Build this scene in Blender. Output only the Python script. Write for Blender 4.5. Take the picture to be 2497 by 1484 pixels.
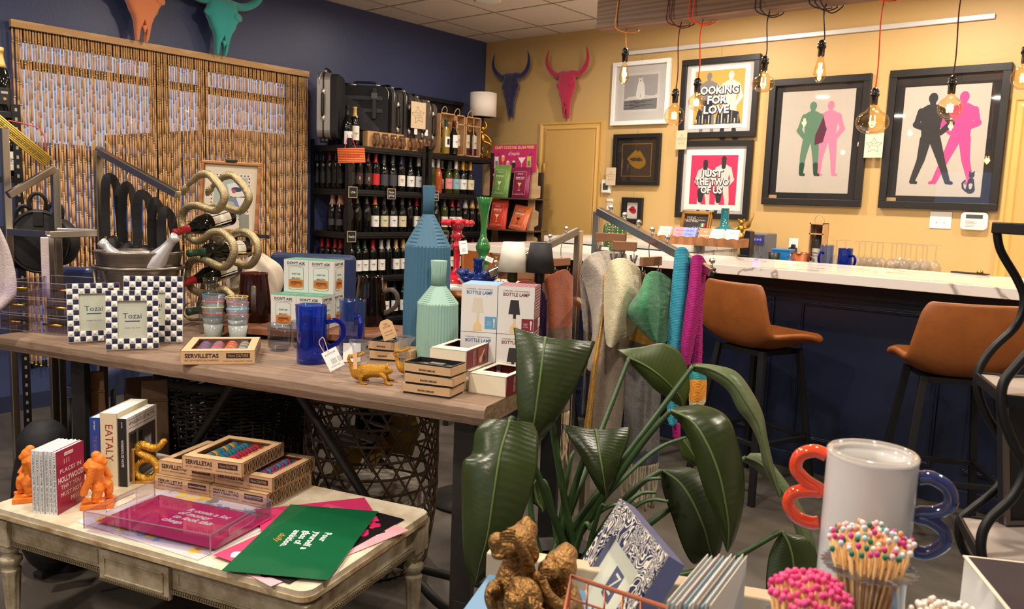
import bpy, math, random
from mathutils import Vector, Matrix, Euler
random.seed(7)
for o in list(bpy.data.objects): bpy.data.objects.remove(o)
S=bpy.context.scene; COL=S.collection; pi=math.pi
# ---------- camera (calibrated: z up, x along the yellow wall, y towards it) ----------
F=1975.; CX,CY=1248.5,742.; H=1.42
dn=Vector((-583,15660,F)).normalized()
Yv=Vector((1648,-189,F)); Yv=(Yv-Yv.dot(dn)*dn).normalized(); Xv=dn.cross(Yv)
def P(px,py,x=None,y=None,z=None,d=None):
    "point of the room seen at pixel px,py that lies on the plane x=, y= or z= (or at depth d)"
    v=Vector((px-CX,py-CY,F)); r=Vector((v.dot(Xv),v.dot(Yv),-v.dot(dn)))
    if x is not None: t=x/r.x
    elif y is not None: t=y/r.y
    elif z is not None: t=(z-H)/r.z
    else: t=d/F
    return Vector((0,0,H))+t*r
cam=bpy.data.cameras.new('camera'); co=bpy.data.objects.new('camera',cam); COL.objects.link(co)
rt=Vector((Xv.x,Yv.x,-dn.x)); up=-Vector((Xv.y,Yv.y,-dn.y)); bk=-Vector((Xv.z,Yv.z,-dn.z))
co.matrix_world=Matrix(((rt.x,up.x,bk.x,0),(rt.y,up.y,bk.y,0),(rt.z,up.z,bk.z,H),(0,0,0,1)))
cam.sensor_width=36; cam.lens=F/2497*36; cam.clip_start=.05
cam.dof.use_dof=True; cam.dof.focus_distance=3.0; cam.dof.aperture_fstop=11
S.camera=co
S.cycles.transparent_max_bounces=40; S.cycles.max_bounces=14; S.cycles.transmission_bounces=12
S.view_settings.view_transform='Standard'; S.view_settings.look='None'; S.view_settings.gamma=1
S.view_settings.exposure=-.64; S.view_settings.use_curve_mapping=False
# ---------- dusk sky ----------
W=bpy.data.worlds.new('dusk'); S.world=W; W.use_nodes=True
wn=W.node_tree; bg=wn.nodes['Background']; bg.inputs[0].default_value=(.42,.56,.88,1); bg.inputs[1].default_value=2.4
# ---------- lamps in the ceiling: (x, y, watts, radius, kind) ----------
LAMPS=[(-3.9,1.3,60),(-2.0,.4,80),(-.3,1.0,60),(-3.6,3.3,55),(-1.6,2.6,60),(.6,3.0,70),(-4.4,4.9,16),(-2.9,5.2,70),(-1.3,5.2,75),(.4,5.2,60),(-1.0,-1.6,80),(-3.6,-1.2,55)]
def lamp_light(x,y,w,z=2.955,size=.16,col=(1,.88,.74),kind='AREA',name='downlight_glow',parent=None):
    l=bpy.data.lights.new(name,kind); l.energy=w; l.color=col
    if kind=='AREA': l.shape='DISK'; l.size=size; l.spread=math.radians(178)
    else: l.shadow_soft_size=size
    o=bpy.data.objects.new(name,l); COL.objects.link(o); o.location=(x,y,z)
    if parent: o.parent=parent
    return o
for a in LAMPS: lamp_light(a[0],a[1],a[2])
# ---------- materials ----------
def lin(c): 
    return tuple(((v/255)/12.92 if v/255<=.04045 else ((v/255+.055)/1.055)**2.4) for v in c[:3])+(1,)
_mc={}
def GL(name,rgb=(255,255,255),rough=.03,refl=.12,frost=0,tint2=None):
    "thin blown glass or acrylic: tinted see-through sheet with a Fresnel sheen"
    if name in _mc: return _mc[name]
    k=bpy.data.materials.new(name); k.use_nodes=True; t=k.node_tree; t.nodes.clear(); N=t.nodes.new; L=t.links.new
    o=N('ShaderNodeOutputMaterial'); a=N('ShaderNodeBsdfTransparent'); a.inputs[0].default_value=lin(rgb); g=N('ShaderNodeBsdfGlossy'); g.inputs['Roughness'].default_value=rough
    w=N('ShaderNodeLayerWeight'); w.inputs[0].default_value=refl; m=N('ShaderNodeMixShader'); w.inputs[0].default_value=.5; pw=N('ShaderNodeMath'); pw.operation='POWER'; L(w.outputs['Facing'],pw.inputs[0]); pw.inputs[1].default_value=2.5; ml=N('ShaderNodeMath'); ml.operation='MULTIPLY_ADD'; L(pw.outputs[0],ml.inputs[0]); ml.inputs[1].default_value=min(.8,refl*2.6); ml.inputs[2].default_value=.035; L(ml.outputs[0],m.inputs[0]); src=a.outputs[0]
    if frost:
        d=N('ShaderNodeBsdfDiffuse'); d.inputs[0].default_value=lin(tint2 or rgb); tl=N('ShaderNodeBsdfTranslucent'); tl.inputs[0].default_value=lin(tint2 or rgb); x=N('ShaderNodeMixShader'); x.inputs[0].default_value=.5; L(d.outputs[0],x.inputs[1]); L(tl.outputs[0],x.inputs[2])
        y=N('ShaderNodeMixShader'); y.inputs[0].default_value=frost; L(a.outputs[0],y.inputs[1]); L(x.outputs[0],y.inputs[2]); src=y.outputs[0]
    L(src,m.inputs[1]); L(g.outputs[0],m.inputs[2]); L(m.outputs[0],o.inputs[0]); _mc[name]=k; return k
def M(name,rgb=(128,128,128),r=.5,m=0,tr=0,ior=1.45,em=0,noise=None,bump=None,coat=0,sheen=0,emc=None,alpha=None,rgb2=None,wave=None,spec=None,stretch=None,sss=0):
    if name in _mc: return _mc[name]
    k=bpy.data.materials.new(name); k.use_nodes=True; t=k.node_tree; b=t.nodes['Principled BSDF']; I=b.inputs
    c=lin(rgb); I['Base Color'].default_value=c; I['Roughness'].default_value=r; I['Metallic'].default_value=m
    I['Transmission Weight'].default_value=tr; I['IOR'].default_value=ior; I['Coat Weight'].default_value=coat; I['Sheen Weight'].default_value=sheen
    if spec is not None: I['Specular IOR Level'].default_value=spec
    if em: I['Emission Color'].default_value=lin(emc or rgb); I['Emission Strength'].default_value=em
    L=t.links.new; N=t.nodes.new
    tc=None
    def coord():
        nonlocal tc
        if tc is None:
            q=N('ShaderNodeTexCoord'); mp=N('ShaderNodeMapping'); L(q.outputs['Object'],mp.inputs[0])
            if stretch: mp.inputs['Scale'].default_value=stretch
            tc=mp.outputs[0]
        return tc
    fac=None
    if noise or rgb2:
        n=noise or (8,.5)
        if wave:
            x=N('ShaderNodeTexWave'); x.inputs['Scale'].default_value=wave[0]; x.inputs['Distortion'].default_value=wave[1]; x.inputs['Detail'].default_value=3; x.bands_direction=wave[2] if len(wave)>2 else 'X'; x.inputs['Detail Scale'].default_value=1.5
            fac=x.outputs['Fac']
        else:
            x=N('ShaderNodeTexNoise'); x.inputs['Scale'].default_value=n[0]; x.inputs['Detail'].default_value=4; fac=x.outputs['Fac']
            x.inputs['Roughness'].default_value=.6
        L(coord(),x.inputs['Vector'])
        rp=N('ShaderNodeValToRGB'); L(fac,rp.inputs[0]); e=rp.color_ramp.elements
        e[0].position=.3; e[1].position=.7
        a=n[1]
        e[0].color=tuple(v*(1-a) for v in c[:3])+(1,); e[1].color=lin(rgb2) if rgb2 else tuple(min(1,v*(1+a)) for v in c[:3])+(1,)
        L(rp.outputs[0],I['Base Color'])
    if bump:
        if len(bump)>2:
            x=N('ShaderNodeTexWave'); x.inputs['Scale'].default_value=bump[0]; x.bands_direction=bump[2]; x.inputs['Distortion'].default_value=bump[3] if len(bump)>3 else 0
        else:
            x=N('ShaderNodeTexNoise'); x.inputs['Scale'].default_value=bump[0]; x.inputs['Detail'].default_value=3
        L(coord(),x.inputs['Vector']); bp=N('ShaderNodeBump'); bp.inputs['Strength'].default_value=bump[1]; bp.inputs['Distance'].default_value=.004
        L(x.outputs['Fac'],bp.inputs['Height']); L(bp.outputs[0],I['Normal'])
    _mc[name]=k; return k
# ---------- mesh builder ----------
_tx={}
def text_geo(s,bold=0,res=2,align='CENTER',space=1,lsp=1):
    key=(s,bold,res,align,space,lsp)
    if key in _tx: return _tx[key]
    c=bpy.data.curves.new('t','FONT'); c.body=s; c.size=1; c.align_x=align; c.align_y='CENTER'; c.resolution_u=res; c.offset=bold; c.space_character=space; c.space_line=lsp
    o=bpy.data.objects.new('t',c); COL.objects.link(o); dg=bpy.context.evaluated_depsgraph_get(); me=bpy.data.meshes.new_from_object(o.evaluated_get(dg))
    v=[tuple(x.co) for x in me.vertices]; f=[tuple(p.vertices) for p in me.polygons]
    bpy.data.objects.remove(o); bpy.data.curves.remove(c); bpy.data.meshes.remove(me)
    _tx[key]=(v,f); return v,f
def RZ(a): return Matrix.Rotation(a,4,'Z')
def RX(a): return Matrix.Rotation(a,4,'X')
def RY(a): return Matrix.Rotation(a,4,'Y')
def TR(*a): return Matrix.Translation(a[0] if len(a)==1 else a)
def R(d): return math.radians(d)
FRONT=RX(pi/2)            # a drawing in x,y becomes upright, facing -y
class MB:
    def __init__(s): s.v=[];s.f=[];s.m=[];s.s=[];s.T=Matrix.Identity(4)
    def add(s,vs,fs,mat=0,sm=False,T=None):
        n=len(s.v); T=s.T@T if T is not None else s.T
        s.v+=[T@Vector(p) for p in vs]; s.f+=[tuple(i+n for i in f) for f in fs]; s.m+=[mat]*len(fs); s.s+=[sm]*len(fs); return s
    def box(s,x0,x1,y0,y1,z0,z1,mat=0,T=None):
        return s.add([(x,y,z) for z in (z0,z1) for y in (y0,y1) for x in (x0,x1)],[(0,2,3,1),(4,5,7,6),(0,1,5,4),(2,6,7,3),(0,4,6,2),(1,3,7,5)],mat,False,T)
    def cbox(s,c,sz,mat=0,T=None):
        return s.box(c[0]-sz[0]/2,c[0]+sz[0]/2,c[1]-sz[1]/2,c[1]+sz[1]/2,c[2]-sz[2]/2,c[2]+sz[2]/2,mat,T)
    def quad(s,a,b,c,d,mat=0,T=None): return s.add([a,b,c,d],[(0,1,2,3)],mat,False,T)
    def rect(s,x0,x1,y0,y1,z=0,mat=0,T=None): return s.quad((x0,y0,z),(x1,y0,z),(x1,y1,z),(x0,y1,z),mat,T)
    def lathe(s,pr,n=24,mat=0,T=None,sm=True,a0=0,a1=2*pi,sx=1,sy=1,fn=None):
        full=abs(a1-a0-2*pi)<1e-6; k=n if full else n+1; vs=[];fs=[]
        for j,(r,z) in enumerate(pr):
            for i in range(k):
                a=a0+(a1-a0)*i/n; rr=r*(fn(a,j) if fn else 1); vs.append((rr*math.cos(a)*sx,rr*math.sin(a)*sy,z))
        for j in range(len(pr)-1):
            for i in range(n):
                a=j*k+i; b=j*k+(i+1)%k; fs.append((a,b,b+k,a+k))
        if full:
            if pr[0][0]>1e-5: fs.append(tuple(range(k-1,-1,-1)))
            if pr[-1][0]>1e-5: fs.append(tuple((len(pr)-1)*k+i for i in range(k)))
        return s.add(vs,fs,mat,sm,T)
    def tube(s,pts,r=.01,n=8,mat=0,cyc=False,T=None,sm=True,flat=1,upv=None,caps=True):
        P_=[Vector(p) for p in pts]; L=len(P_); vs=[];fs=[]; prev=None
        for j in range(L):
            a=P_[j-1] if (j>0 or cyc) else P_[j]; b=P_[(j+1)%L] if (j<L-1 or cyc) else P_[j]
            d=(b-a).normalized() if (b-a).length>1e-9 else Vector((0,0,1))
            if prev is None:
                q=Vector(upv) if upv else (Vector((0,0,1)) if abs(d.z)<.9 else Vector((1,0,0)))
            else: q=prev
            u=(q-q.dot(d)*d)
            if u.length<1e-6: u=d.orthogonal()
            u.normalize(); prev=u; w=d.cross(u); rr=r[j] if isinstance(r,(list,tuple)) else r
            for i in range(n):
                t=2*pi*i/n+pi/n; vs.append(P_[j]+u*math.cos(t)*rr*flat+w*math.sin(t)*rr)
        for j in range(L if cyc else L-1):
            for i in range(n):
                a=j*n+i; b=j*n+(i+1)%n; c=((j+1)%L)*n; fs.append((a,b,c+(i+1)%n,c+i))
        if not cyc and caps: fs.append(tuple(range(n-1,-1,-1))); fs.append(tuple((L-1)*n+i for i in range(n)))
        return s.add(vs,fs,mat,sm,T)
    def bar(s,a,b,w,h=None,mat=0,T=None,upv=None):
        h=h or w; a=Vector(a); b=Vector(b); d=(b-a).normalized(); q=Vector(upv) if upv else (Vector((0,0,1)) if abs(d.z)<.95 else Vector((0,1,0)))
        u=(q-q.dot(d)*d).normalized(); k=d.cross(u)
        vs=[p+u*i*h/2+k*j*w/2 for p in (a,b) for i in (-1,1) for j in (-1,1)]
        return s.add(vs,[(0,2,3,1),(4,5,7,6),(0,1,5,4),(2,6,7,3),(0,4,6,2),(1,3,7,5)],mat,False,T)
    def prism(s,poly,z0,z1,mat=0,T=None,side=None,sm=False):
        n=len(poly); vs=[(x,y,z0) for x,y in poly]+[(x,y,z1) for x,y in poly]
        s.add(vs,[tuple(range(n-1,-1,-1)),tuple(range(n,2*n))],mat,False,T)
        return s.add(vs,[(i,(i+1)%n,n+(i+1)%n,n+i) for i in range(n)],mat if side is None else side,sm,T)
    def sph(s,c,r,n=12,mat=0,T=None):
        r=r if isinstance(r,(list,tuple)) else (r,r,r); k=max(5,n//2); vs=[(c[0],c[1],c[2]-r[2])]
        for j in range(1,k):
            p=-pi/2+pi*j/k
            for i in range(n): a=2*pi*i/n; vs.append((c[0]+r[0]*math.cos(p)*math.cos(a),c[1]+r[1]*math.cos(p)*math.sin(a),c[2]+r[2]*math.sin(p)))
        vs.append((c[0],c[1],c[2]+r[2])); fs=[(0,1+(i+1)%n,1+i) for i in range(n)]
        for j in range(k-2):
            for i in range(n): a=1+j*n+i; b=1+j*n+(i+1)%n; fs.append((a,b,b+n,a+n))
        t=len(vs)-1; o=1+(k-2)*n; fs+=[(o+i,o+(i+1)%n,t) for i in range(n)]
        return s.add(vs,fs,mat,True,T)
    def grid(s,fn,nu,nv,mat=0,T=None,sm=True):
        vs=[fn(i/nu,j/nv) for j in range(nv+1) for i in range(nu+1)]
        return s.add(vs,[(j*(nu+1)+i,j*(nu+1)+i+1,(j+1)*(nu+1)+i+1,(j+1)*(nu+1)+i) for j in range(nv) for i in range(nu)],mat,sm,T)
    def text(s,t,size,T=None,mat=0,bold=0,align='CENTER',shear=0,sx=1,fit=None,space=1,lsp=1,res=2):
        v,f=text_geo(t,bold,res,align,space,lsp)
        if fit and v:
            w=max(p[0] for p in v)-min(p[0] for p in v); sx=fit/(w*size) if w else 1
        return s.add([((p[0]*sx+p[1]*shear)*size,p[1]*size,0) for p in v],f,mat,False,T)
    def build(s,name,mats,parent=None,loc=None,rot=None,bevel=0,subsurf=0,solid=0,label=None,cat=None,group=None,kind=None,seg=2):
        me=bpy.data.meshes.new(name); me.from_pydata([tuple(p) for p in s.v],[],s.f)
        mats=mats if isinstance(mats,(list,tuple)) else [mats]
        for k in mats: me.materials.append(k)
        me.polygons.foreach_set('material_index',s.m); me.polygons.foreach_set('use_smooth',s.s); me.update()
        o=bpy.data.objects.new(name,me); COL.objects.link(o)
        if parent: o.parent=parent
        if loc is not None: o.location=loc
        if rot is not None: o.rotation_euler=rot if isinstance(rot,(tuple,list,Euler)) else (0,0,rot)
        if solid: q=o.modifiers.new('s','SOLIDIFY'); q.thickness=solid; q.offset=0
        if bevel: q=o.modifiers.new('b','BEVEL'); q.width=bevel; q.segments=seg; q.limit_method='ANGLE'; q.angle_limit=R(40); q.harden_normals=False
        if subsurf: q=o.modifiers.new('u','SUBSURF'); q.levels=subsurf; q.render_levels=subsurf
        tag(o,label,cat,group,kind); return o
def tag(o,label=None,cat=None,group=None,kind=None):
    for k,v in (('label',label),('category',cat),('group',group),('kind',kind)):
        if v: o[k]=v
    return o
def thing(name,label,cat,loc=(0,0,0),rz=0,group=None,rot=None):
    o=bpy.data.objects.new(name,None); o.empty_display_size=.05; COL.objects.link(o); o.location=loc; o.rotation_euler=rot or (0,0,rz)
    return tag(o,label,cat,group)
def dup(src,loc,rz=None,label=None,group=None,rot=None,scale=None,parent=None):
    c=src.copy(); COL.objects.link(c); c.parent=parent
    if parent is None:
        c.location=loc
        if rot is not None: c.rotation_euler=rot
        elif rz is not None: c.rotation_euler=(0,0,rz)
        if scale: c.scale=scale if isinstance(scale,(tuple,list)) else (scale,)*3
        if label: c['label']=label
        if group: c['group']=group
    for ch in src.children: dup(ch,None,parent=c)
    return c
def spline(pts,n=6,cyc=False):
    P_=[Vector(p) for p in pts]; L=len(P_); out=[]
    for i in range(L if cyc else L-1):
        g=lambda k:P_[k%L] if cyc else P_[max(0,min(L-1,k))]
        a,b,c,d=g(i-1),g(i),g(i+1),g(i+2)
        for j in range(n):
            t=j/n; out.append(.5*((2*b)+(c-a)*t+(2*a-5*b+4*c-d)*t*t+(3*b-a-3*c+d)*t**3))
    if not cyc: out.append(P_[-1].copy())
    return out
def arc(cx,cy,r,a0,a1,n=8,ry=None): return [(cx+r*math.cos(R(a0+(a1-a0)*i/n)),cy+(ry or r)*math.sin(R(a0+(a1-a0)*i/n))) for i in range(n+1)]
def rrect(x0,x1,y0,y1,r,n=4): return arc(x1-r,y0+r,r,-90,0,n)+arc(x1-r,y1-r,r,0,90,n)+arc(x0+r,y1-r,r,90,180,n)+arc(x0+r,y0+r,r,180,270,n)
def star(cx,cy,r,k=.45,rot=90,n=5): return [(cx+(r if i%2==0 else r*k)*math.cos(R(rot+i*180/n)),cy+(r if i%2==0 else r*k)*math.sin(R(rot+i*180/n))) for i in range(2*n)]
# ---------- common materials ----------
black=M('black_paint',(22,22,24),.45); ink=M('black_ink',(28,26,26),.7); white=M('white_paint',(228,226,222),.5); paper=M('paper',(222,218,208),.7)
chrome=M('chrome',(215,210,205),.12,1); brass=M('brass',(205,160,80),.25,1); gold=M('gold_leaf',(200,150,60),.32,1,bump=(140,.25))
glass=GL('clear_glass',(244,247,247),.03,.22); acrylic=GL('clear_acrylic',(240,238,246),.03,.2)
kraft=M('kraft_card',(186,150,108),.75,noise=(60,.05)); wood=M('pale_wood',(196,160,118),.55,rgb2=(170,132,92),wave=(6,6,'X'),noise=(8,.1))
navy=M('navy_paint',(30,38,66),.5); leather=M('tan_leather',(142,80,34),.42,noise=(14,.12),bump=(90,.12)); iron=M('dark_iron',(48,46,44),.5,.4,noise=(20,.2))
# =================== room shell ===================
XB=-5.56; YW=6.2; ZC=2.985
def struct(mb,name,mats,**k): return mb.build(name,mats,kind='structure',**k)
floor_m=M('concrete_floor',(82,76,69),.38,noise=(2.6,.28),bump=(12,.12),stretch=(1,2.2,1))
b=MB(); b.box(XB-.3,3,-3,YW+.2,-.1,0); struct(b,'floor',floor_m)
ceil_m=M('ceiling_tile',(206,194,180),.9,noise=(90,.06),bump=(160,.3)); grid_m=M('ceiling_grid',(150,136,122),.6)
b=MB(); b.box(XB-.3,3,-3,YW+.2,ZC,ZC+.08)
x=XB+.31
while x<3: b.box(x-.007,x+.007,-3,YW,ZC-.004,ZC,1); x+=.61
y=YW-.33
while y>-3: b.box(XB,3,y-.007,y+.007,ZC-.004,ZC,1); y-=.61
struct(b,'ceiling',[ceil_m,grid_m])
bluew=M('blue_wall_paint',(56,66,104),.4,bump=(55,.22)); yel=M('yellow_wall_paint',(194,162,106),.5,bump=(70,.15)); grey=M('plain_wall_paint',(186,174,156),.7)
W0,W1,WT=1.96,3.93,2.33
b=MB(); b.box(XB-.12,XB,-3,W0,0,ZC); b.box(XB-.12,XB,W1,YW+.1,0,ZC); b.box(XB-.12,XB,W0,W1,WT,ZC); b.box(XB-.12,XB,W0,W1,0,.25); struct(b,'wall_left',bluew)
b=MB(); b.box(XB-.12,-4.76,YW,YW+.1,0,ZC); b.box(-4.18,-.885,YW,YW+.1,0,ZC); b.box(-4.76,-4.18,YW,YW+.1,2.11,ZC); b.box(-.885,3,YW,YW+.1,2.15,ZC); b.box(.1,3,YW,YW+.1,0,2.15); struct(b,'wall_back',yel)
b=MB(); b.box(3,3.1,-3,YW+.1,0,ZC); struct(b,'wall_right',grey)
b=MB(); b.box(XB-.1,3.1,-3.1,-3,0,1.2); b.box(XB-.1,-3.4,-3.1,-3,1.2,ZC); b.box(1.6,3.1,-3.1,-3,1.2,ZC); b.box(-3.4,1.6,-3.1,-3,2.2,ZC); b.box(-1.4,.2,-3.1,-3,1.2,2.2); struct(b,'wall_front',grey)
dark_al=M('dark_window_frame',(26,26,28),.4)
pane=GL('window_glass',(235,242,250),.02,.12)
b=MB(); xx=XB-.07
for y in (W0,2.87,3.2,W1): b.cbox((xx,y,1.3),(.05,.05 if y!=2.87 else .11,2.1))
for z in (.27,1.0,2.15,WT-.02): b.cbox((xx,(W0+W1)/2,z),(.05,W1-W0,.05))
w=struct(b,'window_1',dark_al); b=MB(); b.box(xx-.003,xx+.003,W0,W1,.25,WT); b.build('window_pane',pane,w)
# outside
b=MB(); b.box(-40,XB-.14,-12,30,-.3,-.12); b.build('pavement',M('asphalt',(70,72,78),.8),kind='structure')
t=thing('shop_building','brick shopfront across the street seen through the bamboo curtain','building',(-14,9,-.12))
MB().box(-5,0,-4.5,6,0,2.0).box(-5,.1,-.6,2.4,2.0,2.7).build('wall',M('outside_brick',(110,66,46),.8,noise=(9,.3)),t)
MB().prism([(-.9,-5),(.6,-5),(.6,6.4),(-.9,6.4)],1.95,2.1).build('awning',M('outside_awning',(40,38,40),.7),t)
for k in range(4): MB().box(-.02,.03,-3.9+k*2.4,-2.2+k*2.4,.8,2.2).build('window',M('outside_window',(90,120,160),.1),t)
# doors
dm=M('door_paint',(196,158,92),.4,bump=(30,.05))
b=MB(); b.box(-4.747,-4.193,6.17,6.21,0,2.1); d=struct(b,'door_1',dm,bevel=.002)
for z in (1.75,1.13,.3): MB().tube([(-4.752,6.168,z-.05),(-4.752,6.168,z+.05)],.008,8).build('hinge',dm,d)
MB().lathe([(0,0),(.026,.0),(.03,.02),(.02,.04),(.0,.045)],16,T=TR(-4.25,6.17,1.0)@RX(pi/2)).build('door_knob',M('brass',),d)
def trim(name,x0,x1,zt,w=.072):
    b=MB()
    for k,(o,dp) in enumerate(((0,.012),(.016,.02),(.05,.026))):
        ww=w-o
        b.box(x0-w,x0-w+ww if k<2 else x0-.05+.03,YW-dp,YW,0,zt+ww if k==0 else zt+w-o) if k==0 else None
    b=MB(); pf=[(0,0),(0,.012),(.01,.02),(.03,.014),(.045,.014),(.055,.024),(w,.026),(w,0)]
    def leg(X,s): 
        vs=[]; 
        for z,e in ((0,0),(1,1)):
            for (u,dd) in pf: vs.append((X-s*u,YW-dd,zt+(w-u)*e if False else (0 if z==0 else zt+(u)))) 
        n=len(pf); b.add(vs,[(i,(i+1)%n,n+(i+1)%n,n+i) for i in range(n)]+[tuple(range(n))])
    leg(x0,1); leg(x1,-1)
    vs=[(x0-u,YW-dd,zt+u) for u,dd in pf]+[(x1+u,YW-dd,zt+u) for u,dd in pf]; n=len(pf)
    b.add(vs,[(i,(i+1)%n,n+(i+1)%n,n+i) for i in range(n)])
    return struct(b,name,M('trim_paint',(206,166,94),.35))
trim('trim_1',-4.75,-4.19,2.103); trim('trim_2',-.885,.1,2.14)
b=MB(); b.box(-.885,.1,6.19,6.22,0,2.14); struct(b,'door_2',dm)
b=MB(); b.box(XB,XB+.015,-3,YW,0,.1); struct(b,'baseboard_left',navy)
b=MB(); b.box(-4.1,-.97,YW-.015,YW,0,.1); struct(b,'baseboard_back',M('trim_paint'))
# recessed downlights
led=M('lamp_lens',(255,225,180),.4,em=6); can=M('downlight_trim',(225,222,215),.4)
for i,(x,y,w_) in enumerate(LAMPS):
    n=['above the coffee table left end','above the front display','above the foreground table','above the wine bottle rack','above the scarves','above the right bar stool','in the far left corner','above the bar return','above the bar','at the right of the bar','behind the viewer at right','behind the viewer at left'][i]
    t=thing('downlight','round recessed ceiling downlight '+n,'ceiling light',(x,y,ZC-.004),group='ceiling downlights')
    MB().lathe([(.085,0),(.11,0),(.11,-.008),(.085,-.012)],24).build('trim_ring',can,t); MB().lathe([(0,.003),(.085,.003)],24).build('lens',led,t)
# =================== bamboo curtain ===================
bam=M('bamboo',(206,158,100),.5,noise=(3,.28),stretch=(30,30,6)); node_m=M('bamboo_node',(228,196,148),.4)
t=thing('bamboo_curtain','beaded bamboo curtain with a pale wooden header hung over the left window','curtain',(XB+.05,2.968,0))
MB().box(-.02,.015,-1.066,1.066,2.345,2.39).build('header_rail',M('header_wood',(214,172,116),.45,rgb2=(190,146,92),wave=(3,4,'Z'),noise=(8,.1)),t,bevel=.002)
b=MB(); rnd=random.Random(3); ns=132
for i in range(ns):
    y0=-1.055+2.11*i/(ns-1)+rnd.uniform(-.003,.003); z=2.335; sw=rnd.uniform(-.004,.004); k=0
    b.tube([(0,y0,2.345),(0,y0,.3)],.0012,3,1)
    while z>.35:
        l=rnd.uniform(.09,.13) if k else rnd.uniform(.05,.11); x=rnd.uniform(-.003,.003); yy=y0+sw*(2.3-z)
        b.tube([(x,yy,z),(x,yy,z-l)],.006,6,0); b.tube([(x,yy,z-l+.003),(x,yy,z-l-.003)],.0064 if rnd.random()<.8 else .0056,6,1); z-=l+.007; k+=1
b.build('bamboo_strands',[bam,node_m],t,kind='stuff')
# =================== bull skulls ===================
def boolcut(o,cutters):
    for c in cutters:
        q=o.modifiers.new('c','BOOLEAN'); q.object=c; q.operation='DIFFERENCE'; q.solver='EXACT'
    dg=bpy.context.evaluated_depsgraph_get(); me=bpy.data.meshes.new_from_object(o.evaluated_get(dg)); o.modifiers.clear(); o.data=me
    for c in cutters: bpy.data.objects.remove(c)
def skull(label,m,loc,rz,sc=1,group=None):
    sec=[(.0,.030,.035),(.03,.036,.045),(.08,.040,.055),(.14,.046,.07),(.19,.058,.078),(.225,.075,.082),(.26,.083,.084),(.30,.100,.085),(.335,.112,.083),(.37,.096,.08),(.405,.088,.078),(.44,.082,.066),(.465,.058,.045),(.475,.02,.02)]
    b=MB(); n=28; vs=[]; fs=[]
    for z,w,d in sec:
        for i in range(n):
            a=2*pi*i/n; c,s_=math.cos(a),math.sin(a); e=.75
            vs.append((w*math.copysign(abs(c)**e,c),-.03-d*.5+d*.5*math.copysign(abs(s_)**.85,s_)*-1-(.012 if s_>0 else 0)*abs(c),z))
    for j in range(len(sec)-1):
        for i in range(n): a=j*n+i; c=j*n+(i+1)%n; fs.append((a,a+n,c+n,c))
    fs.append(tuple(range(n))); fs.append(tuple(len(vs)-1-i for i in range(n)))
    b.add(vs,fs,0,True)
    o=b.build('animal_skull',m); 
    c1=MB().sph((.083,-.085,.325),(.026,.05,.033),14).build('c',m); c2=MB().sph((-.083,-.085,.325),(.026,.05,.033),14).build('c',m)
    c3=MB().prism([(-.021,-.02),(.021,-.02),(.019,.08),(.01,.12),(0,.165),(-.01,.12),(-.019,.08)],.03,.2,T=TR(0,0,0)@FRONT).build('c',m)
    bpy.context.view_layer.update(); boolcut(o,[c1,c2,c3])
    for p in o.data.polygons: p.use_smooth=True
    q=o.modifiers.new('e','EDGE_SPLIT'); q.split_angle=R(50)
    MB().prism([(-.012,.115),(.012,.115),(0,.06)],.09,.105,T=FRONT).build('nasal_bone',m,o)
    for s_ in (-1,1):
        MB().tube(spline([(s_*.05,-.06,.44),(s_*.13,-.06,.43),(s_*.20,-.07,.47),(s_*.245,-.085,.54),(s_*.245,-.09,.62),(s_*.225,-.09,.68)],5),[.034-.034*(i/25)**1.6+.001 for i in range(26)],12).build('horn',m,o)
        MB().lathe([(.024,-.004),(.034,0),(.033,.012),(.024,.014)],18,T=TR(s_*.085,-.098,.325)@RX(pi/2)@RY(s_*.5)).build('eye_socket_rim',m,o)
    o.location=loc; o.rotation_euler=(0,0,rz); o.scale=sc if isinstance(sc,tuple) else (sc,)*3; tag(o,label,'skull',group); return o
vel=dict(r=.9,sheen=.6)
skull('orange velvet bull skull hanging above the bamboo curtain',M('orange_velvet',(240,146,96),bump=(200,.3),**vel),(XB+.045,2.667,2.385),pi/2,(1.22,1.1,.84))
skull('teal velvet bull skull hanging above the bamboo curtain',M('teal_velvet',(56,172,168),bump=(200,.3),**vel),(XB+.045,3.24,2.385),pi/2,(1.22,1.1,.84))
skull('navy velvet bull skull hanging nearest the room corner',M('navy_velvet',(26,20,72),bump=(200,.3),**vel),(-5.17,YW,2.235),0,.9)
skull('magenta velvet bull skull hanging above the yellow door',M('magenta_velvet',(168,18,62),bump=(200,.3),**vel),(-4.5,YW,2.2),0,.92)
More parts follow.
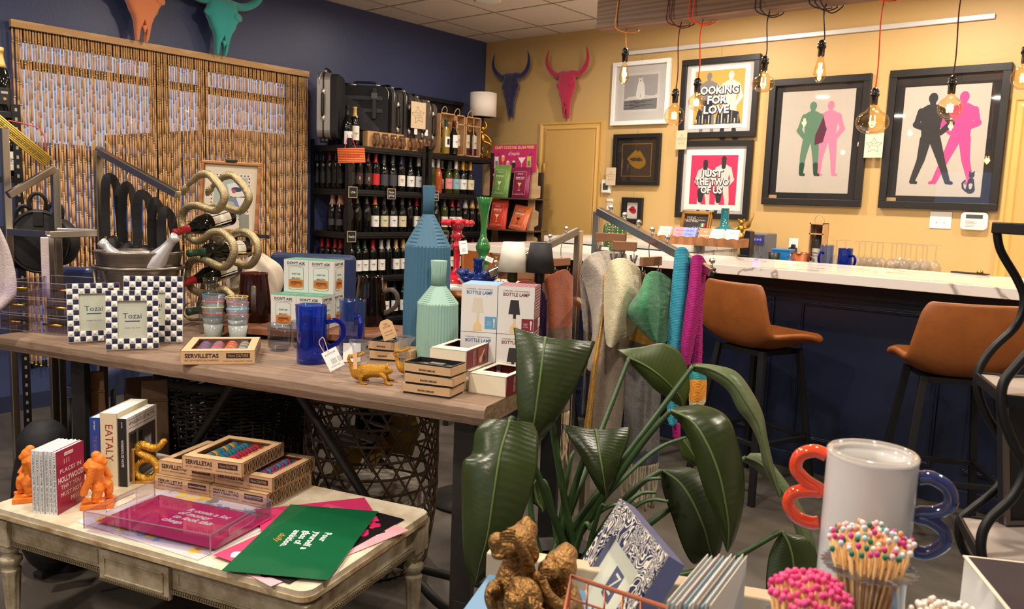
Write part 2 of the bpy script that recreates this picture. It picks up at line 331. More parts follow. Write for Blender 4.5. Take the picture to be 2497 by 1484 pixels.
# =================== framed art on the yellow wall ===================
def limb(p,q,r0,r1,n=6):
    p=Vector(p);q=Vector(q); a=math.atan2(q.y-p.y,q.x-p.x)
    return [(p.x+r0*math.cos(a+pi/2+pi*i/n),p.y+r0*math.sin(a+pi/2+pi*i/n)) for i in range(n+1)]+[(q.x+r1*math.cos(a-pi/2+pi*i/n),q.y+r1*math.sin(a-pi/2+pi*i/n)) for i in range(n+1)]
class Art(MB):
    "drawing on an upright sheet: x right, y up, each layer a hair in front of the last"
    n=0
    def lay(s,poly,m,k=1):
        s.n+=1; return s.add([(x,-.0003-.00005*s.n,y) for x,y in poly],[tuple(range(len(poly)))],m)
    def txt(s,t,size,x,y,m,k=1,rot=0,**kw):
        s.n+=1; return s.text(t,size,TR(0,-.0003-.00005*s.n,0)@FRONT@TR(x,y,0)@RZ(rot),m,**kw)
def figure(a,x,y,h,m,k,pose=0,mir=1,m2=None):
    m2=m if m2 is None else m2; X=lambda u,v:(x+mir*u*h,y+v*h)
    L=lambda p,q,r0,r1,mm=m,kk=k:a.lay(limb(X(*p),X(*q),r0*h,r1*h),mm,kk)
    if pose==0: legs=[((-.05,.5),(-.09,.27)),((-.09,.27),(-.1,.03)),((.05,.5),(.08,.27)),((.08,.27),(.1,.03))]; arms=[((-.11,.8),(-.17,.62)),((-.17,.62),(-.09,.52)),((.11,.8),(.17,.63)),((.17,.63),(.1,.52))]
    else: legs=[((-.04,.5),(-.07,.27)),((-.07,.27),(-.14,.03)),((.05,.5),(.13,.28)),((.13,.28),(.22,.03))]; arms=[((-.11,.8),(-.15,.66)),((-.15,.66),(.02,.58)),((.10,.8),(.2,.66)),((.2,.66),(.1,.56))]
    for i,(p,q) in enumerate(legs): L(p,q,.06 if i%2==0 else .042,.042 if i%2==0 else .026); 
    for p,q in (legs[1],legs[3]): L(q,(q[0]+.04,q[1]-.012),.024,.018,m2,k+1); L(((p[0]+q[0])/2,(p[1]+q[1])/2),q,.036,.028,m2,k+1)
    for p,q in arms: L(p,q,.038,.028)
    a.lay([X(-.13,.82),X(-.05,.87),X(.05,.87),X(.13,.82),X(.1,.66),X(.085,.5),X(-.085,.5),X(-.1,.66)],m,k)
    L((0,.85),(0,.9),.03,.03); a.lay([(x+mir*.047*h*math.cos(t*pi/8),y+.94*h+.06*h*math.sin(t*pi/8)) for t in range(16)],m,k)
fglass=GL('picture_glass',(252,252,252),.02,.09)
def framed(label,x0,x1,z0,z1,fm,fw,mats,draw,matm=None,mb_w=0,depth=.035,cat='picture',name='framed_picture',wire=None,glassy=True):
    w=x1-x0;h=z1-z0; t=thing(name,label,cat,((x0+x1)/2,YW-.004,z0))
    b=MB(); hw=w/2
    for (a,c) in (((-hw,hw,0,fw),0),((-hw,hw,h-fw,h),0),((-hw,-hw+fw,fw,h-fw),0),((hw-fw,hw,fw,h-fw),0)): b.box(a[0],a[1],-depth,0,a[2],a[3])
    b.build('frame',fm,t,bevel=.003)
    MB().box(-hw+fw*.5,hw-fw*.5,-.012,-.008,fw*.5,h-fw*.5).build('mat_board',matm or M('mat_white',(200,197,194),.8),t)
    a=Art(); a.T=TR(0,-.0125,0); draw(a,w,h); a.build('print',mats,t)
    if glassy: MB().box(-hw+fw*.7,hw-fw*.7,-depth*.72,-depth*.72+.0015,fw*.7,h-fw*.7).build('glass',fglass,t)
    if wire: b=MB(); b.tube([(0,-.01,h-.01),(0,-.012,wire-z0)],.0008,4); b.build('hanging_wire',M('wire_steel',(170,160,140),.4,.8),t)
    return t
def R4(x0,x1,y0,y1): return [(x0,y0),(x1,y0),(x1,y1),(x0,y1)]
pgrey=M('print_grey',(164,162,162),.7); pmid=M('print_midgrey',(120,120,122),.7); pdark=M('print_charcoal',(46,46,48),.7); plt=M('print_paper',(208,205,202),.7)
frB=M('black_frame',(26,24,24),.42); frW=M('white_frame',(232,230,228),.35)
def bear(a,w,h):
    X0,X1,Y0,Y1=-.165,.165,.13,.42; a.lay(R4(X0-.018,X1+.018,Y0-.02,Y1+.02),3,1); a.lay(R4(X0,X1,Y0,Y1),0,2); a.lay(R4(X0,X1,Y0,Y0+.09),1,3)
    for i in range(9): a.lay(R4(X0+.01+(i%3)*.05,X0+.1+(i%4)*.06,Y0+.012+i*.008,Y0+.016+i*.008),2,4)
    a.lay([(X0,Y0+.085),(X0+.05,Y0+.11),(X0+.12,Y0+.115),(X0+.16,Y0+.1),(X0+.21,Y0+.12),(X0+.29,Y0+.11),(X1,Y0+.125),(X1,Y0+.09),(X0,Y0+.08)],3,5)
    a.lay(limb((.0,Y0+.125),(.0,Y0+.2),.045,.035),4,6); a.lay(limb((0,Y0+.2),(-.005,Y0+.245),.034,.018),4,6)
    for s in (-1,1): a.lay(limb((s*.022,Y0+.105),(s*.022,Y0+.14),.019,.022),4,6); a.lay(arc(-.005+s*.018,Y0+.262,.006,0,360,8)[:-1],4,6)
    a.lay(arc(-.005,Y0+.243,.006,0,360,8)[:-1],2,7); a.lay(R4(-.003,.003,Y0+.1,Y0+.13),0,7)
framed('white framed black and white photograph of a polar bear on ice',-4.031,-3.463,2.125,2.664,frW,.035,[pgrey,pmid,pdark,plt,M('print_bear',(222,221,218),.7)],bear,wire=2.725)
def kiss(a,w,h,cx,cy,s,m1,m2,k=2):
    a.lay([(cx+s*x,cy+s*y) for x,y in ((-1,.1),(-.6,.5),(-.3,.75),(-.1,.9),(.1,.7),(.3,.85),(.6,.5),(.95,.0),(1,-.3),(.85,-.6),(.4,-.85),(-.1,-.75),(-.6,-.45))],m1,k)
    a.lay([(cx+s*x,cy+s*y) for x,y in ((-.75,.08),(-.3,.22),(.0,.12),(.3,.2),(.7,-.05),(.35,-.16),(0,-.1),(-.35,-.14))],m2,k+1)
def goldlips(a,w,h):
    a.lay(R4(-.15,.15,.075,.36),2,1); a.lay(R4(-.143,.143,.082,.353),0,2); kiss(a,w,h,0,.22,.095,1,0,3)
    for i in range(10): a.lay(limb((-.07+i*.015,.2),(-.06+i*.014,.26-.006*abs(i-5)),.0007,.0015),0,6)
framed('small black frame with gold lips on dark brown paper',-3.988,-3.516,1.607,2.048,frB,.036,[M('print_darkbrown',(44,34,26),.8),M('print_gold',(186,140,52),.4,.7),M('print_gold2',(150,110,50),.5,.5)],goldlips,M('mat_brown',(34,27,22),.8),wire=2.12)
def redlips(a,w,h): a.lay(R4(-.055,.055,.05,.19),0,1); kiss(a,w,h,0,.125,.04,1,2,2)
framed('tiny black frame with glossy red lips on white, lowest on the wall',-3.868,-3.66,1.267,1.5,frB,.042,[plt,M('print_red',(176,24,34),.4),M('print_darkred',(80,10,16),.4)],redlips,M('mat_black',(24,22,22),.7),wire=1.6)
ora=M('print_orange',(240,168,84),.7); pk=M('print_pink',(226,52,96),.7); ltx=M('print_letter_white',(240,238,234),.6)
def bigtxt(a,lines,x,y,size,dy,k=20):
    for i,(s,wd) in enumerate(lines):
        for dx in range(-1,2):
            a.txt(s,size,x+dx*.003,y-i*dy-.004,2,k,bold=.075,fit=wd+.01)
        a.txt(s,size,x,y-i*dy,3,k+4,bold=.035,fit=wd)
def love(a,w,h):
    a.lay(R4(-.255,.255,.075,.565),3,1); a.lay(R4(-.215,.215,.105,.535),0,2)
    figure(a,-.09,.02,.5,1,3,0); a.lay(R4(-.13,-.05,.11,.3),2,8); figure(a,.1,-.02,.54,4,3,0,m2=2); 
    for x0,x1,yy in ((-.2,-.1,.11),(-.02,.2,.11)): a.lay([(x0,yy),(x1,yy),(x1-.02,yy+.09),(x0+.03,yy+.13)],2,9)
    for i in range(14): a.lay(R4(-.19+i*.028,-.18+i*.028,.115,.15+.03*(i%3)),1 if i%2 else 4,10)
    a.lay(R4(-.215,.215,.075,.105),3,12)
    bigtxt(a,[('LOOKING',.37),('FOR',.17),('LOVE',.22)],-.015,.375,.085,.077)
    a.txt('C. Alexander  14',.016,.13,.09,1,13,shear=.3)
framed('black framed orange print reading LOOKING FOR LOVE',-3.355,-2.682,2.0,2.632,frB,.046,[ora,M('print_grey2',(130,126,122),.7),pdark,ltx,M('print_pale',(214,208,200),.7)],love,wire=2.725)
def two(a,w,h):
    a.lay(R4(-.25,.25,.07,.56),3,1); a.lay(R4(-.205,.205,.115,.515),0,2)
    for x,y,hh,mr in ((-.075,.03,.44,1),(.085,.03,.47,-1)): figure(a,x,y,hh,4,3,0,mr,2); a.lay(limb((x,y+hh*.83),(x,y+hh*.97),.018,.022),2,8); a.lay(limb((x-.03,y+.12),(x-.03,y+.19),.022,.03),2,9)
    a.lay(R4(-.205,.205,.071,.115),3,12)
    bigtxt(a,[('JUST',.19),('THE TWO',.3),('OF US',.19)],-.01,.365,.075,.067)
framed('black framed pink print reading JUST THE TWO OF US',-3.34,-2.695,1.346,1.977,frB,.046,[pk,M('print_grey2'),pdark,ltx,M('print_pale')],two)
ppr=M('print_offwhite',(192,184,172),.75)
def green(a,w,h):
    a.lay(R4(-.27,.27,.095,.85),0,1); figure(a,.1,.22,.55,2,2,0); figure(a,-.03,.22,.55,1,4,0,m2=3)
    for s in (1,): a.lay([(.0,.45),(.06,.47),(.08,.56),(.05,.66),(.03,.6),(.0,.52)],4,9)
    a.lay(R4(-.33,-.26,.045,.075),5,3)
mb=M('mat_black')
framed('black framed print of overlapping green and pink standing figures',-2.59,-1.843,1.478,2.425,frB,.05,[ppr,M('print_green',(92,128,104),.7),M('print_rose',(240,128,160),.7),M('print_darkgreen',(34,72,52),.7),M('print_plum',(92,40,62),.7),M('kraft_card')],green,mb)
def cat(a,w,h):
    a.lay(R4(-.265,.265,.09,.835),0,1); figure(a,.11,.17,.62,2,2,1,-1); figure(a,-.08,.17,.62,1,4,1,1)
    a.lay(limb((.2,.14),(.2,.2),.028,.018),1,10); a.lay(arc(.2,.235,.018,0,360,10)[:-1],1,10); a.lay([(.185,.24),(.183,.265),(.197,.252)],1,10); a.lay([(.215,.24),(.217,.265),(.203,.252)],1,10); a.lay(limb((.2,.15),(.2,.17),.008,.012),0,11)
    for p,q in zip([(.175,.13),(.155,.15),(.15,.18)],[(.155,.15),(.15,.18),(.165,.2)]): a.lay(limb(p,q,.006,.005),1,10)
    a.lay(R4(-.33,-.26,.045,.075),3,3)
framed('largest black framed print of overlapping black and pink posing figures',-1.722,-.978,1.478,2.433,frB,.05,[ppr,pdark,M('print_hotpink',(250,72,140),.7),M('kraft_card')],cat,mb)
# picture rail
MB().box(-3.953,-1.112,YW-.022,YW,2.722,2.756).build('picture_rail',M('white_metal',(206,204,204),.4,.3),label='long pale metal picture hanging rail near the top of the yellow wall',cat='rail',bevel=.003)
def stargcard(name,label,loc,w,h,rz=0,txt='Wine Suitcases\n6 bottle $250\n12 bottle $350',m=None,tilt=0,parent=None):
    a=Art(); a.prism(R4(-w/2,w/2,-h/2,h/2),-.002,0,0,T=FRONT)
    n=star(0,0,w*.46,.5,90+tilt); i_=star(0,0,w*.42,.5,90+tilt)
    a.lay(n,1,1); a.lay(i_,0,2)
    for j,l in enumerate(txt.split('\n')): a.txt(l,h*.075,0,h*(.09-.09*j),1,3,rot=R(tilt),fit=w*.36)
    return a.build(name,[m or M('card_kraft',(206,184,152),.8),ink],loc=loc,rot=(0,0,rz),label=label,cat='sign')
stargcard('price_card','star price card on the lower left corner of the gold lips frame',(-3.985,YW-.05,1.68),.1,.155,txt='Limited\nPrint')
stargcard('price_card','star price card between the two middle black frames, at their left edge',(-3.31,YW-.05,1.985),.1,.155,txt='Limited\nPrint')
stargcard('price_card','star price card between the green figures and black figures frames',(-1.78,YW-.06,1.915),.125,.17,txt='Signed\nPrint',m=M('card_pale',(214,200,172),.8))
# wall devices
t=thing('thermostat','white thermostat with a small dark display right of the yellow door','thermostat',(-4.045,YW,1.53))
MB().box(-.055,.045,-.012,0,-.0,.125).box(-.05,.04,-.03,-.012,.005,.115).build('housing',white,t,bevel=.006); MB().box(-.032,.022,-.031,-.029,.03,.09).build('display',M('lcd',(70,76,70),.3),t)
MB().box(-.03,.03,-.01,0,0,.035).box(-.03,.03,-.004,0,.035,.075,1).box(-.03,.03,-.01,0,.075,.1).build('info_card',[white,M('card_kraft')],loc=(-4.01,YW,1.385),label='small tan and white note card under the thermostat',cat='card')
t=thing('light_switch','white double light switch plate under the black figures print','switch',(-1.313,YW,1.35))
MB().box(-.068,.068,-.006,0,0,.116).build('plate',white,t,bevel=.002)
for s in (-.024,.024): MB().box(s-.005,s+.005,-.016,-.004,.045,.068,T=TR(0,0,0)).build('toggle',white,t)
t=thing('alarm_panel','white rounded alarm keypad with taped instructions near the right trim','panel',(-1.1,YW,1.352))
MB().prism(rrect(-.085,.075,0,.115,.025),0,.03,T=FRONT).build('housing',white,t,bevel=.004); MB().box(-.055,.045,-.032,-.03,.075,.1).build('display',M('lcd'),t)
a=Art(); a.T=TR(0,-.03,0); a.lay(R4(-.065,.055,.012,.07),0,1); 
for i in range(5): a.lay(R4(-.055,-.055+.05+.01*(i%3),.02+i*.009,.022+i*.009),1,2)
a.build('taped_note',[paper,ink],t)
t=thing('wall_outlet','white power outlet with a black plug adaptor behind the bar','outlet',(-2.32,YW,1.11))
MB().box(-.036,.036,-.006,0,0,.115).build('plate',white,t,bevel=.002)
q=MB().box(-.02,.035,-.05,-.006,-.05,.045).box(-.005,.02,-.04,-.006,.045,.07).build('power_adaptor',black,t,bevel=.004)
MB().tube(spline([(0,-.03,.06),(-.03,-.04,.0),(-.05,-.06,-.08),(-.12,-.1,-.12)],5),.004,6).build('cable',black,q)
# =================== bar ===================
def marble_mat():
    k=M('marble_top',(226,220,212),.12); t=k.node_tree; N=t.nodes.new; L=t.links.new; b=t.nodes['Principled BSDF']
    q=N('ShaderNodeTexCoord'); n1=N('ShaderNodeTexNoise'); n1.inputs['Scale'].default_value=1.3; n1.inputs['Detail'].default_value=8; n1.inputs['Distortion'].default_value=.6
    L(q.outputs['Object'],n1.inputs['Vector']); rp=N('ShaderNodeValToRGB'); L(n1.outputs['Fac'],rp.inputs[0]); e=rp.color_ramp.elements
    e[0].position=.485; e[0].color=lin((228,223,216)); e[1].position=.5; e[1].color=lin((150,140,132)); x=e.new(.512); x.color=lin((228,223,216)); L(rp.outputs[0],b.inputs['Base Color']); return k
marble=marble_mat(); barpaint=M('bar_navy',(24,31,54),.35,bump=(60,.04)); barblack=M('bar_black',(14,14,16),.5)
t=thing('bar_counter','long white marble topped bar with navy panelled front','bar counter',(0,0,0))
b=MB(); b.box(-3.98,1.0,4.2,5.05,1.07,1.12); b.build('countertop',marble,t,bevel=.003)
MB().box(-3.7,1.0,4.44,4.95,0,1.07).box(-3.7,1.0,4.40,4.44,.985,1.07,1).build('body',[barpaint,barblack],t)
def mould(x0,x1,z0,z1):
    b=MB(); 
    for o,w_,d in ((0,.028,.014),(.012,.008,.02)):
        b.box(x0+o,x1-o,4.44-d,4.44,z1-o-w_,z1-o); b.box(x0+o,x1-o,4.44-d,4.44,z0+o,z0+o+w_); b.box(x0+o,x0+o+w_,4.44-d,4.44,z0+o+w_,z1-o-w_); b.box(x1-o-w_,x1-o,4.44-d,4.44,z0+o+w_,z1-o-w_)
    b.build('panel_moulding',barpaint,t,bevel=.003)
for x0,x1 in ((-3.2,-2.55),(-2.43,-1.74),(-1.6,-.87),(-.73,0),(.12,.9)): mould(x0,x1,.17,.95)
MB().box(-3.72,1.0,4.42,4.44,0,.09).build('skirting',barpaint,t,bevel=.003)
t=thing('bar_return','white marble return counter joining the bar to the yellow wall','counter',(0,0,0))
b=MB(); b.prism([(-3.9,5.1),(-2.62,5.1),(-2.72,6.15),(-3.9,6.15)],1.125,1.17); b.build('countertop',marble,t,bevel=.002)
MB().prism([(-2.68,5.12),(-2.63,5.12),(-2.74,6.13),(-2.79,6.13)],.95,1.125).build('side_panel',marble,t)
MB().box(-3.85,-2.85,5.14,6.12,0,1.125).build('body',barblack,t)
t=thing('back_counter','low back counter along the yellow wall behind the bar','counter',(0,0,0))
MB().box(-2.6,.05,5.62,6.18,.98,1.02).build('countertop',marble,t); MB().box(-2.58,.05,5.66,6.18,0,.98).build('body',barpaint,t)
BZ=1.02
# ---- stools ----
def stool():
    t=thing('bar_stool','x','stool')
    prof=spline([(-.235,1.075),(-.232,.98),(-.215,.88),(-.175,.79),(-.07,.75),(.08,.76),(.19,.79),(.245,.805)],3); n=len(prof)-1
    def f(u,v):
        k=v*n; i=min(n-1,int(k)); p=prof[i].lerp(prof[i+1],k-i) if hasattr(prof[i],'lerp') else prof[i]
        w=(.19+.05*math.sin(min(1,v*2)*pi/2)) if v<.5 else .24-.02*(v-.5)*2
        if v>.9: w*=1-2.2*(v-.9)
        if v<.08: w*=1-1.2*(.08-v)
        s_=2*u-1; seat=max(0,(v-.35)/.65); wing=.085*abs(s_)**3*math.sin(min(1,seat*1.3)*pi)*1.0
        return (s_*w,p[0]+.03*s_*s_*(1-seat)*1.2,p[1]+wing)
    b=MB(); b.grid(f,14,24); o=b.build('seat_shell',leather,t); q=o.modifiers.new('s','SOLIDIFY'); q.thickness=.032; q.offset=0; q=o.modifiers.new('u','SUBSURF'); q.levels=q.render_levels=2
    MB().box(-.13,.13,-.13,.13,.715,.74).build('seat_plate',black,t)
    for sx in (-1,1):
        for sy in (-1,1):
            a=Vector((sx*.145,sy*.13,.742)); c=Vector((sx*.225,sy*.215,0)); MB().bar(a,c,.032,.024,upv=(0,1,0)).build('leg',black,t,bevel=.002)
    k=lambda sx,sy,z: Vector((sx*.145+sx*.08*(1-z/.742),sy*.13+sy*.085*(1-z/.742),z))
    b=MB(); z=.29
    for p,q in (((-1,-1),(1,-1)),((-1,1),(1,1)),((-1,-1),(-1,1)),((1,-1),(1,1))): b.bar(k(*p,z),k(*q,z),.022,.022)
    b.build('footrest',black,t,bevel=.002); return t
st=stool(); st.location=(-1.62,3.96,0); st.rotation_euler=(0,0,R(-20)); st['group']='tan bar stools'; st['label']='tan leather bar stool centred at the bar, left of the other fully visible stool'
dup(st,(-.74,3.98,0),R(28),'tan leather bar stool at the right of the bar, partly behind the wavy black shelf')
dup(st,(-2.33,4.02,0),R(-12),'tan leather bar stool hidden behind the green, turquoise and magenta scarves')
dup(st,(-3.0,3.85,0),R(10),'tan leather bar stool behind the bottle lamps and rust scarf')
dup(st,(-4.3,5.0,0),R(-80),'tan leather bar stool at the far left end of the bar behind the green candlestick')
dup(st,(-3.65,3.88,0),R(-15),'tan leather bar stool behind the red candlestick')
# ---- beam and pendants ----
MB().box(-3.08,1.3,4.49,4.65,2.55,2.73).build('wooden_beam',M('beam_wood',(132,100,74),.6,rgb2=(98,74,56),wave=(2,8,'Z'),noise=(6,.2),stretch=(.4,6,6)),label='grey brown wooden beam with pendant cords wound around it, above the bar',cat='beam',bevel=.004)
MB().bar((-2.6,4.57,2.73),(-2.6,4.57,ZC),.03).build('beam_hanger',iron,label='dark steel rod holding the wooden beam to the ceiling',cat='rod')
bulbg=GL('amber_bulb_glass',(255,238,208),.03,.22); fil=M('glowing_filament',(255,190,90),.5,em=90,emc=(255,196,110)); sock=M('bakelite_socket',(18,16,16),.25)
def pendant(px,py,col,kind,label,wraps=1,k=1):
    p=P(px,py,y=4.57); x,z=p.x,p.z   # centre of the bulb
    t=thing('pendant_lamp',label,'pendant lamp',(x,4.57,z),group='pendant bulbs over the bar')
    if kind=='st': R0=[(0,-.068),(.012,-.064),(.03,-.04),(.033,-.025),(.028,.01),(.02,.045),(.0135,.075),(.0135,.09)]; top=.085
    elif kind=='globe': r=.062*k; R0=[(r*math.cos(a),r*math.sin(a)) for a in [R(-90+i*11) for i in range(15)]]+[(.017,r*1.12),(.0135,r*1.45)]; R0[0]=(0,-r); top=r*1.4
    else: r=.082*k; R0=[(r*math.cos(a)**.85 if math.cos(a)>0 else 0,.74*r*math.sin(a)) for a in [R(-90+i*11) for i in range(15)]]+[(.02,r*1.0),(.016,r*1.25)]; R0[0]=(0,-r*.74); top=r*1.2
    MB().lathe(R0,28).build('bulb',bulbg,t)
    MB().lathe([(.0,top-.012),(.0175,top-.01),(.018,top+.03),(.023,top+.034),(.024,top+.045),(.019,top+.05),(.022,top+.058),(.019,top+.066),(.009,top+.078),(.0,top+.08)],20).build('socket',sock,t)
    f=MB(); 
    if kind=='st':
        for i in range(5): a=2*pi*i/5; f.tube([(.007*math.cos(a),.007*math.sin(a),-.035),(.009*math.cos(a+.4),.009*math.sin(a+.4),.04)],.0016,5)
    elif kind=='globe':
        for i in range(5): a=2*pi*i/5; f.tube([(.014*math.cos(a),.014*math.sin(a),-.02),(.012*math.cos(a),.012*math.sin(a),.02)],.0022,5)
        f.tube(spline([(0,0,-.02),(.01,0,-.01),(-.008,0,0),(.008,0,.012),(0,0,.025)],4),.0016,5)
    else: f.tube(spline([(-.01,0,.035),(-.011,0,-.01),(0,0,-.026),(.011,0,-.01),(.01,0,.035)],4),.0026,6)
    f.build('filament',fil,t); lamp_light(0,0,1.6,z=0,size=.02,col=(1,.66,.36),kind='POINT',name='bulb_glow',parent=t)
    b=MB(); zb=2.55-z
    b.tube(spline([(0,0,top+.07),(.004*wraps,0,(top+zb)*.4),(-.003,0,(top+zb)*.7),(.0,.02,zb+.002)],5),.0035,6)
    for j in range(wraps):
        o=(j-.5*wraps)*.03; dd=.03+.015*j
        b.tube(spline([(o,-.086,zb+.185),(o-.01,-.09,zb+.06),(o-.006,-.092,zb-.01),(o+.03,-.03,zb-dd),(o+.06,.06,zb-.012),(o+.05,.086,zb+.02),(o+.04,.086,zb+.185),(o+.03,.0,zb+.186),(o+.02,-.086,zb+.185)],5),.0035,6)
    b.build('cord',col,t); return t
cy=M('cord_amber',(214,140,60),.7); cm=M('cord_maroon',(88,30,32),.7); cr=M('cord_red',(214,66,36),.7); ck=M('cord_black',(34,28,48),.7)
pendant(1522,180,cy,'st','slim teardrop pendant bulb on an amber cord, leftmost under the beam',1)
pendant(1644,282,cm,'globe','round pendant bulb on a maroon cord, in front of the white framed bear',2)
pendant(1698,250,cr,'globe','small round pendant bulb on a red cord in front of LOOKING FOR LOVE',2,.8)
pendant(1861,204,ck,'u','flattened pendant bulb with a U filament on a black cord',2,.78)
pendant(1999,172,ck,'st','slim teardrop pendant bulb on a black cord over the green figures print',3)
pendant(2127,298,cr,'u','largest flattened pendant bulb on a red cord, lowest of all',1,1.02)
pendant(2316,264,cm,'globe','round pendant bulb on a maroon cord over the black figures print',1,.93)
pendant(2496,190,ck,'globe','round pendant bulb cut off by the right edge of the view',1,.9)
# ---- things on the bar and back counter ----
def put(name,label,cat,px,py,y,z0,rz=0,group=None):
    p=P(px,py,y=y); return thing(name,label,cat,(p.x,y,z0),rz,group)
rz0=R(-8)
# wine glasses upside down
wg=GL('wine_glass_clear',(246,246,246),.05,.9,.05,(236,232,224))
prof=[(.0,.225),(.034,.2245),(.034,.2225),(.006,.219),(.0045,.21),(.0042,.14),(.008,.128),(.03,.105),(.04,.075),(.04,.05),(.031,.0),(.0295,.0),(.0385,.05),(.0385,.075),(.028,.103),(.0,.122)]
g0=None; xs=[2040,2062,2096,2126,2140,2153,2176,2187,2209,2222,2236,2252,2262,2284,2110,2200]
for i,px in enumerate(xs):
    y=5.72+.1*(i%2)+(.1 if i>13 else 0); p=P(px,600,y=y); lab='upside down wine glass, number %d from left behind the bar'%(i+1)
    if i in(14,15): lab='upside down wine glass rearmost in the %s half behind the bar'%('left' if i==14 else 'right')
    if g0 is None: g0=MB().lathe(prof,20).build('wine_glass',wg,loc=(p.x,y,BZ),label=lab,cat='glass',group='upside down wine glasses behind the bar')
    else: dup(g0,(p.x,y,BZ),0,lab)
bluegl=GL('cobalt_glass',(160,188,246),.03,.22,.16,(20,60,170)); bluepale=GL('pale_blue_glass',(214,226,250),.03,.22,.06,(90,120,190)); cobalt=M('cobalt_handle',(10,30,170),.05,tr=.75,ior=1.4)
def pitcher(label,loc,rz,r,h,m,hm,thick=.004,taper=1,spout=True,group='handblown glass pitchers',hs=1):
    t=thing('glass_pitcher',label,'pitcher',loc,rz,group)
    def fn(a,j): 
        return 1+(.12*math.exp(-((a-pi)/.22)**2)*max(0,(j-4)/3) if (spout and j>4 and j<10) else 0)
    pr=[(0,0),(r*.95,0),(r,.008),(r*1.0,h*.3),(r*(1+(taper-1)*.6),h*.7),(r*taper,h*.9),(r*taper*1.01,h*.97),(r*taper*1.02,h),(r*taper*1.02-thick,h),(r*taper-thick,h*.9),(r-thick,h*.3),(r-thick,.016),(0,.014)]
    MB().lathe(pr,40,fn=fn).build('body',m,t)
    hh=.05*hs; x0=r*(1+(taper-1)*.5)-.002
    MB().tube(spline([(x0*1.0,0,h*.70),(x0+hh*.7,0,h*.74),(x0+hh*1.15,0,h*.62),(x0+hh*1.05,0,h*.42),(x0+hh*.3,0,h*.27),(x0+.001,0,h*.25),(x0+.012,0,h*.31)],5),[.0085*hs]*31,10).build('handle',hm,t); return t
p=P(2067,640,y=5.66); pitcher('deep blue glass pitcher with a handle on the right, beside the wine glasses',(p.x-.02,5.66,BZ),R(-35),.047,.175,bluegl,cobalt,group=None)
p=P(2014,640,y=5.66); pitcher('pale blue glass pitcher beside the boxed wine behind the bar',(p.x,5.66,BZ),R(-100),.045,.19,bluepale,cobalt,group=None)
# wine bottle builder (used on the shelves too)
def bottle_prof(k):
    if k=='bord': return [(0,0),(.034,0),(.037,.006),(.037,.19),(.033,.215),(.0165,.235),(.0145,.25),(.014,.285),(.0155,.287),(.0155,.298),(0,.298)]
    if k=='burg': return [(0,0),(.038,0),(.041,.006),(.041,.14),(.036,.175),(.022,.21),(.0155,.235),(.0145,.285),(.016,.287),(.016,.298),(0,.298)]
    return [(0,0),(.04,0),(.044,.008),(.044,.15),(.038,.19),(.023,.235),(.017,.265),(.0165,.29),(.019,.292),(.019,.312),(.0,.315)]
dg_=M('dark_bottle_glass',(12,14,12),.06,spec=.6); gg_=M('green_bottle_glass',(56,66,22),.06,spec=.6,tr=.3); yg_=M('pale_wine_bottle',(190,160,60),.05,tr=.6); rg_=M('rose_wine_bottle',(196,88,50),.06,tr=.4)
def bottle(loc,kind,glass_,cap,capm,labm,lz=(.05,.13),label=None,group=None,rot=None,art=0,parent=None,deco=None,lw=.9):
    pr=bottle_prof(kind); o=MB().lathe(pr,20).build('wine_bottle',glass_,parent,loc,rot or (0,0,0),label=label,cat='wine bottle' if label else None,group=group)
    R1=pr[3][0]; zt=pr[-1][1]
    c0=zt-cap; rr=lambda z: next((pr[i][0]+(pr[i+1][0]-pr[i][0])*(z-pr[i][1])/(pr[i+1][1]-pr[i][1]) for i in range(len(pr)-1) if pr[i][1]<=z<=pr[i+1][1] and pr[i+1][1]>pr[i][1]),.0155)
    cp=[(rr(c0)+.0008,c0)]+[(r+.0008,z) for r,z in pr if z>c0+.003 and r>0]+[(0,zt+.0008)]
    MB().lathe(cp,16).build('capsule',capm,o)
    if labm:
        b=MB(); z0,z1=lz; b.lathe([(R1+.0006,z0),(R1+.0006,z1)],14,0,a0=-pi/2-lw,a1=-pi/2+lw,sm=True)
        if deco:
            for (dx,dz,w,h,mi) in deco:
                a0=-pi/2+dx/R1; b.lathe([(R1+.0011,z0+dz),(R1+.0011,z0+dz+h)],4,mi,a0=a0-w/R1/2,a1=a0+w/R1/2)
        b.build('label',[labm,ink,M('label_grey',(150,146,140),.6),M('label_gold',(176,130,60),.4)],o)
    return o
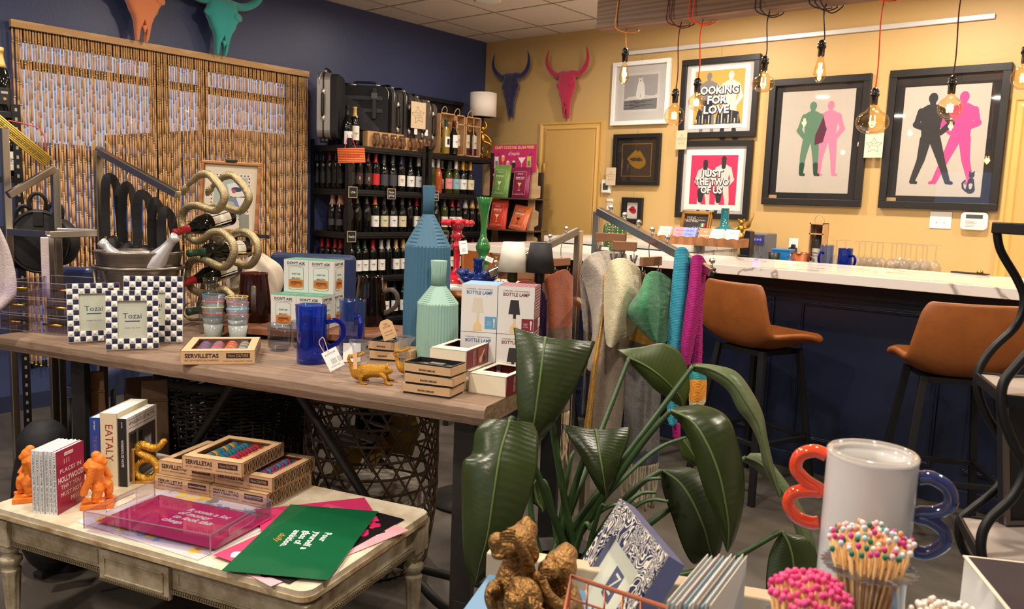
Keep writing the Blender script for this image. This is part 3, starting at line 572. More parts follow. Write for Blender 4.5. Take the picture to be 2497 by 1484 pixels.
# boxed wine
def winebox(label,loc,rz,w,n,h=.36,win=1,botm=None,cap=None,rope=True,grp='wooden wine gift boxes',m=None,lid=None):
    t=thing('wine_gift_box',label,'box',loc,rz,grp); wd=m or M('box_pine',(196,152,104),.55,noise=(30,.1)); b=MB(); d=.1
    b.box(-w/2,-w/2+.006,-d/2,d/2,0,h).box(w/2-.006,w/2,-d/2,d/2,0,h).box(-w/2,w/2,-d/2,d/2,0,.006).box(-w/2,w/2,-d/2,d/2,h-.006,h).box(-w/2,w/2,d/2-.006,d/2,0,h)
    b.build('case',wd,t)
    b=MB(); f=.008; 
    for x in ([-w/2,w/2-f] if n==1 else [-w/2,-f/2,w/2-f]): b.box(x,x+f,-d/2-.004,-d/2,0,h)
    b.box(-w/2,w/2,-d/2-.004,-d/2,h-.01,h).box(-w/2,w/2,-d/2-.004,-d/2,0,.01).box(-w/2,w/2,-d/2-.004,-d/2,h*.76,h*.76+.008)
    b.build('lid_frame',wd,t)
    MB().box(-w/2+.004,w/2-.004,-d/2-.002,-d/2-.001,.005,h-.005).build('lid_window',GL('box_acrylic',(250,250,250),.04,.12),t)
    if rope: MB().tube(spline([(-.03,0,h-.002),(-.03,-.01,h+.035),(0,-.015,h+.06),(.03,-.01,h+.035),(.03,0,h-.002)],5),.0035,6).build('rope_handle',M('rope',(190,160,120),.9),t)
    return t
def seller(loc,**k): pass
cream=M('label_cream',(226,220,204),.6); lwhite=M('label_white',(226,224,220),.6)
p=P(1994,600,y=5.8); wx=p.x
winebox('wooden wine gift box with a red wine behind the bar beside the blue pitchers',(wx,5.8,BZ),0,.1,1,h=.335,grp=None)
bottle((wx,5.8,BZ+.007),'bord',dg_,.06,M('cap_burgundy',(84,22,26),.4),cream,(.045,.15),'red wine bottle with a cream label inside the wooden box behind the bar',deco=[(0,.07,.04,.006,1),(0,.05,.03,.004,1),(-.01,.01,.02,.02,2)])
# copper bucket, blue box, tray, cup, machine, dispenser, decanter
cop=M('copper',(196,120,84),.25,1)
t=put('ice_bucket','copper ice bucket behind the bar left of the boxed wine','bucket',1952,630,5.72,BZ)
MB().lathe([(0,0),(.05,0),(.066,.115),(.07,.118),(.067,.122),(.062,.118),(.047,.006),(0,.006)],28).build('body',cop,t)
for s in (-1,1): MB().tube(spline([(s*.064,0,.1),(s*.085,0,.095),(s*.085,0,.07),(s*.06,0,.065)],4),.004,6).build('handle',chrome,t)
t=put('storage_box','bright blue lidded box behind the bar','box',1912,610,5.85,BZ); MB().box(-.07,.06,-.05,.05,0,.12).build('body',M('blue_plastic',(24,120,190),.35),t,bevel=.004); MB().box(-.074,.064,-.054,.054,.12,.135).build('lid',M('blue_plastic'),t,bevel=.004)
t=put('napkin_tray','low pale tray heaped with wine corks behind the bar','tray',1920,632,5.68,BZ); MB().box(-.09,.09,-.04,.04,0,.03).build('body',M('pale_tray',(196,176,160),.6),t)
b=MB(); 
for i in range(40): b.tube([(random.uniform(-.07,.07),random.uniform(-.03,.03),.035+random.uniform(0,.018))]+[(0,0,0)][:0]+[(random.uniform(-.07,.07),random.uniform(-.03,.03),.04)],.004,5) if i<0 else b.sph((random.uniform(-.07,.07)*(1-i/60),random.uniform(-.03,.03),.033+random.uniform(0,.016)),.008,6)
b.build('corks',M('cork',(206,190,170),.8),t,kind='stuff')
t=put('paper_cup','black cup behind the bar left of the blue box','cup',1888,620,5.72,BZ); MB().lathe([(0,0),(.032,0),(.042,.11),(.039,.11),(.03,.004),(0,.004)],24).build('body',black,t)
t=put('wine_dispenser','grey appliance with a row of glowing blue lights behind the bar','appliance',1858,590,5.95,BZ,R(-10)); MB().box(-.085,.085,-.07,.07,0,.24).build('body',M('grey_appliance',(112,112,120),.4,.3),t,bevel=.01)
MB().box(-.06,.06,-.075,-.07,.15,.225).build('control_panel',M('panel_dark',(60,60,90),.3),t,bevel=.002)
for i in range(4): MB().sph((-.036+.024*i,-.077,.19),.008,10).build('indicator_light',M('blue_led',(60,60,255),.4,em=9),t)
t=put('coffee_grinder','black upright dispenser between the card tray and the decanter','dispenser',1822,610,5.72,BZ,0); MB().prism([(-.03,0),(.03,0),(.035,.12),(.03,.25),(-.005,.26),(-.02,.2),(-.045,.17)],-.04,.04,T=FRONT).build('body',M('dark_plastic',(24,26,36),.3),t,bevel=.006)
MB().box(-.04,.03,-.06,.0,0,.08).build('base',black,t,bevel=.005)
t=put('decanter','clear glass decanter with a round body behind the bar','decanter',1846,620,5.68,BZ); MB().lathe([(0,0),(.04,.002),(.055,.03),(.05,.06),(.02,.1),(.014,.14),(.016,.185),(.024,.2),(.022,.2),(.013,.185),(.011,.14),(.017,.1),(.047,.06),(.052,.03),(.038,.006),(0,.005)],28).build('body',glass,t); MB().sph((0,0,.215),.018,12).build('stopper',glass,t)
# return counter: tray of cards, framed sign, vase, figurine, cactus
RZ_=1.17
t=put('card_tray','scalloped wooden tray of greeting cards on the bar return','tray',1700,600,5.25,RZ_,R(4)); tw=M('tray_wood',(176,120,74),.5,rgb2=(150,98,58),wave=(4,6,'X'),noise=(8,.1))
n=18; sc=[(-.33+.66*i/72,.052+.008*abs(math.sin(i/72*9*pi))) for i in range(73)]
MB().prism([(-.33,0)]+[(.33,0)]+sc[::-1],-.004,.004,T=TR(0,-.1,0)@FRONT).prism([(-.1,0),(.1,0),(.1,.06),(-.1,.055)],-.004,.004,T=TR(.33,0,0)@RZ(pi/2)@FRONT).prism([(-.1,0),(.1,0),(.1,.06),(-.1,.055)],-.004,.004,T=TR(-.33,0,0)@RZ(pi/2)@FRONT).box(-.33,.33,-.1,.1,0,.006).box(-.33,.33,.095,.1,0,.06).build('tray_body',tw,t)
tp=P(1700,600,y=5.25)
cards=[((226,216,196),'DONNA\nWILL\nSHIP','cream greeting card with dark lettering at the left of the bar tray'),((214,140,160),'thank\nyou','pink greeting card in the bar tray'),((130,150,220),'SOME PEOPLE\nJUST NEED A\nHIGH FIVE','periwinkle blue greeting card in the bar tray'),((236,128,92),'so\nhappy\nfor you','coral greeting card in the bar tray'),((232,226,214),'DRINK\nDANCE\nPARTY','white greeting card reading DRINK DANCE in the bar tray'),((222,222,214),'hello','stack of pale cards leaning at the right end of the bar tray')]
for i,(c,tx,lb) in enumerate(cards):
    a=Art(); w_,h_=.095,.125; m_=M('card_%d'%i,c,.6); ix=M('card_print_%d'%i,tuple(int(v*.45) for v in c) if i!=3 else (250,220,210),.6)
    for q in range(5): a.box(-w_/2,w_/2,q*.006,q*.006+.004,0,h_-.0*q)
    for j,l in enumerate(tx.split('\n')): a.txt(l,.02,0,h_*.78-j*.03,1,2,fit=w_*.7 if len(l)>4 else None)
    x=tp.x-.26+i*.1; o=a.build('greeting_card',[m_,ix],loc=(x,5.2+(.04 if i%2 else 0),RZ_+.012),rot=(R(-32),0,R(4+(-8 if i==4 else 0))),label=lb,cat='card',group='greeting cards on the bar')
t=put('framed_sign','gold framed chalkboard style WINE TASTING sign on the bar return','sign',1692,560,5.62,RZ_,R(0)); gm=M('antique_gold',(160,116,56),.35,.8,bump=(150,.4))
T_=RX(R(-14)); b=MB(); b.T=T_; w_,h_=.125,.24
for o,dp in ((0,.02),(.012,.028)): b.box(-w_+o,w_-o,-dp,0,0+o,.028-o*.3).box(-w_+o,w_-o,-dp,0,h_-.028+o*.3,h_-o).box(-w_+o,-w_+.028-o*.3,-dp,0,o,h_-o).box(w_-.028+o*.3,w_-o,-dp,0,o,h_-o)
b.build('frame',gm,t,bevel=.002); b=Art(); b.T=T_; b.box(-w_+.01,w_-.01,-.008,0,.01,h_-.01); b.T=T_@TR(0,-.008,0)
b.txt('WINE\nTASTING',.03,-.045,.175,1,1,lsp=.8); b.txt('November 11-13',.012,.045,.19,1,1); b.txt('4:30-6:00pm',.012,.045,.17,1,1); b.txt('CASA\nNAUFRAGO',.03,.01,.095,1,1,lsp=.85); b.txt('tasting in the wine room',.01,.01,.055,1,1)
for i,mm in enumerate((3,1,4)): b.lay(R4(.035+.014*i,.049+.014*i,.12,.148),mm,2)
b.lay(arc(-.07,.085,.02,0,360,16)[:-1],2,2)
b.build('board',[M('board_dark',(44,38,40),.6),M('board_print',(200,190,180),.6),M('seal_grey',(90,84,84),.6),M('flag_green',(30,110,70),.6),M('flag_red',(190,40,50),.6)],t)
t=put('glass_vase','round white vase with a tall teal neck on the bar return','vase',1764,580,5.85,RZ_); 
MB().lathe([(0,0),(.05,.001),(.085,.03),(.095,.06),(.088,.085)],32).build('body',M('vase_milky',(214,218,218),.1,coat=.5,bump=(20,.1)),t); MB().lathe([(.088,.085),(.07,.11),(.04,.128),(.031,.14),(.03,.26),(.032,.265),(.027,.265),(.026,.14)],32).build('neck',M('teal_glass',(40,130,140),.06,coat=1,tr=.3),t)
t=put('monkey_figurine','small gold monkey figurine holding a bottle lamp on the bar return','figurine',1805,580,6.0,1.17,R(20)); b=MB()
b.sph((0,0,.045),(.035,.03,.045),14).sph((0,0,.11),(.028,.025,.035),12).sph((0,-.005,.16),(.022,.022,.024),12).tube(spline([(.02,0,.12),(.06,-.01,.13),(.07,-.02,.17)],4),.009,7).tube(spline([(-.02,0,.12),(-.05,-.02,.1),(-.02,-.04,.09)],4),.009,7).tube([(-.025,-.01,.04),(-.05,-.04,.02),(-.05,-.05,.0)],.011,7).tube([(.025,-.01,.04),(.05,-.04,.02),(.05,-.05,.0)],.011,7).sph((-.02,0,.18),.009,8).sph((.02,0,.18),.009,8)
b.build('body',gold,t); MB().tube([(.045,-.02,.13),(.075,-.02,.19),(.09,-.02,.235)],[.012,.012,.006],10).build('bottle',M('amber_small_bottle',(200,150,70),.1,tr=.4),t)
t=put('cactus_lamp','green ceramic cactus with rows of pale beads on the bar','ornament',1505,600,4.62,1.12); cg=M('cactus_green',(54,92,50),.25,coat=.6); cd=M('cactus_bead',(226,226,140),.3)
b=MB().lathe([(0,.0),(.05,.0),(.055,.05),(.057,.13),(.05,.19),(.03,.225),(0,.235)],36,fn=lambda a,j:1+.07*math.cos(a*12)); b.build('main_stem',cg,t)
b=MB()
for k in range(12):
    a=2*pi*k/12
    for j in range(12):
        z=.02+j*.0175; r=.06 if z<.17 else .06*math.sqrt(max(0,1-((z-.17)/.07)**2)); b.sph(((r+.001)*math.cos(a),(r+.001)*math.sin(a),z),.0035,6)
b.build('beads',cd,t,kind='stuff')
MB().lathe([(0,.01),(.026,.01),(.028,.1),(.024,.15),(0,.17)],20,T=TR(-.085,.0,.02),fn=lambda a,j:1+.07*math.cos(a*8)).build('side_stem',cg,t)
t=thing('bill_tray','small dark tray with a bell on the bar near the wavy shelf','tray',(P(2365,668,z=1.12).x,P(2365,668,z=1.12).y-.0,1.125),R(-8)); MB().box(-.09,.09,-.03,.03,-.003,.004).build('plate',black,t); MB().lathe([(0,.003),(.018,.003),(.014,.018),(.004,.022),(0,.03)],14,T=TR(.05,0,0)).build('bell',brass,t)
# =================== wine shelving along the blue wall ===================
XF=-5.10; HB=pi/2
rackm=M('rack_black',(20,20,22),.45,.2)
def rack(label,y0,y1,zs,ztop,x0=-5.54,x1=XF,name='shelving_unit',slots=True):
    t=thing(name,label,'shelving',(0,0,0),group='black metal racks' if 0 else None)
    for x in (x0,x1):
        for y in (y0,y1):
            b=MB(); b.box(x-.018,x+.018,y-.003,y+.003,0,ztop); s=1 if y==y0 else -1; sx=-1 if x==x1 else 1
            b.box(x-.003+(.018 if x==x1 else -.018),x+.003+(.018 if x==x1 else -.018),y,y+s*.036,0,ztop) 
            z=.05
            if x==x1 and slots:
                while z<ztop: b.box(x+.021,x+.022,y+s*.012,y+s*.022,z,z+.014,1); z+=.05
            b.build('post',[rackm,M('slot_dark',(3,3,3),.9)],t)
    for z in zs:
        b=MB(); b.box(x0,x1,y0,y1,z-.018,z); b.build('shelf_board',M('rack_board',(26,25,26),.6),t)
        b=MB(); b.box(x1-.004,x1+.014,y0,y1,z-.05,z-.005).box(x1+.014,x1+.02,y0,y1,z-.036,z-.02)
        b.box(x0,x1,y0-.008,y0+.008,z-.05,z-.005).box(x0,x1,y1-.008,y1+.008,z-.05,z-.005); b.build('shelf_beam',rackm,t,bevel=.003)
    return t
ZS=[.42,.775,1.135,1.475,1.82]
rack('black slotted metal rack of wine, nearer the bamboo curtain',4.1,4.93,ZS,1.87); rack('black slotted metal rack of wine, nearer the room corner',4.97,5.82,ZS,1.87)
b=MB(); b.box(-5.555,-5.53,4.42,5.83,.1,2.34).box(-5.55,-5.5,4.42,5.83,2.32,2.355); b.build('rack_back_panel',M('panel_black',(16,15,18),.6),label='tall black panel standing behind the suitcases and gift boxes',cat='panel')
# bottles
capc={n:M('cap_'+n,c,.35) for n,c in dict(red=(150,24,34),burgundy=(84,22,26),black=(16,16,18),navy=(34,38,66),silver=(176,172,168),white=(206,204,200),yellow=(204,150,40),orange=(186,92,48),gold=(196,160,90),grey=(60,60,64),green=(30,60,44),rose=(196,150,130)).items()}
labc=dict(none=None,black=M('label_black',(22,22,24),.6),grey=M('label_slate',(58,60,68),.6),brown=M('label_brown',(60,38,32),.6),red=M('label_red',(196,30,34),.5),white=lwhite,cream=cream,pink=M('label_pink',(214,130,130),.6),blue=M('label_blue',(130,170,190),.6),tan=M('label_tan',(206,196,160),.6))
DEC=[(0,.05,.03,.005,1),(0,.03,.02,.003,2),(0,.04,.012,.018,2)]
glc=dict(d=dg_,g=gg_,y=yg_,r=rg_)
names=['dark','pale green','golden','pink']
def shelfrow(z,items,y_off=0,x_off=-.055,rowname='',front=True):
    for i,(px,kind,gl,cap,lab) in enumerate(items):
        ln={'none':'no visible label'}.get(lab,lab+' label')
        side=px<836
        if side: p=P(px,(470 if z>1.3 else 570),y=4.17); loc=(p.x,4.17+.0*i,z)
        else: p=P(px,500,x=XF+x_off); loc=(XF+x_off,p.y,z)
        txt='%s wine bottle with %s cap and %s, %s'%({'d':'dark','g':'green','y':'golden','r':'pink'}[gl],cap,ln,rowname)
        bottle(loc,kind,glc[gl],.075 if kind!='champ' else .10,capc[cap],labc[lab],(.045,.135) if kind!='champ' else (.05,.10),label=ordn(i)+' wine bottle from left '+rowname+', '+cap+' cap, '+ln,group='wine bottles '+rowname,rot=(0,0,HB-(.5 if side else R(20))),deco=DEC if lab in('white','cream','brown','pink','tan','blue') else None,lw=1.0)
OD=['first','second','third','fourth','fifth','sixth','seventh','eighth','ninth','tenth','eleventh','twelfth','thirteenth','fourteenth','fifteenth','sixteenth','seventeenth','eighteenth','nineteenth','twentieth','twenty-first','twenty-second']
def ordn(i): return OD[i]
shelfrow(1.475,[(774,'bord','d','black','black'),(789,'bord','d','black','black'),(804,'bord','d','burgundy','black'),(819,'bord','d','black','black'),(831,'bord','d','black','black'),(854,'bord','d','red','black'),(873,'bord','d','burgundy','brown'),(895,'bord','d','burgundy','brown'),(914,'bord','d','red','red'),(934,'burg','d','grey','grey'),(955,'burg','d','grey','grey'),(976,'bord','d','navy','cream'),(998,'burg','d','black','white'),(1019,'burg','d','silver','white'),(1051,'bord','g','silver','none'),(1066,'burg','r','silver','none'),(1091,'burg','g','black','pink'),(1109,'burg','g','white','blue'),(1126,'burg','d','yellow','white'),(1144,'burg','d','yellow','tan')],rowname='on the upper shelf')
shelfrow(1.135,[(811,'champ','d','rose','grey'),(829,'champ','d','rose','grey'),(850,'champ','d','rose','none'),(870,'champ','d','black','none'),(893,'champ','d','black','none'),(914,'bord','d','orange','white'),(936,'burg','d','grey','tan'),(958,'burg','d','grey','white'),(980,'burg','d','grey','tan'),(998,'bord','d','black','none'),(1016,'bord','d','red','cream'),(1062,'champ','d','grey','none'),(1083,'bord','g','grey','white'),(1102,'bord','d','red','white'),(1117,'bord','d','burgundy','cream'),(1134,'champ','d','silver','blue'),(1151,'champ','d','gold','none'),(1168,'champ','d','gold','none')],rowname='on the middle shelf')
shelfrow(.775,[(786,'bord','d','red','white'),(801,'bord','d','red','none'),(818,'bord','d','red','none'),(831,'bord','d','red','white'),(855,'bord','d','green','white'),(873,'bord','d','green','white'),(890,'bord','d','green','white'),(910,'bord','d','red','white'),(931,'bord','d','silver','cream'),(948,'bord','d','silver','none'),(967,'bord','d','gold','white'),(985,'bord','d','gold','cream'),(1085,'bord','d','burgundy','white'),(1103,'bord','d','silver','cream'),(1118,'bord','d','silver','white'),(1136,'bord','d','gold','white'),(1154,'bord','d','red','white')],rowname='on the lower shelf')
shelfrow(.42,[(900,'bord','d','gold','white'),(921,'bord','d','gold','cream'),(943,'bord','d','gold','white'),(965,'bord','d','black','white'),(986,'bord','d','black','white')],rowname='on the lowest shelf')
sets=[(1.475,['burgundy','black','black','grey','silver','silver','yellow'],'upper'),(1.135,['orange','grey','black','red','burgundy','grey','red'],'middle'),(.775,['green','red','grey','gold','silver','black','gold'],'lower')]
for z,cs,nm in sets:
    for i in range(14):
        y=4.24+.106*i+(.05 if i>6 else 0)
        bottle((XF-.20,y,z),'bord' if i%3 else 'burg',dg_,.075,capc[cs[i//2]],labc['white'] if i%2 else labc['cream'],(.045,.13),label='%s dark bottle from left in the back row of the %s shelf'%(ordn(i),nm),group='second row bottles on the '+nm+' shelf',rot=(0,0,HB))
for px,z,tx in ((859,1.452,'USA'),(953,1.452,'Thanks-\ngiving'),(1059,1.452,'Rosé\nWhite'),(857,1.105,'Italy'),(1085,1.105,'Italy'),(1111,1.105,'Spain')):
    p=P(px,520,x=XF+.03); a=Art(); a.box(-.043,.043,-.004,0,-.043,.043,2); a.T=TR(0,-.004,0); a.lay(R4(-.039,.039,-.039,.039),0); 
    for j,l in enumerate(tx.split('\n')): a.txt(l,.027,0,.008*(len(tx.split('\n'))-1)*1.5-j*.024,1,shear=.15,fit=.06 if len(l)>3 else None)
    a.build('chalk_sign',[M('chalkboard',(24,24,24),.8),M('chalk',(220,220,214),.8),M('sign_edge',(200,176,140),.6)],loc=(XF+.032,p.y,z),rot=(0,0,HB),label='small chalkboard tag reading %s on the %s shelf edge, %s'%(tx.replace('-\n','').replace('\n',' '),'upper' if z>1.3 else 'middle','left of the blue vase' if px<1000 else 'right of the blue vase' ),cat='sign')
# ---- top of the racks ----
ZT=1.821
scm=M('suitcase_silver',(140,134,126),.35,.5,bump=(12,.1,'Y')); scb=M('suitcase_fabric',(24,24,27),.75,bump=(60,.2)); scg=M('suitcase_graphite',(58,55,53),.4,.3,bump=(14,.15,'Y')); sct=M('suitcase_taupe',(92,82,74),.4,.3,bump=(14,.15,'Y')); lat=M('latch_metal',(196,192,186),.25,.8)
def suitcase(label,y,x,m,th=.2,w=.36,h=.5,rz=0,open_=0,zb=ZT,lean=0):
    t=thing('suitcase',label,'suitcase',(x,y,zb),rz); wl=.035
    b=MB(); b.prism(rrect(-w/2,w/2,wl,wl+h,.06,5),-th/2,th/2,T=FRONT); o=b.build('shell',m,t,bevel=.012,seg=3)
    b=MB(); b.prism(rrect(-w/2-.003,w/2+.003,wl-.003,wl+h+.003,.06,5),-.006,.006,T=FRONT); 
    if not open_: b.build('zip_band',black,t)
    for s in (-1,1):
        MB().tube([(s*w*.38,-.03,.02),(s*w*.38,.0,.02)],.02,12).tube([(s*w*.38,-.0,.02),(s*w*.38,.03,.02)],.02,12).build('wheel',black,t)
    x1=w/2; zc=wl+h*.5
    b=MB(); b.tube(spline([(x1,0,zc-.08),(x1+.035,0,zc-.075),(x1+.038,0,zc),(x1+.035,0,zc+.075),(x1,0,zc+.08)],4),.009,8); b.build('side_handle',black,t)
    for s in (-1,1): MB().sph((x1+.008,0,zc+s*.098),(.013,.016,.028),10).build('latch',lat,t)
    b=MB(); b.tube(spline([(-.09,0,wl+h),(-.085,0,wl+h+.03),(0,0,wl+h+.034),(.085,0,wl+h+.03),(.09,0,wl+h)],4),.01,8); b.build('top_handle',black,t)
    for s in (-1,1): MB().sph((s*.1,0,wl+h+.01),(.03,.016,.014),10).build('handle_mount',lat,t)
    MB().tube(spline([(x1-.005,-th*.32,wl+h-.11),(x1+.004,-th*.3,wl+h-.05),(x1-.03,-th*.2,wl+h+.002)],4),.004,6).build('corner_guard',lat,t)
    if open_:
        b=MB(); s=-1; yy=s*th/2
        b.prism(rrect(-w/2+.012,w/2-.012,wl+.012,wl+h-.012,.05,5),0,.012,T=TR(0,yy-.0,0)@FRONT); b.build('lining',scb,t)
        b=MB(); q=[(-w/2+.03,wl+.14),(w/2-.09,wl+.09),(w/2-.05,wl+.11),(w/2-.11,wl+.17),(.02,wl+.25),(-.04,wl+.33),(-w/2+.06,wl+h-.1),(-w/2+.03,wl+h-.14)]
        b.prism(q,.012,.03,T=TR(0,yy,0)@FRONT); b.build('lining_flap',M('lining_cloth',(44,44,48),.6,bump=(8,.9)),t,bevel=.006)
        for zz in (wl+.35,wl+.25): MB().box(-w/2+.03,w/2-.04,yy-.022,yy-.01,zz,zz+.035).build('lining_strap',M('strap_grey',(56,56,58),.7),t,bevel=.004)
        MB().box(w*.2,w*.2+.035,yy-.035,yy-.02,wl+.2,wl+.45).build('buckle_strap',black,t,bevel=.003); MB().box(w*.2-.008,w*.2+.043,yy-.042,yy-.03,wl+.36,wl+.41).build('buckle',M('buckle_grey',(80,80,84),.4),t,bevel=.003)
    return t
suitcase('silver hard shell suitcase half standing open at the left end of the rack top',4.07,-5.30,scm,.10,.34,.50,R(-50))
MB().prism(rrect(-.16,.16,.04,.53,.06,5),0,.09,T=TR(-5.225,4.135,ZT)@RZ(R(-50))@FRONT).build('suitcase_lining',scb,label='black cloth lining case beside the silver suitcase half',cat='lining',bevel=.01)
suitcase('open black suitcase showing a dark lining and straps, facing the room',4.50,-5.37,scb,.14,.40,.47,R(38),1)
suitcase('dark graphite suitcase directly right of the open black one',4.67,-5.34,scg,.12,.36,.46)
suitcase('dark graphite suitcase with an oval white tag, left of the star sign',4.80,-5.34,scg,.11,.36,.45)
suitcase('brownish taupe suitcase behind the star sign',4.955,-5.34,sct,.15,.36,.42)
suitcase('taupe suitcase farthest right in the rack top row',5.10,-5.35,sct,.11,.34,.40)
stargcard('star_sign','large tan star sign about wine suitcases hung on the graphite suitcases',(-5.11,4.865,2.12),.17,.22,HB,tilt=8)
for y,l in ((4.845,'left'),(4.97,'right')):
    a=Art(); a.box(-.018,.018,-.002,0,-.025,.025); a.lay(R4(-.01,-.002,-.01,.015),1); a.lay(R4(.002,.012,-.01,.015),1); a.build('swing_tag',[white,ink],loc=(-5.12,y,1.985),rot=(0,0,HB),label='small white swing tag hanging under the star sign, %s one'%l,cat='tag')
bottle((-5.13,4.125,ZT),'burg',dg_,.085,capc['black'],lwhite,(.0,.1),label='black wine bottle with a white label on the rack top left corner',rot=(0,0,HB-R(20)))
bottle((-5.15,4.215,ZT),'bord',dg_,.075,capc['gold'],cream,(.04,.15),label='wine bottle with tan cap and cream label on the rack top left corner',rot=(0,0,HB-R(20)),deco=DEC)
# stemless glass cartons
cart=M('carton_kraft',(190,148,100),.7,noise=(40,.05)); smoke=GL('smoke_glass',(226,220,218),.03,.3)
def gprof(): return [(0,0),(.02,.001),(.035,.03),(.036,.05),(.024,.11),(.0225,.11),(.034,.05),(.033,.03),(.018,.004),(0,.004)]
for k,(y0,y1,n) in enumerate(((4.33,4.72,4),(4.725,5.03,3))):
    t=thing('glass_carton','%s kraft carton of stemless glasses on the rack top'%('left' if k==0 else 'right'),'carton',(XF-.03,(y0+y1)/2,ZT)); w=y1-y0
    b=MB(); b.T=RZ(HB); b.box(-w/2,w/2,.0,.06,0,.125-.02*k)
    for i in range(int(w/.02)):
        for j in range(3): b.box(-w/2+.01+i*.02,-w/2+.014+i*.02,-.001,0,.08+j*.013-.02*k,.084+j*.013-.02*k,1)
    b.build('box',[cart,M('dot_gold',(226,190,120),.5)],t)
    for i in range(n):
        yy=y0+w*(i+.7)/(n+.2); MB().lathe(gprof(),18).build('stemless_glass',smoke,loc=(XF+.0,yy,ZT+.002),label='stemless glass %s from the left, in front of the %s kraft carton'%(ordn(i),'left' if k==0 else 'right'),cat='glass',group='stemless glasses on the rack top')
        MB().sph((0,0,0),(.008,.008,.02),8).build('gold_icon',M('gold_icon',(220,180,80),.3,.8),bpy.context.scene.objects[-1] if 0 else None,loc=(XF-.012,yy,ZT+.055)) if 0 else None
winebox('wooden gift box with rope handle, leftmost on the rack top',(-5.2,5.26,ZT),HB,.19,1,h=.36)
winebox('narrow wooden gift box in the middle of three on the rack top',(-5.2,5.425,ZT),HB,.11,1,h=.36)
winebox('wide wooden gift box with two wines, rightmost on the rack top',(-5.2,5.60,ZT),HB,.2,2,h=.36)
bottle((-5.2,5.215,ZT+.007),'bord',dg_,.06,capc['burgundy'],cream,(.05,.14),'wine bottle inside the leftmost gift box',rot=(0,0,HB),deco=DEC)
bottle((-5.2,5.425,ZT+.007),'bord',yg_,.06,capc['white'],cream,(.08,.18),'golden white wine bottle inside the narrow gift box',rot=(0,0,HB),deco=DEC)
for y,l in ((5.555,'left'),(5.65,'right')): bottle((-5.2,y,ZT+.007),'bord',dg_,.06,capc['burgundy'],cream,(.07,.19),'%s red wine bottle inside the wide gift box'%l,rot=(0,0,HB),deco=DEC)
bottle((-5.115,5.205,ZT),'bord',yg_,.06,capc['green'],lwhite,(.06,.15),'golden white wine bottle standing before the leftmost gift box',rot=(0,0,HB),deco=[(0,.02,.03,.05,1)])
bottle((-5.11,5.30,ZT),'burg',dg_,.06,capc['burgundy'],lwhite,(.06,.17),'red wine bottle with a long white label before the leftmost gift box',rot=(0,0,HB),deco=DEC)
# drum lamp on a gold monkey
t=thing('table_lamp','white drum lamp on a gold hanging monkey base at the right end of the rack','lamp',(-5.2,5.78,ZT)); shm=M('lamp_shade_white',(232,222,212),.8)
MB().box(-.06,.06,-.06,.06,0,.025).build('base',gold,t,bevel=.003); MB().tube([(0,0,.02),(0,0,.42)],.005,8).build('pole',gold,t)
MB().lathe([(.125,.385),(.125,.6),(.121,.6),(.121,.385)],40).build('lamp_shade',[shm],t); MB().lathe([(.1205,.387),(.1205,.598)],40).build('shade_lining',M('copper_lining',(230,150,90),.3,.8),t)
b=MB(); b.sph((.005,0,.19),(.028,.03,.05),12).sph((.0,0,.275),(.03,.028,.03),12).sph((-.01,-.0,.24),(.02,.02,.03),10)
b.tube(spline([(.0,0,.25),(.03,.02,.30),(.01,.01,.35)],5),.012,8).tube(spline([(0,0,.23),(.045,.03,.2),(.07,.05,.15)],5),.011,8).tube(spline([(.01,.0,.16),(.055,.06,.13),(.02,.06,.07),(.03,.04,.05)],5),.014,8).tube(spline([(0,0,.16),(-.02,.03,.1),(.0,.02,.06)],5),.013,8).tube(spline([(0,.0,.15),(-.02,-.03,.12),(.01,-.035,.05),(.03,-.02,.03)],5),.005,6)
b.build('monkey_figure',gold,t,subsurf=1)
MB().sph((0,0,.47),.028,14).build('light_bulb',M('warm_bulb',(255,200,140),.4,em=25,emc=(255,170,100)),t)
l=lamp_light(0,0,5,z=.47,size=.03,col=(1,.6,.3),kind='POINT',name='bulb_glow',parent=t)
# orange welcome sign
def ribsign(label,loc,rot,w,h,n,m1,m2,txt,tm,cords,cm_):
    t=thing('ribbed_sign',label,'sign',loc,rot=rot); b=MB(); b.box(-w/2,w/2,.002,.006,-h/2,h/2,1)
    for i in range(n): z=-h/2+h*(i+.5)/n; b.tube([(-w/2,-.0,z),(w/2,-.0,z)],h/n*.42,6)
    b.build('panel',[m1,m2],t); a=Art(); a.T=TR(0,-h/n*.45,0)
    for q in txt: a.txt(q[0],q[1],q[2],q[3],q[4] if len(q)>4 else 0,shear=.35,fit=q[5] if len(q)>5 else None,bold=-.0,space=.95)
    a.build('lettering',tm,t); 
    for c in cords: MB().tube(spline(c,4),.003,6).build('cord',cm_,t)
    return t
ribsign('orange ribbed Welcome sign hung by pink cords from the rack corner post',(-5.065,4.115,1.735),(0,R(-4),HB-R(35)),.21,.115,9,M('orange_rib',(240,132,72),.6),M('orange_back',(176,60,30),.7),[('Welcome',.05,0,0,0,.13)],M('rust_ink',(190,60,36),.6),[[(-.05,0,.05),(-.03,0,.11),(-.018,.01,.16)],[(.04,0,.05),(.02,0,.11),(.012,.01,.16)]],M('pink_cord',(214,60,120),.7))
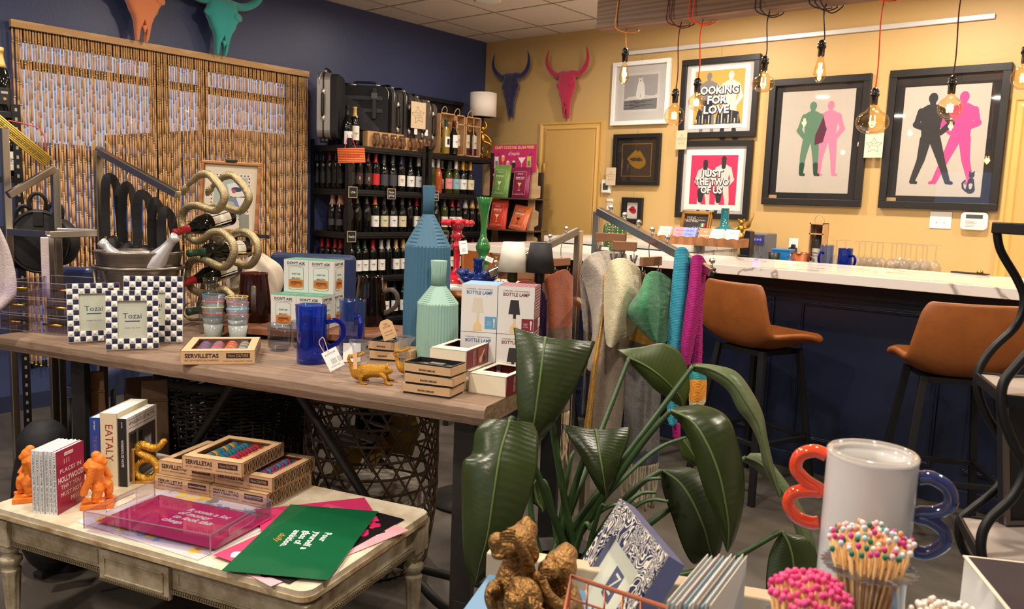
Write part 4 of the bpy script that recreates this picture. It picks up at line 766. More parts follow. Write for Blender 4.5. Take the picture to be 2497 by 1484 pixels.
# ---- slush mix display by the corner ----
YD=5.86; t=thing('display_rack','pale wooden display rack of cocktail slush pouches with a pink header board','display rack',(-4.855,YD,0),0); ply=M('plywood',(206,172,130),.6,rgb2=(190,154,112),wave=(3,3,'Z'),noise=(8,.1))
for s in (-1,1):
    prof=[(-.0,.1),(.0,1.0),(.02,1.03),(.02,1.10),(-.02,1.12),(-.02,1.2),(.02,1.22),(.02,1.34),(-.02,1.36),(-.02,1.46),(.03,1.47),(.03,1.57),(.0,1.58),(-.0,1.72),(-.03,1.78),(-.07,1.72),(-.09,1.57),(-.09,.1)]
    MB().prism([(x,y) for x,y in prof],-.006,.006,T=TR(s*.275,.0,0)@RZ(R(8 if s>0 else 10))@FRONT).build('side_panel',ply,t,bevel=.001)
for z in (1.0,1.17,1.46) : MB().box(-.3,.31,-.13,.13,z-.012,z).build('shelf',M('ply_edge',(92,70,50),.7),t)
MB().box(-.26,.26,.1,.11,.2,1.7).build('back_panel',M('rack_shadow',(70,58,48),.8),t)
a=Art(); a.T=TR(.01,-.03,0); a.box(-.26,.26,0,.006,1.7,1.945)
a.txt('CRAFT COCKTAIL SLUSH MIXES',.036,0,1.92,1,fit=.47,bold=.02); a.txt("d'marie",.05,.0,1.865,2,shear=.3,fit=.13)
for i,(x,k,c) in enumerate(((-.21,'h',2),(-.13,'w',3),(-.07,'s',4),(.0,'s',5),(.095,'m',2),(.18,'h',6))):
    if k=='h': a.lay(R4(x-.024,x+.024,1.73,1.84),c); a.lay(limb((x+.0,1.84),(x+.03,1.87),.003,.003),5); a.lay(R4(x-.015,x+.015,1.75,1.80),7)
    if k=='w': a.lay(arc(x,1.82,.02,0,360,12,.03)[:-1],c); a.lay(R4(x-.002,x+.002,1.745,1.8),c); a.lay(arc(x,1.835,.018,0,180,8),2)
    if k=='s': a.lay(arc(x,1.765,.024,0,360,12,.032)[:-1],c); a.lay(arc(x,1.785,.018,0,180,8),2)
    if k=='m': a.lay([(x-.045,1.83),(x+.045,1.83),(x,1.77)],c); a.lay(R4(x-.002,x+.002,1.73,1.77),c); a.lay(R4(x-.02,x+.02,1.726,1.731),c)
a.build('header_board',[M('header_pink',(196,48,106),.5),M('header_yellow',(244,206,110),.5),M('header_white',(236,226,224),.5),M('drink_orange',(236,160,70),.5),M('drink_pink',(230,140,170),.5),M('drink_dark',(50,44,48),.5),M('drink_lime',(196,200,70),.5),M('drink_line',(120,120,124),.5)],t)
def pouch(label,px,z,w,h,c1,c2,title,rz=0,tilt=-6,icon=(236,226,200),band=None,dy=0):
    p=P(px,500,y=YD-.07-dy); t=thing('drink_mix_pouch',label,'pouch',(p.x,YD-.07-dy,z),rot=(R(tilt),R(rz),0),group='slush mix pouches'); m1=M('pouch_'+str(c1),c1,.3,rgb2=c2,noise=(3,0),coat=.3); m1.node_tree.nodes['Principled BSDF'].inputs['Coat Roughness'].default_value=.3
    def f(u,v): 
        s=2*u-1; puff=(1-s**4)*(math.sin(min(1,v*1.15)*pi)**.6 if v>0 and v<.87 else 0)*.022
        return (s*w/2*(1-.04*math.sin(v*pi)),-puff-.002,v*h)
    def g(u,v): x,y,z_=f(1-u,v); return (x,.004,z_)
    b=MB(); b.grid(f,10,12).grid(g,1,1); b.build('bag',m1,t)
    a=Art(); a.T=TR(0,-.026,0); 
    fr=[(-w*.36,h*.1,-w*.352,h*.84),(w*.352,h*.1,w*.36,h*.84),(-w*.36,h*.1,w*.36,h*.105),(-w*.36,h*.835,w*.36,h*.84)]
    for x0,y0,x1,y1 in fr: a.lay(R4(x0,x1,y0,y1),0)
    a.txt("d'marie",.022,0,h*.77,0,shear=.3); a.txt(title,.022,0,h*.64,0,fit=w*.5,bold=.02); a.txt('COCKTAIL SLUSH MIX',.008,0,h*.59,0,fit=w*.45)
    a.lay([(-.025,h*.48),(.025,h*.48),(.0,h*.36)],1); a.lay(R4(-.002,.002,h*.24,h*.38),1); a.lay(arc(0,h*.24,.018,180,360,6,.004),1); a.txt('makes 8 servings',.008,0,h*.14,0,fit=w*.5)
    a.build('print',[M('pouch_white',(236,228,220),.5),M('pouch_icon_'+str(icon[0]),icon,.5)],t); return t
pouch('green SPICY MARGARITA pouch, upper left of the display rack',1217,1.462,.2,.30,(70,130,80),(150,180,80),'SPICY MARGARITA',2,dy=.02)
pouch('plum CREAMY COCO pouch, upper right of the display rack',1267,1.462,.2,.28,(130,34,72),(150,40,84),'CREAMY COCO',0,icon=(240,200,100))
pouch('pink pouch peeking out behind the green pouch',1212,1.47,.2,.315,(214,40,90),(190,30,80),'BERRY',-3,-6,dy=-.03)
pouch('orange APEROL SPRITZ style pouch on the middle tier left',1214,1.172,.2,.27,(224,80,40),(214,60,50),'SPRITZ',2,dy=.02)
pouch('red and yellow SANGRIA pouch leaning on the middle tier right',1262,1.172,.2,.23,(206,40,70),(236,150,50),'SANGRIA',7,-16,icon=(60,40,30),dy=.02)
pouch('amber pouch on the bottom tier left of the display rack',1218,.83,.2,.16,(206,130,60),(190,110,50),'MIMOSA',0); pouch('crimson pouch on the bottom tier right of the display rack',1265,.83,.2,.15,(150,30,50),(130,26,44),'RED',0)
# ---- left edge: rack corner with champagne, yellow sign ----
t=rack('black slotted metal rack at the far left edge with champagne and wine',.0,.4,[1.2,1.57],1.6,-3.1,-2.8) if 0 else None
# ---- framed print on an easel in front of the curtain ----
pc=P(557,566,d=4.45); t=thing('easel_picture','wood framed cream print with a dotted border, clipped to a black easel','picture',(pc.x,pc.y,pc.z),rot=(R(-6),R(1.5),R(38)))
w,h=.165,.385; fm=M('frame_oak',(176,116,62),.4,rgb2=(150,92,46),wave=(4,5,'Z'),noise=(8,.1)); b=MB()
for x0,x1,z0,z1 in ((-w,w,0,.018),(-w,w,h-.018,h),(-w,-w+.018,.018,h-.018),(w-.018,w,.018,h-.018)): b.box(x0,x1,-.022,0,z0,z1)
b.build('frame',fm,t,bevel=.004); a=Art(); a.T=TR(0,-.006,0); a.box(-w+.01,w-.01,0,.004,.01,h-.01); iw=.1; z0,z1=.075,.31
a.lay(R4(-iw-.012,iw+.012,z0-.012,z1+.012),1); a.lay(R4(-iw+.008,iw-.008,z0+.008,z1-.008),2)
for i in range(11):
    for zz in (z0-.002,z1+.001): a.lay(R4(-iw+i*.019,-iw+i*.019+.008,zz-.003,zz+.004),3)
for i in range(12):
    for xx in (-iw-.003,iw+.001): a.lay(R4(xx-.003,xx+.004,z0+i*.02,z0+i*.02+.007),3)
a.lay([(.0,.2),(-.02,.26),(.03,.275),(.07,.24),(.085,.2),(.08,.1),(.05,.14),(.0,.2)],4); a.lay(arc(.035,.235,.03,0,360,14,.014)[:-1],3); a.lay(arc(.02,.225,.012,0,360,10)[:-1],5)
a.lay([(-.03,.18),(.03,.2),(.07,.11),(.06,.09),(.02,.17)],6); a.build('print',[M('easel_mat',(222,208,182),.8),M('print_peach',(232,214,194),.8),M('print_sage',(170,182,172),.8),M('print_navy',(50,62,100),.7),M('print_milk',(222,222,220),.7),M('print_coral',(200,80,60),.7),M('print_slateblue',(120,130,170),.7)],t)
MB().box(-w+.016,w-.016,-.016,-.0145,.016,h-.016).build('glass',fglass,t)
MB().box(-.03,.03,-.03,.01,h-.005,h+.012).build('clip',black,t,bevel=.004); MB().box(-.2,.22,-.035,.03,-.02,-.002).build('easel_ledge',black,t); b=MB(); b.bar((0,.03,h+.01),(0,.05,-1.15),.02); b.bar((0,.03,h-.02),(0,.35,-1.15),.018); b.bar((-.1,.03,-.02),(-.25,.03,-1.15),.018); b.bar((.1,.03,-.02),(.25,.03,-1.15),.018); b.build('easel_legs',black,t)
# =================== big reclaimed wood table ===================
TA=R(16); TZ=.85; TO=Vector((-3.42,1.09,0)); TU=Vector((math.cos(TA),math.sin(TA),0)); TV=Vector((-math.sin(TA),math.cos(TA),0))
def TT(u,v,z=TZ): return TO+TU*u+TV*v+Vector((0,0,z))
def face(px): return R(39.8)-math.atan((px-CX)/F)     # yaw that turns local -y to the camera at that column
recl=M('reclaimed_wood',(154,128,106),.62,rgb2=(108,86,70),noise=(5,.15),stretch=(.5,9,9),bump=(14,.35)); endg=M('reclaimed_end_grain',(120,98,74),.85,noise=(40,.35),bump=(60,.8))
t=thing('display_table','long reclaimed plank table on dark iron trestle legs','table',TO,TA)
rn=random.Random(5); ex=[rn.uniform(-.0025,.0025) for _ in range(61)]
vs=[0,.25,.49,.73,.95]
for k in range(4):
    v0,v1=vs[k]+.0015,vs[k+1]-.0015
    def f(u,v,k=k,v0=v0,v1=v1):
        x=u*2.05; e=ex[int(u*60)]
        a=v*2*pi; pr=[(v0+(e if k==0 else 0),TZ-.052),(v1,TZ-.052),(v1,TZ),(v0+.008+(e*.6 if k==0 else 0),TZ),(v0+(e if k==0 else 0),TZ-.012)]
        return None
    b=MB(); pr0=[(v0+.006,TZ-.056),(v1,TZ-.056),(v1,TZ-.001),(v0+.012,TZ),(v0+.001,TZ-.008),(v0-.003 if k==0 else v0,TZ-.03)]; n=len(pr0); V_=[]
    for i in range(61):
        x=2.05*i/60; e=ex[i] if k==0 else 0
        if i==60: x+=[.0,.02,.005,.012][k]
        for (y,z) in pr0: V_.append((x,y+(e if y<v0+.02 else 0),z-(abs(e)*.5 if y<v0+.005 else 0)))
    b.add(V_,[(i*n+j,i*n+(j+1)%n,(i+1)*n+(j+1)%n,(i+1)*n+j) for i in range(60) for j in range(n)],0,False); b.add([V_[60*n+j] for j in range(n)],[tuple(range(n-1,-1,-1))],1); b.add([V_[j] for j in range(n)],[tuple(range(n))],1)
    b.build('plank',[recl,endg],t,bevel=.002)
MB().box(.86,1.0,-.0045,.01,TZ-.045,TZ-.022).build('wood_patch',M('patch_wood',(150,112,74),.7,rgb2=(120,86,54),wave=(5,8,'X'),noise=(8,.1)),t,bevel=.002) if 0 else None
for uu in (.33,1.95):
    b=MB(); b.box(uu-.035,uu+.035,.08,.11,.1,TZ-.056).box(uu-.035,uu+.035,.80,.83,.1,TZ-.056).box(uu-.035,uu+.035,.06,.88,TZ-.07,TZ-.056)
    for vv,s in ((.095,-1),(.815,1)):
        pts=spline([(uu,vv,.22),(uu,vv+s*.02,.12),(uu,vv+s*.10,.03),(uu,vv+s*.2,.006)],6); b.tube(pts,.022,4,flat=1.5,sm=False)
    b.build('trestle_leg',iron,t,bevel=.003)
for a,c in (((1.22,.2,TZ-.06),(1.72,.25,.15)),((1.0,.2,TZ-.06),(.5,.25,.15))):
    MB().tube(spline([a,(Vector(a)+Vector(c))/2,c,(c[0]+(.12 if c[0]>1 else -.12),c[1],.08)],5),.016,8).build('brace_rod',iron,t)
MB().tube([(.3,.4,.12),(1.95,.4,.12)],.016,8).build('stretcher_rod',iron,t)
# checked photo frames
ink2=M('inlay_navy',(26,32,62),.25,coat=.4,noise=(30,.4)); pearl=M('inlay_white',(222,220,214),.3,coat=.4,noise=(20,.06)); bone=M('frame_bone',(206,196,180),.5)
def checkframe(label,px,py,nx,nz,ts,yaw,ow,tilt=-10,cover=True,z=TZ,brd=3 if 0 else 2):
    p=P(px,py,z=z); w=nx*ts; h=nz*ts; t=thing('photo_frame',label,'photo frame',(p.x,p.y,z+.004),rot=(R(tilt),0,yaw),group='checked photo frames'); b=MB()
    nb=3 if nx>9 else 2
    for i in range(nx):
        for j in range(nz):
            if nb<=i<nx-nb and nb<=j<nz-nb: continue
            x0=-w/2+i*ts; z0=j*ts; c=(i+j)%2; g=.0006
            vs=[(x0+g,0,z0+g),(x0+ts-g,0,z0+g),(x0+ts-g,0,z0+ts-g),(x0+g,0,z0+ts-g),(x0+ts/2,-.0065,z0+ts/2)]
            vs=[(x,y-.012,z_) for x,y,z_ in vs]; b.add(vs,[(0,1,4),(1,2,4),(2,3,4),(3,0,4)],c,False)
    iw=nb*ts
    for x0,x1,z0,z1 in ((-w/2,w/2,0,iw),(-w/2,w/2,h-iw,h),(-w/2,-w/2+iw,iw,h-iw),(w/2-iw,w/2,iw,h-iw)): b.box(x0,x1,-.012,0,z0,z1,2)
    b.build('frame',[ink2,pearl,bone],t)
    a=Art(); a.T=TR(0,-.004,0); a.box(-w/2+iw-.002,w/2-iw+.002,0,.003,iw-.002,h-iw+.002)
    if cover: a.txt('Tozai',.028,0,h*.56,1,shear=0); a.lay(R4(-.024,.024,h*.56-.02,h*.56-.016),1); a.txt('4 x 6 in | 10 x 15 cm',.006,0,h*.36,1)
    a.build('insert',[M('insert_paper',(190,194,178),.6),M('insert_ink',(40,50,90),.6)],t)
    MB().box(-w/2+iw-.004,w/2-iw+.004,-.009,-.008,iw-.004,h-iw+.004).build('glass',fglass,t)
    MB().prism([(-.03,.02),(.03,.02),(.02,h*.7),(-.02,h*.7)],0,.003,T=TR(0,.0,0)@RX(R(-22))@TR(0,.004,0)@FRONT).build('easel_back',black,t); return t
checkframe('navy and white checked photo frame in front of the other two','' or 324,853,9,11,.0189,R(62),0)
checkframe('navy and white checked photo frame standing at the left of the three',232,834,9,11,.0195,R(70),0,-12)
checkframe('tallest navy and white checked photo frame, partly hidden behind the front one',374,836,10,12,.0205,R(55),0,-10)
# acrylic drawer boxes
goldb=M('brushed_gold',(214,160,84),.25,1)
for k in range(3):
    p=P(150,780,z=TZ+.03); w,d,h=.34,.26,.058; z=TZ+.002+k*.066; t=thing('acrylic_tray','clear acrylic box with gold bar handles, %s of the stack of three'%(['bottom','middle','top'][k]),'tray',(p.x+.0,p.y+.01*k,z),R(24+3*k),'clear acrylic boxes'); b=MB(); th=.004
    b.box(-w/2,w/2,-d/2,d/2,0,th).box(-w/2,w/2,-d/2,-d/2+th,th,h).box(-w/2,w/2,d/2-th,d/2,th,h).box(-w/2,-w/2+th,-d/2+th,d/2-th,th,h).box(w/2-th,w/2,-d/2+th,d/2-th,th,h); b.build('box',acrylic,t)
    b=MB()
    for z0 in (0,h): b.bar((-w/2,-d/2,z0),(w/2,-d/2,z0),.0028); b.bar((-w/2,d/2,z0),(w/2,d/2,z0),.0028); b.bar((-w/2,-d/2,z0),(-w/2,d/2,z0),.0028); b.bar((w/2,-d/2,z0),(w/2,d/2,z0),.0028)
    for x in (-w/2,w/2):
        for y in (-d/2,d/2): b.bar((x,y,0),(x,y,h),.0028)
    b.build('polished_edges',GL('box_edge',(236,230,236),.08,.3,.4,(214,204,210)),t)
    for x in (-.1,.1):
        b=MB(); y=-d/2-.014; b.tube([(x-.045,y,h*.6),(x+.045,y,h*.6)],.0045,8)
        for q in (-.03,.03): b.tube([(x+q,y,h*.6),(x+q,y+.014,h*.6)],.0035,6)
        b.build('handle',goldb,t)
# champagne tub on its stand, behind the table
steel=M('brushed_steel',(150,142,134),.33,1,bump=(60,.1,'Z')); pb=P(340,640,d=3.35); bz=P(340,612,d=3.35).z
t=thing('champagne_tub','oval brushed steel champagne tub in a ring stand behind the checked frames','tub',(pb.x,pb.y,0),face(340)); sy=.75
MB().lathe([(0,bz-.24),(.11,bz-.24),(.135,bz-.2),(.155,bz-.06),(.165,bz-.012),(.172,bz),(.168,bz+.003),(.160,bz-.01),(.15,bz-.06),(.13,bz-.19),(0,bz-.2)],48,sy=sy).build('tub',steel,t)
MB().tube([(.172*math.cos(a)*1.0,.172*math.sin(a)*sy,bz-.065) for a in [2*pi*i/40 for i in range(40)]],.008,8,cyc=True).build('stand_ring',steel,t)
for s in (-1,1):
    for q in (-1,1): MB().tube([(s*.168,q*.03,bz-.065),(s*.15,q*.05,bz-.3),(s*.17,q*.09,0)],.007,6).build('stand_leg',steel,t)
MB().lathe([(0,bz-.03),(.15,bz-.03)],40,sy=sy).build('ice',M('ice_cubes',(190,192,196),.2,tr=.3,bump=(40,1)),t,kind='stuff')
foil=M('silver_foil',(214,212,214),.3,.6,bump=(60,.15))
def champ(px0,py0,dx,label,dd=0):
    p=P(px0,py0,d=3.33+dd); q=Vector((pb.x,pb.y,bz-.12))+Vector((math.cos(face(340)),math.sin(face(340)),0))*dx+Vector((-math.sin(face(340)),math.cos(face(340)),0))*dd; ax=(p-q).normalized(); o=p-ax*.315
    rot=ax.to_track_quat('Z','Y').to_euler(); o_=MB().lathe(bottle_prof('champ'),20).build('champagne_bottle',dg_,None,o,rot,label=label,cat='champagne bottle')
    MB().lathe([(.0448,.13),(.0446,.15),(.039,.192),(.0242,.236),(.0185,.268),(.0185,.29),(.0205,.293),(.0205,.314),(0,.317)],24).build('foil_capsule',foil,o_); MB().lathe([(.0445,.04),(.0445,.12)],20).build('label',lwhite,o_)
champ(246,588,.0,'silver foiled champagne bottle leaning left in the steel tub',.05); champ(430,574,-.0,'silver foiled champagne bottle leaning right in the steel tub',-.05)
# snake wine rack
A_=Vector((-.139,.99,0)).normalized(); S0=P(500,786,z=TZ+.012)
def SP(px,py,k=0,off=0):
    v=Vector((px-CX,py-CY,F)); r=Vector((v.dot(Xv),v.dot(Yv),-v.dot(dn))); o=Vector((0,0,H)); O_=S0+A_*off
    return o+r*((O_-o).dot(A_)/r.dot(A_))
path=[(110,232),(130,205),(175,165),(235,120),(300,118),(350,165),(400,225),(430,300),(405,370),(360,415),(290,400),(220,375),(140,380),(90,430),(80,500),(95,570),(140,630),(200,665),(260,645),(320,600),(390,590),(450,620),(500,690),(505,770),(470,850),(420,880),(350,860),(280,825),(220,810),(160,830),(125,890),(125,970),(150,1040),(200,1080),(270,1095),(350,1090),(420,1060)]
path2=[(420,1060),(470,1090),(510,1140),(515,1210),(470,1270),(400,1300),(300,1310),(220,1310),(150,1310),(105,1280),(95,1230),(110,1190),(152,1170)]
def sc(p): return (420+p[0]/3.373,400+p[1]/3.373)
snm=M('antique_snake_gold',(176,160,122),.36,.85,bump=(260,.9)); P0=[SP(*sc(p)) for p in path+path2[1:]]
zmin=min(p.z for p in P0); P0=[p+Vector((0,0,TZ+.014-zmin if 1 else 0)) for p in P0]
t=thing('snake_wine_rack','antique gold wine rack of two coiled snakes with a grey swing tag','wine rack',(0,0,0)); L=len(P0); 
for k,off in enumerate((0,.125)):
    pts=spline([p+A_*off for p in P0],4); n=len(pts); rr=[.0145*(.55+.45*min(1,i/12)) if i<12 else .0165*(1 if i<n*.7 else max(.12,1-(i-n*.7)/(n*.3)*.9)) for i in range(n)]
    o=MB().tube(pts,rr,12).build('snake_body',snm,t); h=pts[0]; d=(pts[0]-pts[3]).normalized(); q=d.to_track_quat('X','Z').to_matrix().to_4x4(); b=MB(); b.sph((.004,0,0),(.03,.017,.014),14,T=TR(h)@q); b.sph((.022,0,-.004),(.016,.012,.009),10,T=TR(h)@q)
    for s in (-1,1): b.sph((.01,s*.012,.009),(.004,.003,.004),8,T=TR(h)@q)
    b.build('snake_head',snm,o)
for i in (7,14,23,31,40): MB().tube([P0[i],P0[i]+A_*.125],.003,6).build('cross_rod',brass,t)
tg=SP(*sc((590,415)),off=.125)+Vector((0,0,0)); a=Art(); a.box(-.02,.02,-.001,.001,-.088,0); a.txt('home',.012,0,-.05,1,rot=pi/2,fit=.03); o=a.build('swing_tag',[M('tag_grey',(128,130,120),.7),ink],t,loc=tg,rot=(0,0,face(590)))
MB().tube([(0,0,0),(-.003,0,.03),(0,0,.066)],.0012,4).build('tag_string',M('string_white',(214,206,190),.8),o)
caps=[((425,577),'burg',capc['red'],'red capped wine bottle with a cream label, topmost in the snake rack',14),((460,627),'bord',capc['green'],'green capped wine bottle with a white label in the middle of the snake rack',2),((440,702),'burg',capc['red'],'red capped wine bottle third down in the snake rack',12),((458,770),'bord',capc['green'],'green capped wine bottle lowest in the snake rack',3)]
for (px,py),kd,cm_,lb,tl in caps:
    p=SP(px,py,off=-.075)+Vector((0,0,TZ+.014-zmin)); ax=-(A_*math.cos(R(tl))+Vector((0,0,math.sin(R(tl))))); o=p-ax*.298
    q=ax.to_track_quat('Z','Y').to_matrix().to_4x4(); best=q@RZ(R(-120)); bottle(o,kd,dg_,.07,cm_,M('label_ivory',(226,220,206),.6),(.03,.12),label=lb,rot=best.to_euler(),lw=3.0,deco=[(0,.06,.03,.008,2),(0,.04,.02,.004,1)])
# carafe and nested tumblers
p=P(518,814,z=TZ); t=thing('carafe','clear glass carafe behind the nested tumblers','carafe',(p.x-.03,p.y+.01,TZ)); MB().lathe([(0,0),(.042,0),(.045,.01),(.047,.09),(.044,.13),(.026,.17),(.022,.19),(.03,.225),(.0285,.225),(.0205,.19),(.0245,.17),(.042,.13),(.044,.09),(.042,.014),(0,.012)],32).build('body',glass,t)
frost=GL('frosted_tumbler',(235,240,240),.2,.15,.72,(232,238,234)); clr=GL('clear_tumbler',(246,248,250),.03,.22,.06,(220,226,226))
rims=dict(red=(190,50,50),yellow=(224,180,50),pink=(206,90,120),blue=(60,130,190))
def tumblers(px,py,cols,nm,dx=0,dy=0):
    p=P(px,py,z=TZ); 
    for i,c in enumerate(cols):
        t=thing('tumbler','frosted tumbler with a %s rim, %s in the %s nested stack'%(c,['lowest','second up','third up','fourth up','topmost'][i if i<len(cols)-1 else 4],nm),'tumbler',(p.x+dx+random.uniform(-.002,.002),p.y+dy,TZ+.001+i*.0232),random.random(),'nested tumblers')
        t.rotation_euler=(R(random.uniform(-1.5,1.5)),R(random.uniform(-1.5,1.5)),0)
        b=MB(); b.lathe([(0,0),(.028,0),(.030,.004),(.0375,.055),(.036,.055),(.0285,.006),(0,.006)],28,0); b.lathe([(.0375,.055),(.0425,.096),(.041,.096),(.036,.055)],28,1); b.build('cup',[frost,clr],t)
        MB().tube([(.0418*math.cos(a),.0418*math.sin(a),.0965) for a in [2*pi*j/32 for j in range(32)]],.0014,6,cyc=True).build('rim',M('rim_'+c,rims[c],.3),t)
tumblers(520,822,['red','yellow','pink','blue'],'left'); tumblers(580,826,['red','blue','pink','yellow'],'right'); tumblers(592,806,['red','yellow','blue','yellow','pink'],'rear',.01,.035)
# napkin gift boxes
kb=M('box_kraft',(196,160,120),.7,noise=(60,.04)); bwn=M('box_print',(92,62,48),.7); dkp=M('box_dark_print',(52,34,28),.7); film=GL('clear_film',(252,252,252),.05,.1)
napc=[(150,60,110),(220,70,110),(216,130,60),(60,130,160),(30,140,140),(200,50,50),(230,160,70),(80,110,160)]
def napkinbox(label,loc,rz,w=.24,d=.27,h=.046,ci=0,simple=False):
    t=thing('napkin_gift_box',label,'gift box',loc,rz,'boxed Mexican napkins'); b=MB(); x0,x1,y0,y1=-w/2,w/2,-d/2,d/2; wx,wy0,wy1=w*.38,-d*.36,d*.38
    b.box(x0,x1,y0,y0+.002,0,h).box(x0,x1,y1-.002,y1,0,h).box(x0,x0+.002,y0,y1,0,h).box(x1-.002,x1,y0,y1,0,h).box(x0,x1,y0,y1,0,.002)
    zt=h
    b.box(x0,x1,y0,wy0,zt-.0015,zt).box(x0,x1,wy1,y1,zt-.0015,zt).box(x0,-wx,wy0,wy1,zt-.0015,zt).box(wx,x1,wy0,wy1,zt-.0015,zt)
    b.T=TR(0,y0,0); T0=FRONT
    b.text('SERVILLETAS',.019,TR(0,-.0006,0)@FRONT@TR(-w*.215,h*.62,0),2,bold=.03,fit=w*.45); b.text('SET OF 4 MEXICAN NAPKINS',.008,TR(0,-.0006,0)@FRONT@TR(-w*.215,h*.3,0),1,fit=w*.45)
    b.box(w*.11,w*.43,-.0006,0,h*.45,h*.82,2); b.text('Verve CULTURE',.012,TR(0,-.0012,0)@FRONT@TR(w*.27,h*.63,0),0,fit=w*.27); b.text('Authentic. Purposeful. Artisan.',.007,TR(0,-.0006,0)@FRONT@TR(w*.27,h*.25,0),1,fit=w*.4)
    b.T=TR(x1,0,0)@RZ(pi/2); n=5; L_=d*.9/n
    for i in range(n):
        c=-d*.45+L_*(i+.5); F_=lambda pts:b.add([(x,-.0006,z) for x,z in pts],[tuple(range(len(pts)))],2)
        a_=h*.12; m_=h/2; e_=h*.88; s=L_/2
        F_([(c-s,a_),(c-s*.7,a_),(c-s,m_)]); F_([(c-s,e_),(c-s*.7,e_),(c-s,m_)][::-1])
        for g in (-1,1):
            F_([(c+g*s*.15,a_),(c+g*s*.32,a_),(c+g*s*.62,m_),(c+g*s*.45,m_)]); F_([(c+g*s*.15,e_),(c+g*s*.32,e_),(c+g*s*.62,m_),(c+g*s*.45,m_)])
            F_([(c+g*s*.48,a_),(c+g*s*.62,a_),(c+g*s*.92,m_),(c+g*s*.78,m_)]); F_([(c+g*s*.48,e_),(c+g*s*.62,e_),(c+g*s*.92,m_),(c+g*s*.78,m_)])
        F_([(c,a_*1.6),(c+s*.2,m_),(c,e_*.93),(c-s*.2,m_)])
    b.build('carton',[kb,bwn,dkp],t)
    MB().box(-wx-.002,wx+.002,wy0-.002,wy1+.002,h-.003,h-.0022).build('window_film',film,t)
    for i in range(4):
        x=-wx+wx*2*(i+.5)/4; r=wx/4*.95; b=MB(); c=napc[(ci+i)%8]; m1=M('napkin_%d'%((ci+i)%8),c,.9); m2=M('napkin_%d'%((ci+i+3)%8),napc[(ci+i+3)%8],.9)
        for j in range(10):
            y0_=wy0+(wy1-wy0)*j/10; b.tube([(x,y0_+.002,.02),(x,wy0+(wy1-wy0)*(j+1)/10-.001,.02)],[r*.92]*2,10,mat=0 if j%5 not in(1,3) else 1,flat=.95)
        b.build('napkin_roll',[m1,m2],t)
    return t
p=(P(437,889,z=TZ)+P(624,887,z=TZ))/2; nz=R(53); napkinbox('kraft box of rolled napkins on the big wooden table',p+Vector((-math.sin(nz),math.cos(nz),0))*.135,nz,.236,.27,.046,0)
# serving board and DON'T ASK boxes
N0=P(784,806,z=.895); bz_=R(28); uX=Vector((math.cos(bz_),math.sin(bz_),0)); uY=Vector((-math.sin(bz_),math.cos(bz_),0))
t=thing('serving_board','thick footed brown wooden board under the glass boxes and amber pitchers','board',N0-uX*.14+uY*.08-Vector((0,0,.0455)),bz_); bw=M('walnut_board',(134,82,50),.5,rgb2=(96,56,34),wave=(3,6,'Y'),noise=(8,.1),stretch=(1,4,1))
MB().prism(rrect(-.30,.52,-.13,.20,.05,4),.02,.043).build('board',bw,t,bevel=.003)
for x in (-.22,.4):
    for y in (-.08,.14): MB().box(x-.03,x+.03,y-.03,y+.03,0,.02).build('foot',bw,t)
gtop=M('box_green_top',(72,140,108),.5); gwh=M('box_white',(214,212,208),.5); whis=M('whiskey_print',(196,120,50),.6); whd=M('whiskey_dark',(160,84,34),.6); gln=M('glass_print_line',(120,130,120),.6); gpl=M('glass_print_fill',(206,214,204),.6); gln2=M('glass_print_base',(206,206,170),.6)
def glassart(b,w,h):
    a=Art(); a.T=b.T; gw=w*.3
    a.txt("DON'T ASK",.014,0,h*.89,0,fit=w*.72,bold=.02); a.txt('DOUBLE OLD FASHIONED GLASS',.006,0,h*.82,1,fit=w*.7)
    a.lay([(-gw,h*.12)]+[(gw*math.cos(t_),h*.12+.006*math.sin(t_)) for t_ in [pi+pi*i/10 for i in range(11)]]+[(gw,h*.74)]+[(gw*math.cos(t_),h*.74+.006*math.sin(t_)) for t_ in [pi*i/10 for i in range(11)]],1)
    s=.95; a.lay([(-gw*s,h*.13)]+[(gw*s*math.cos(t_),h*.13+.006*math.sin(t_)) for t_ in [pi+pi*i/10 for i in range(11)]]+[(gw*s,h*.735)]+[(gw*s*math.cos(t_),h*.735+.005*math.sin(t_)) for t_ in [pi*i/10 for i in range(11)]],2)
    a.lay([(-gw*s,h*.14)]+[(gw*s*math.cos(t_),h*.14+.006*math.sin(t_)) for t_ in [pi+pi*i/10 for i in range(11)]]+[(gw*s,h*.2),(-gw*s,h*.2)],6)
    a.lay([(-gw*s,h*.18)]+[(gw*s*math.cos(t_),h*.18+.006*math.sin(t_)) for t_ in [pi+pi*i/10 for i in range(11)]]+[(gw*s,h*.38)]+[(gw*s*math.cos(t_),h*.38+.004*math.sin(t_)) for t_ in [pi*i/10 for i in range(11)]],3)
    a.lay([(-gw*.8,h*.24),(-gw*.2,h*.2),(gw*.3,h*.27),(gw*.8,h*.2),(gw*.7,h*.32),(0,h*.34),(-gw*.6,h*.32)],4)
    for i,(tx,hh) in enumerate((("- DON'T ASK -",.56),('- BAD DAY -',.43),('- GOOD DAY -',.31))): a.txt(tx,.009,0,h*hh,0,bold=.03,fit=w*(.4+.04*i))
    b.v+=a.v; n=len(b.v)-len(a.v); b.f+=[tuple(i+n for i in f) for f in a.f]; b.m+=[[0,2,3,4,5,2,6][m] + (0) if False else {0:7,1:2,2:3,3:4,4:5,6:6}[m] for m in a.m]; b.s+=a.s
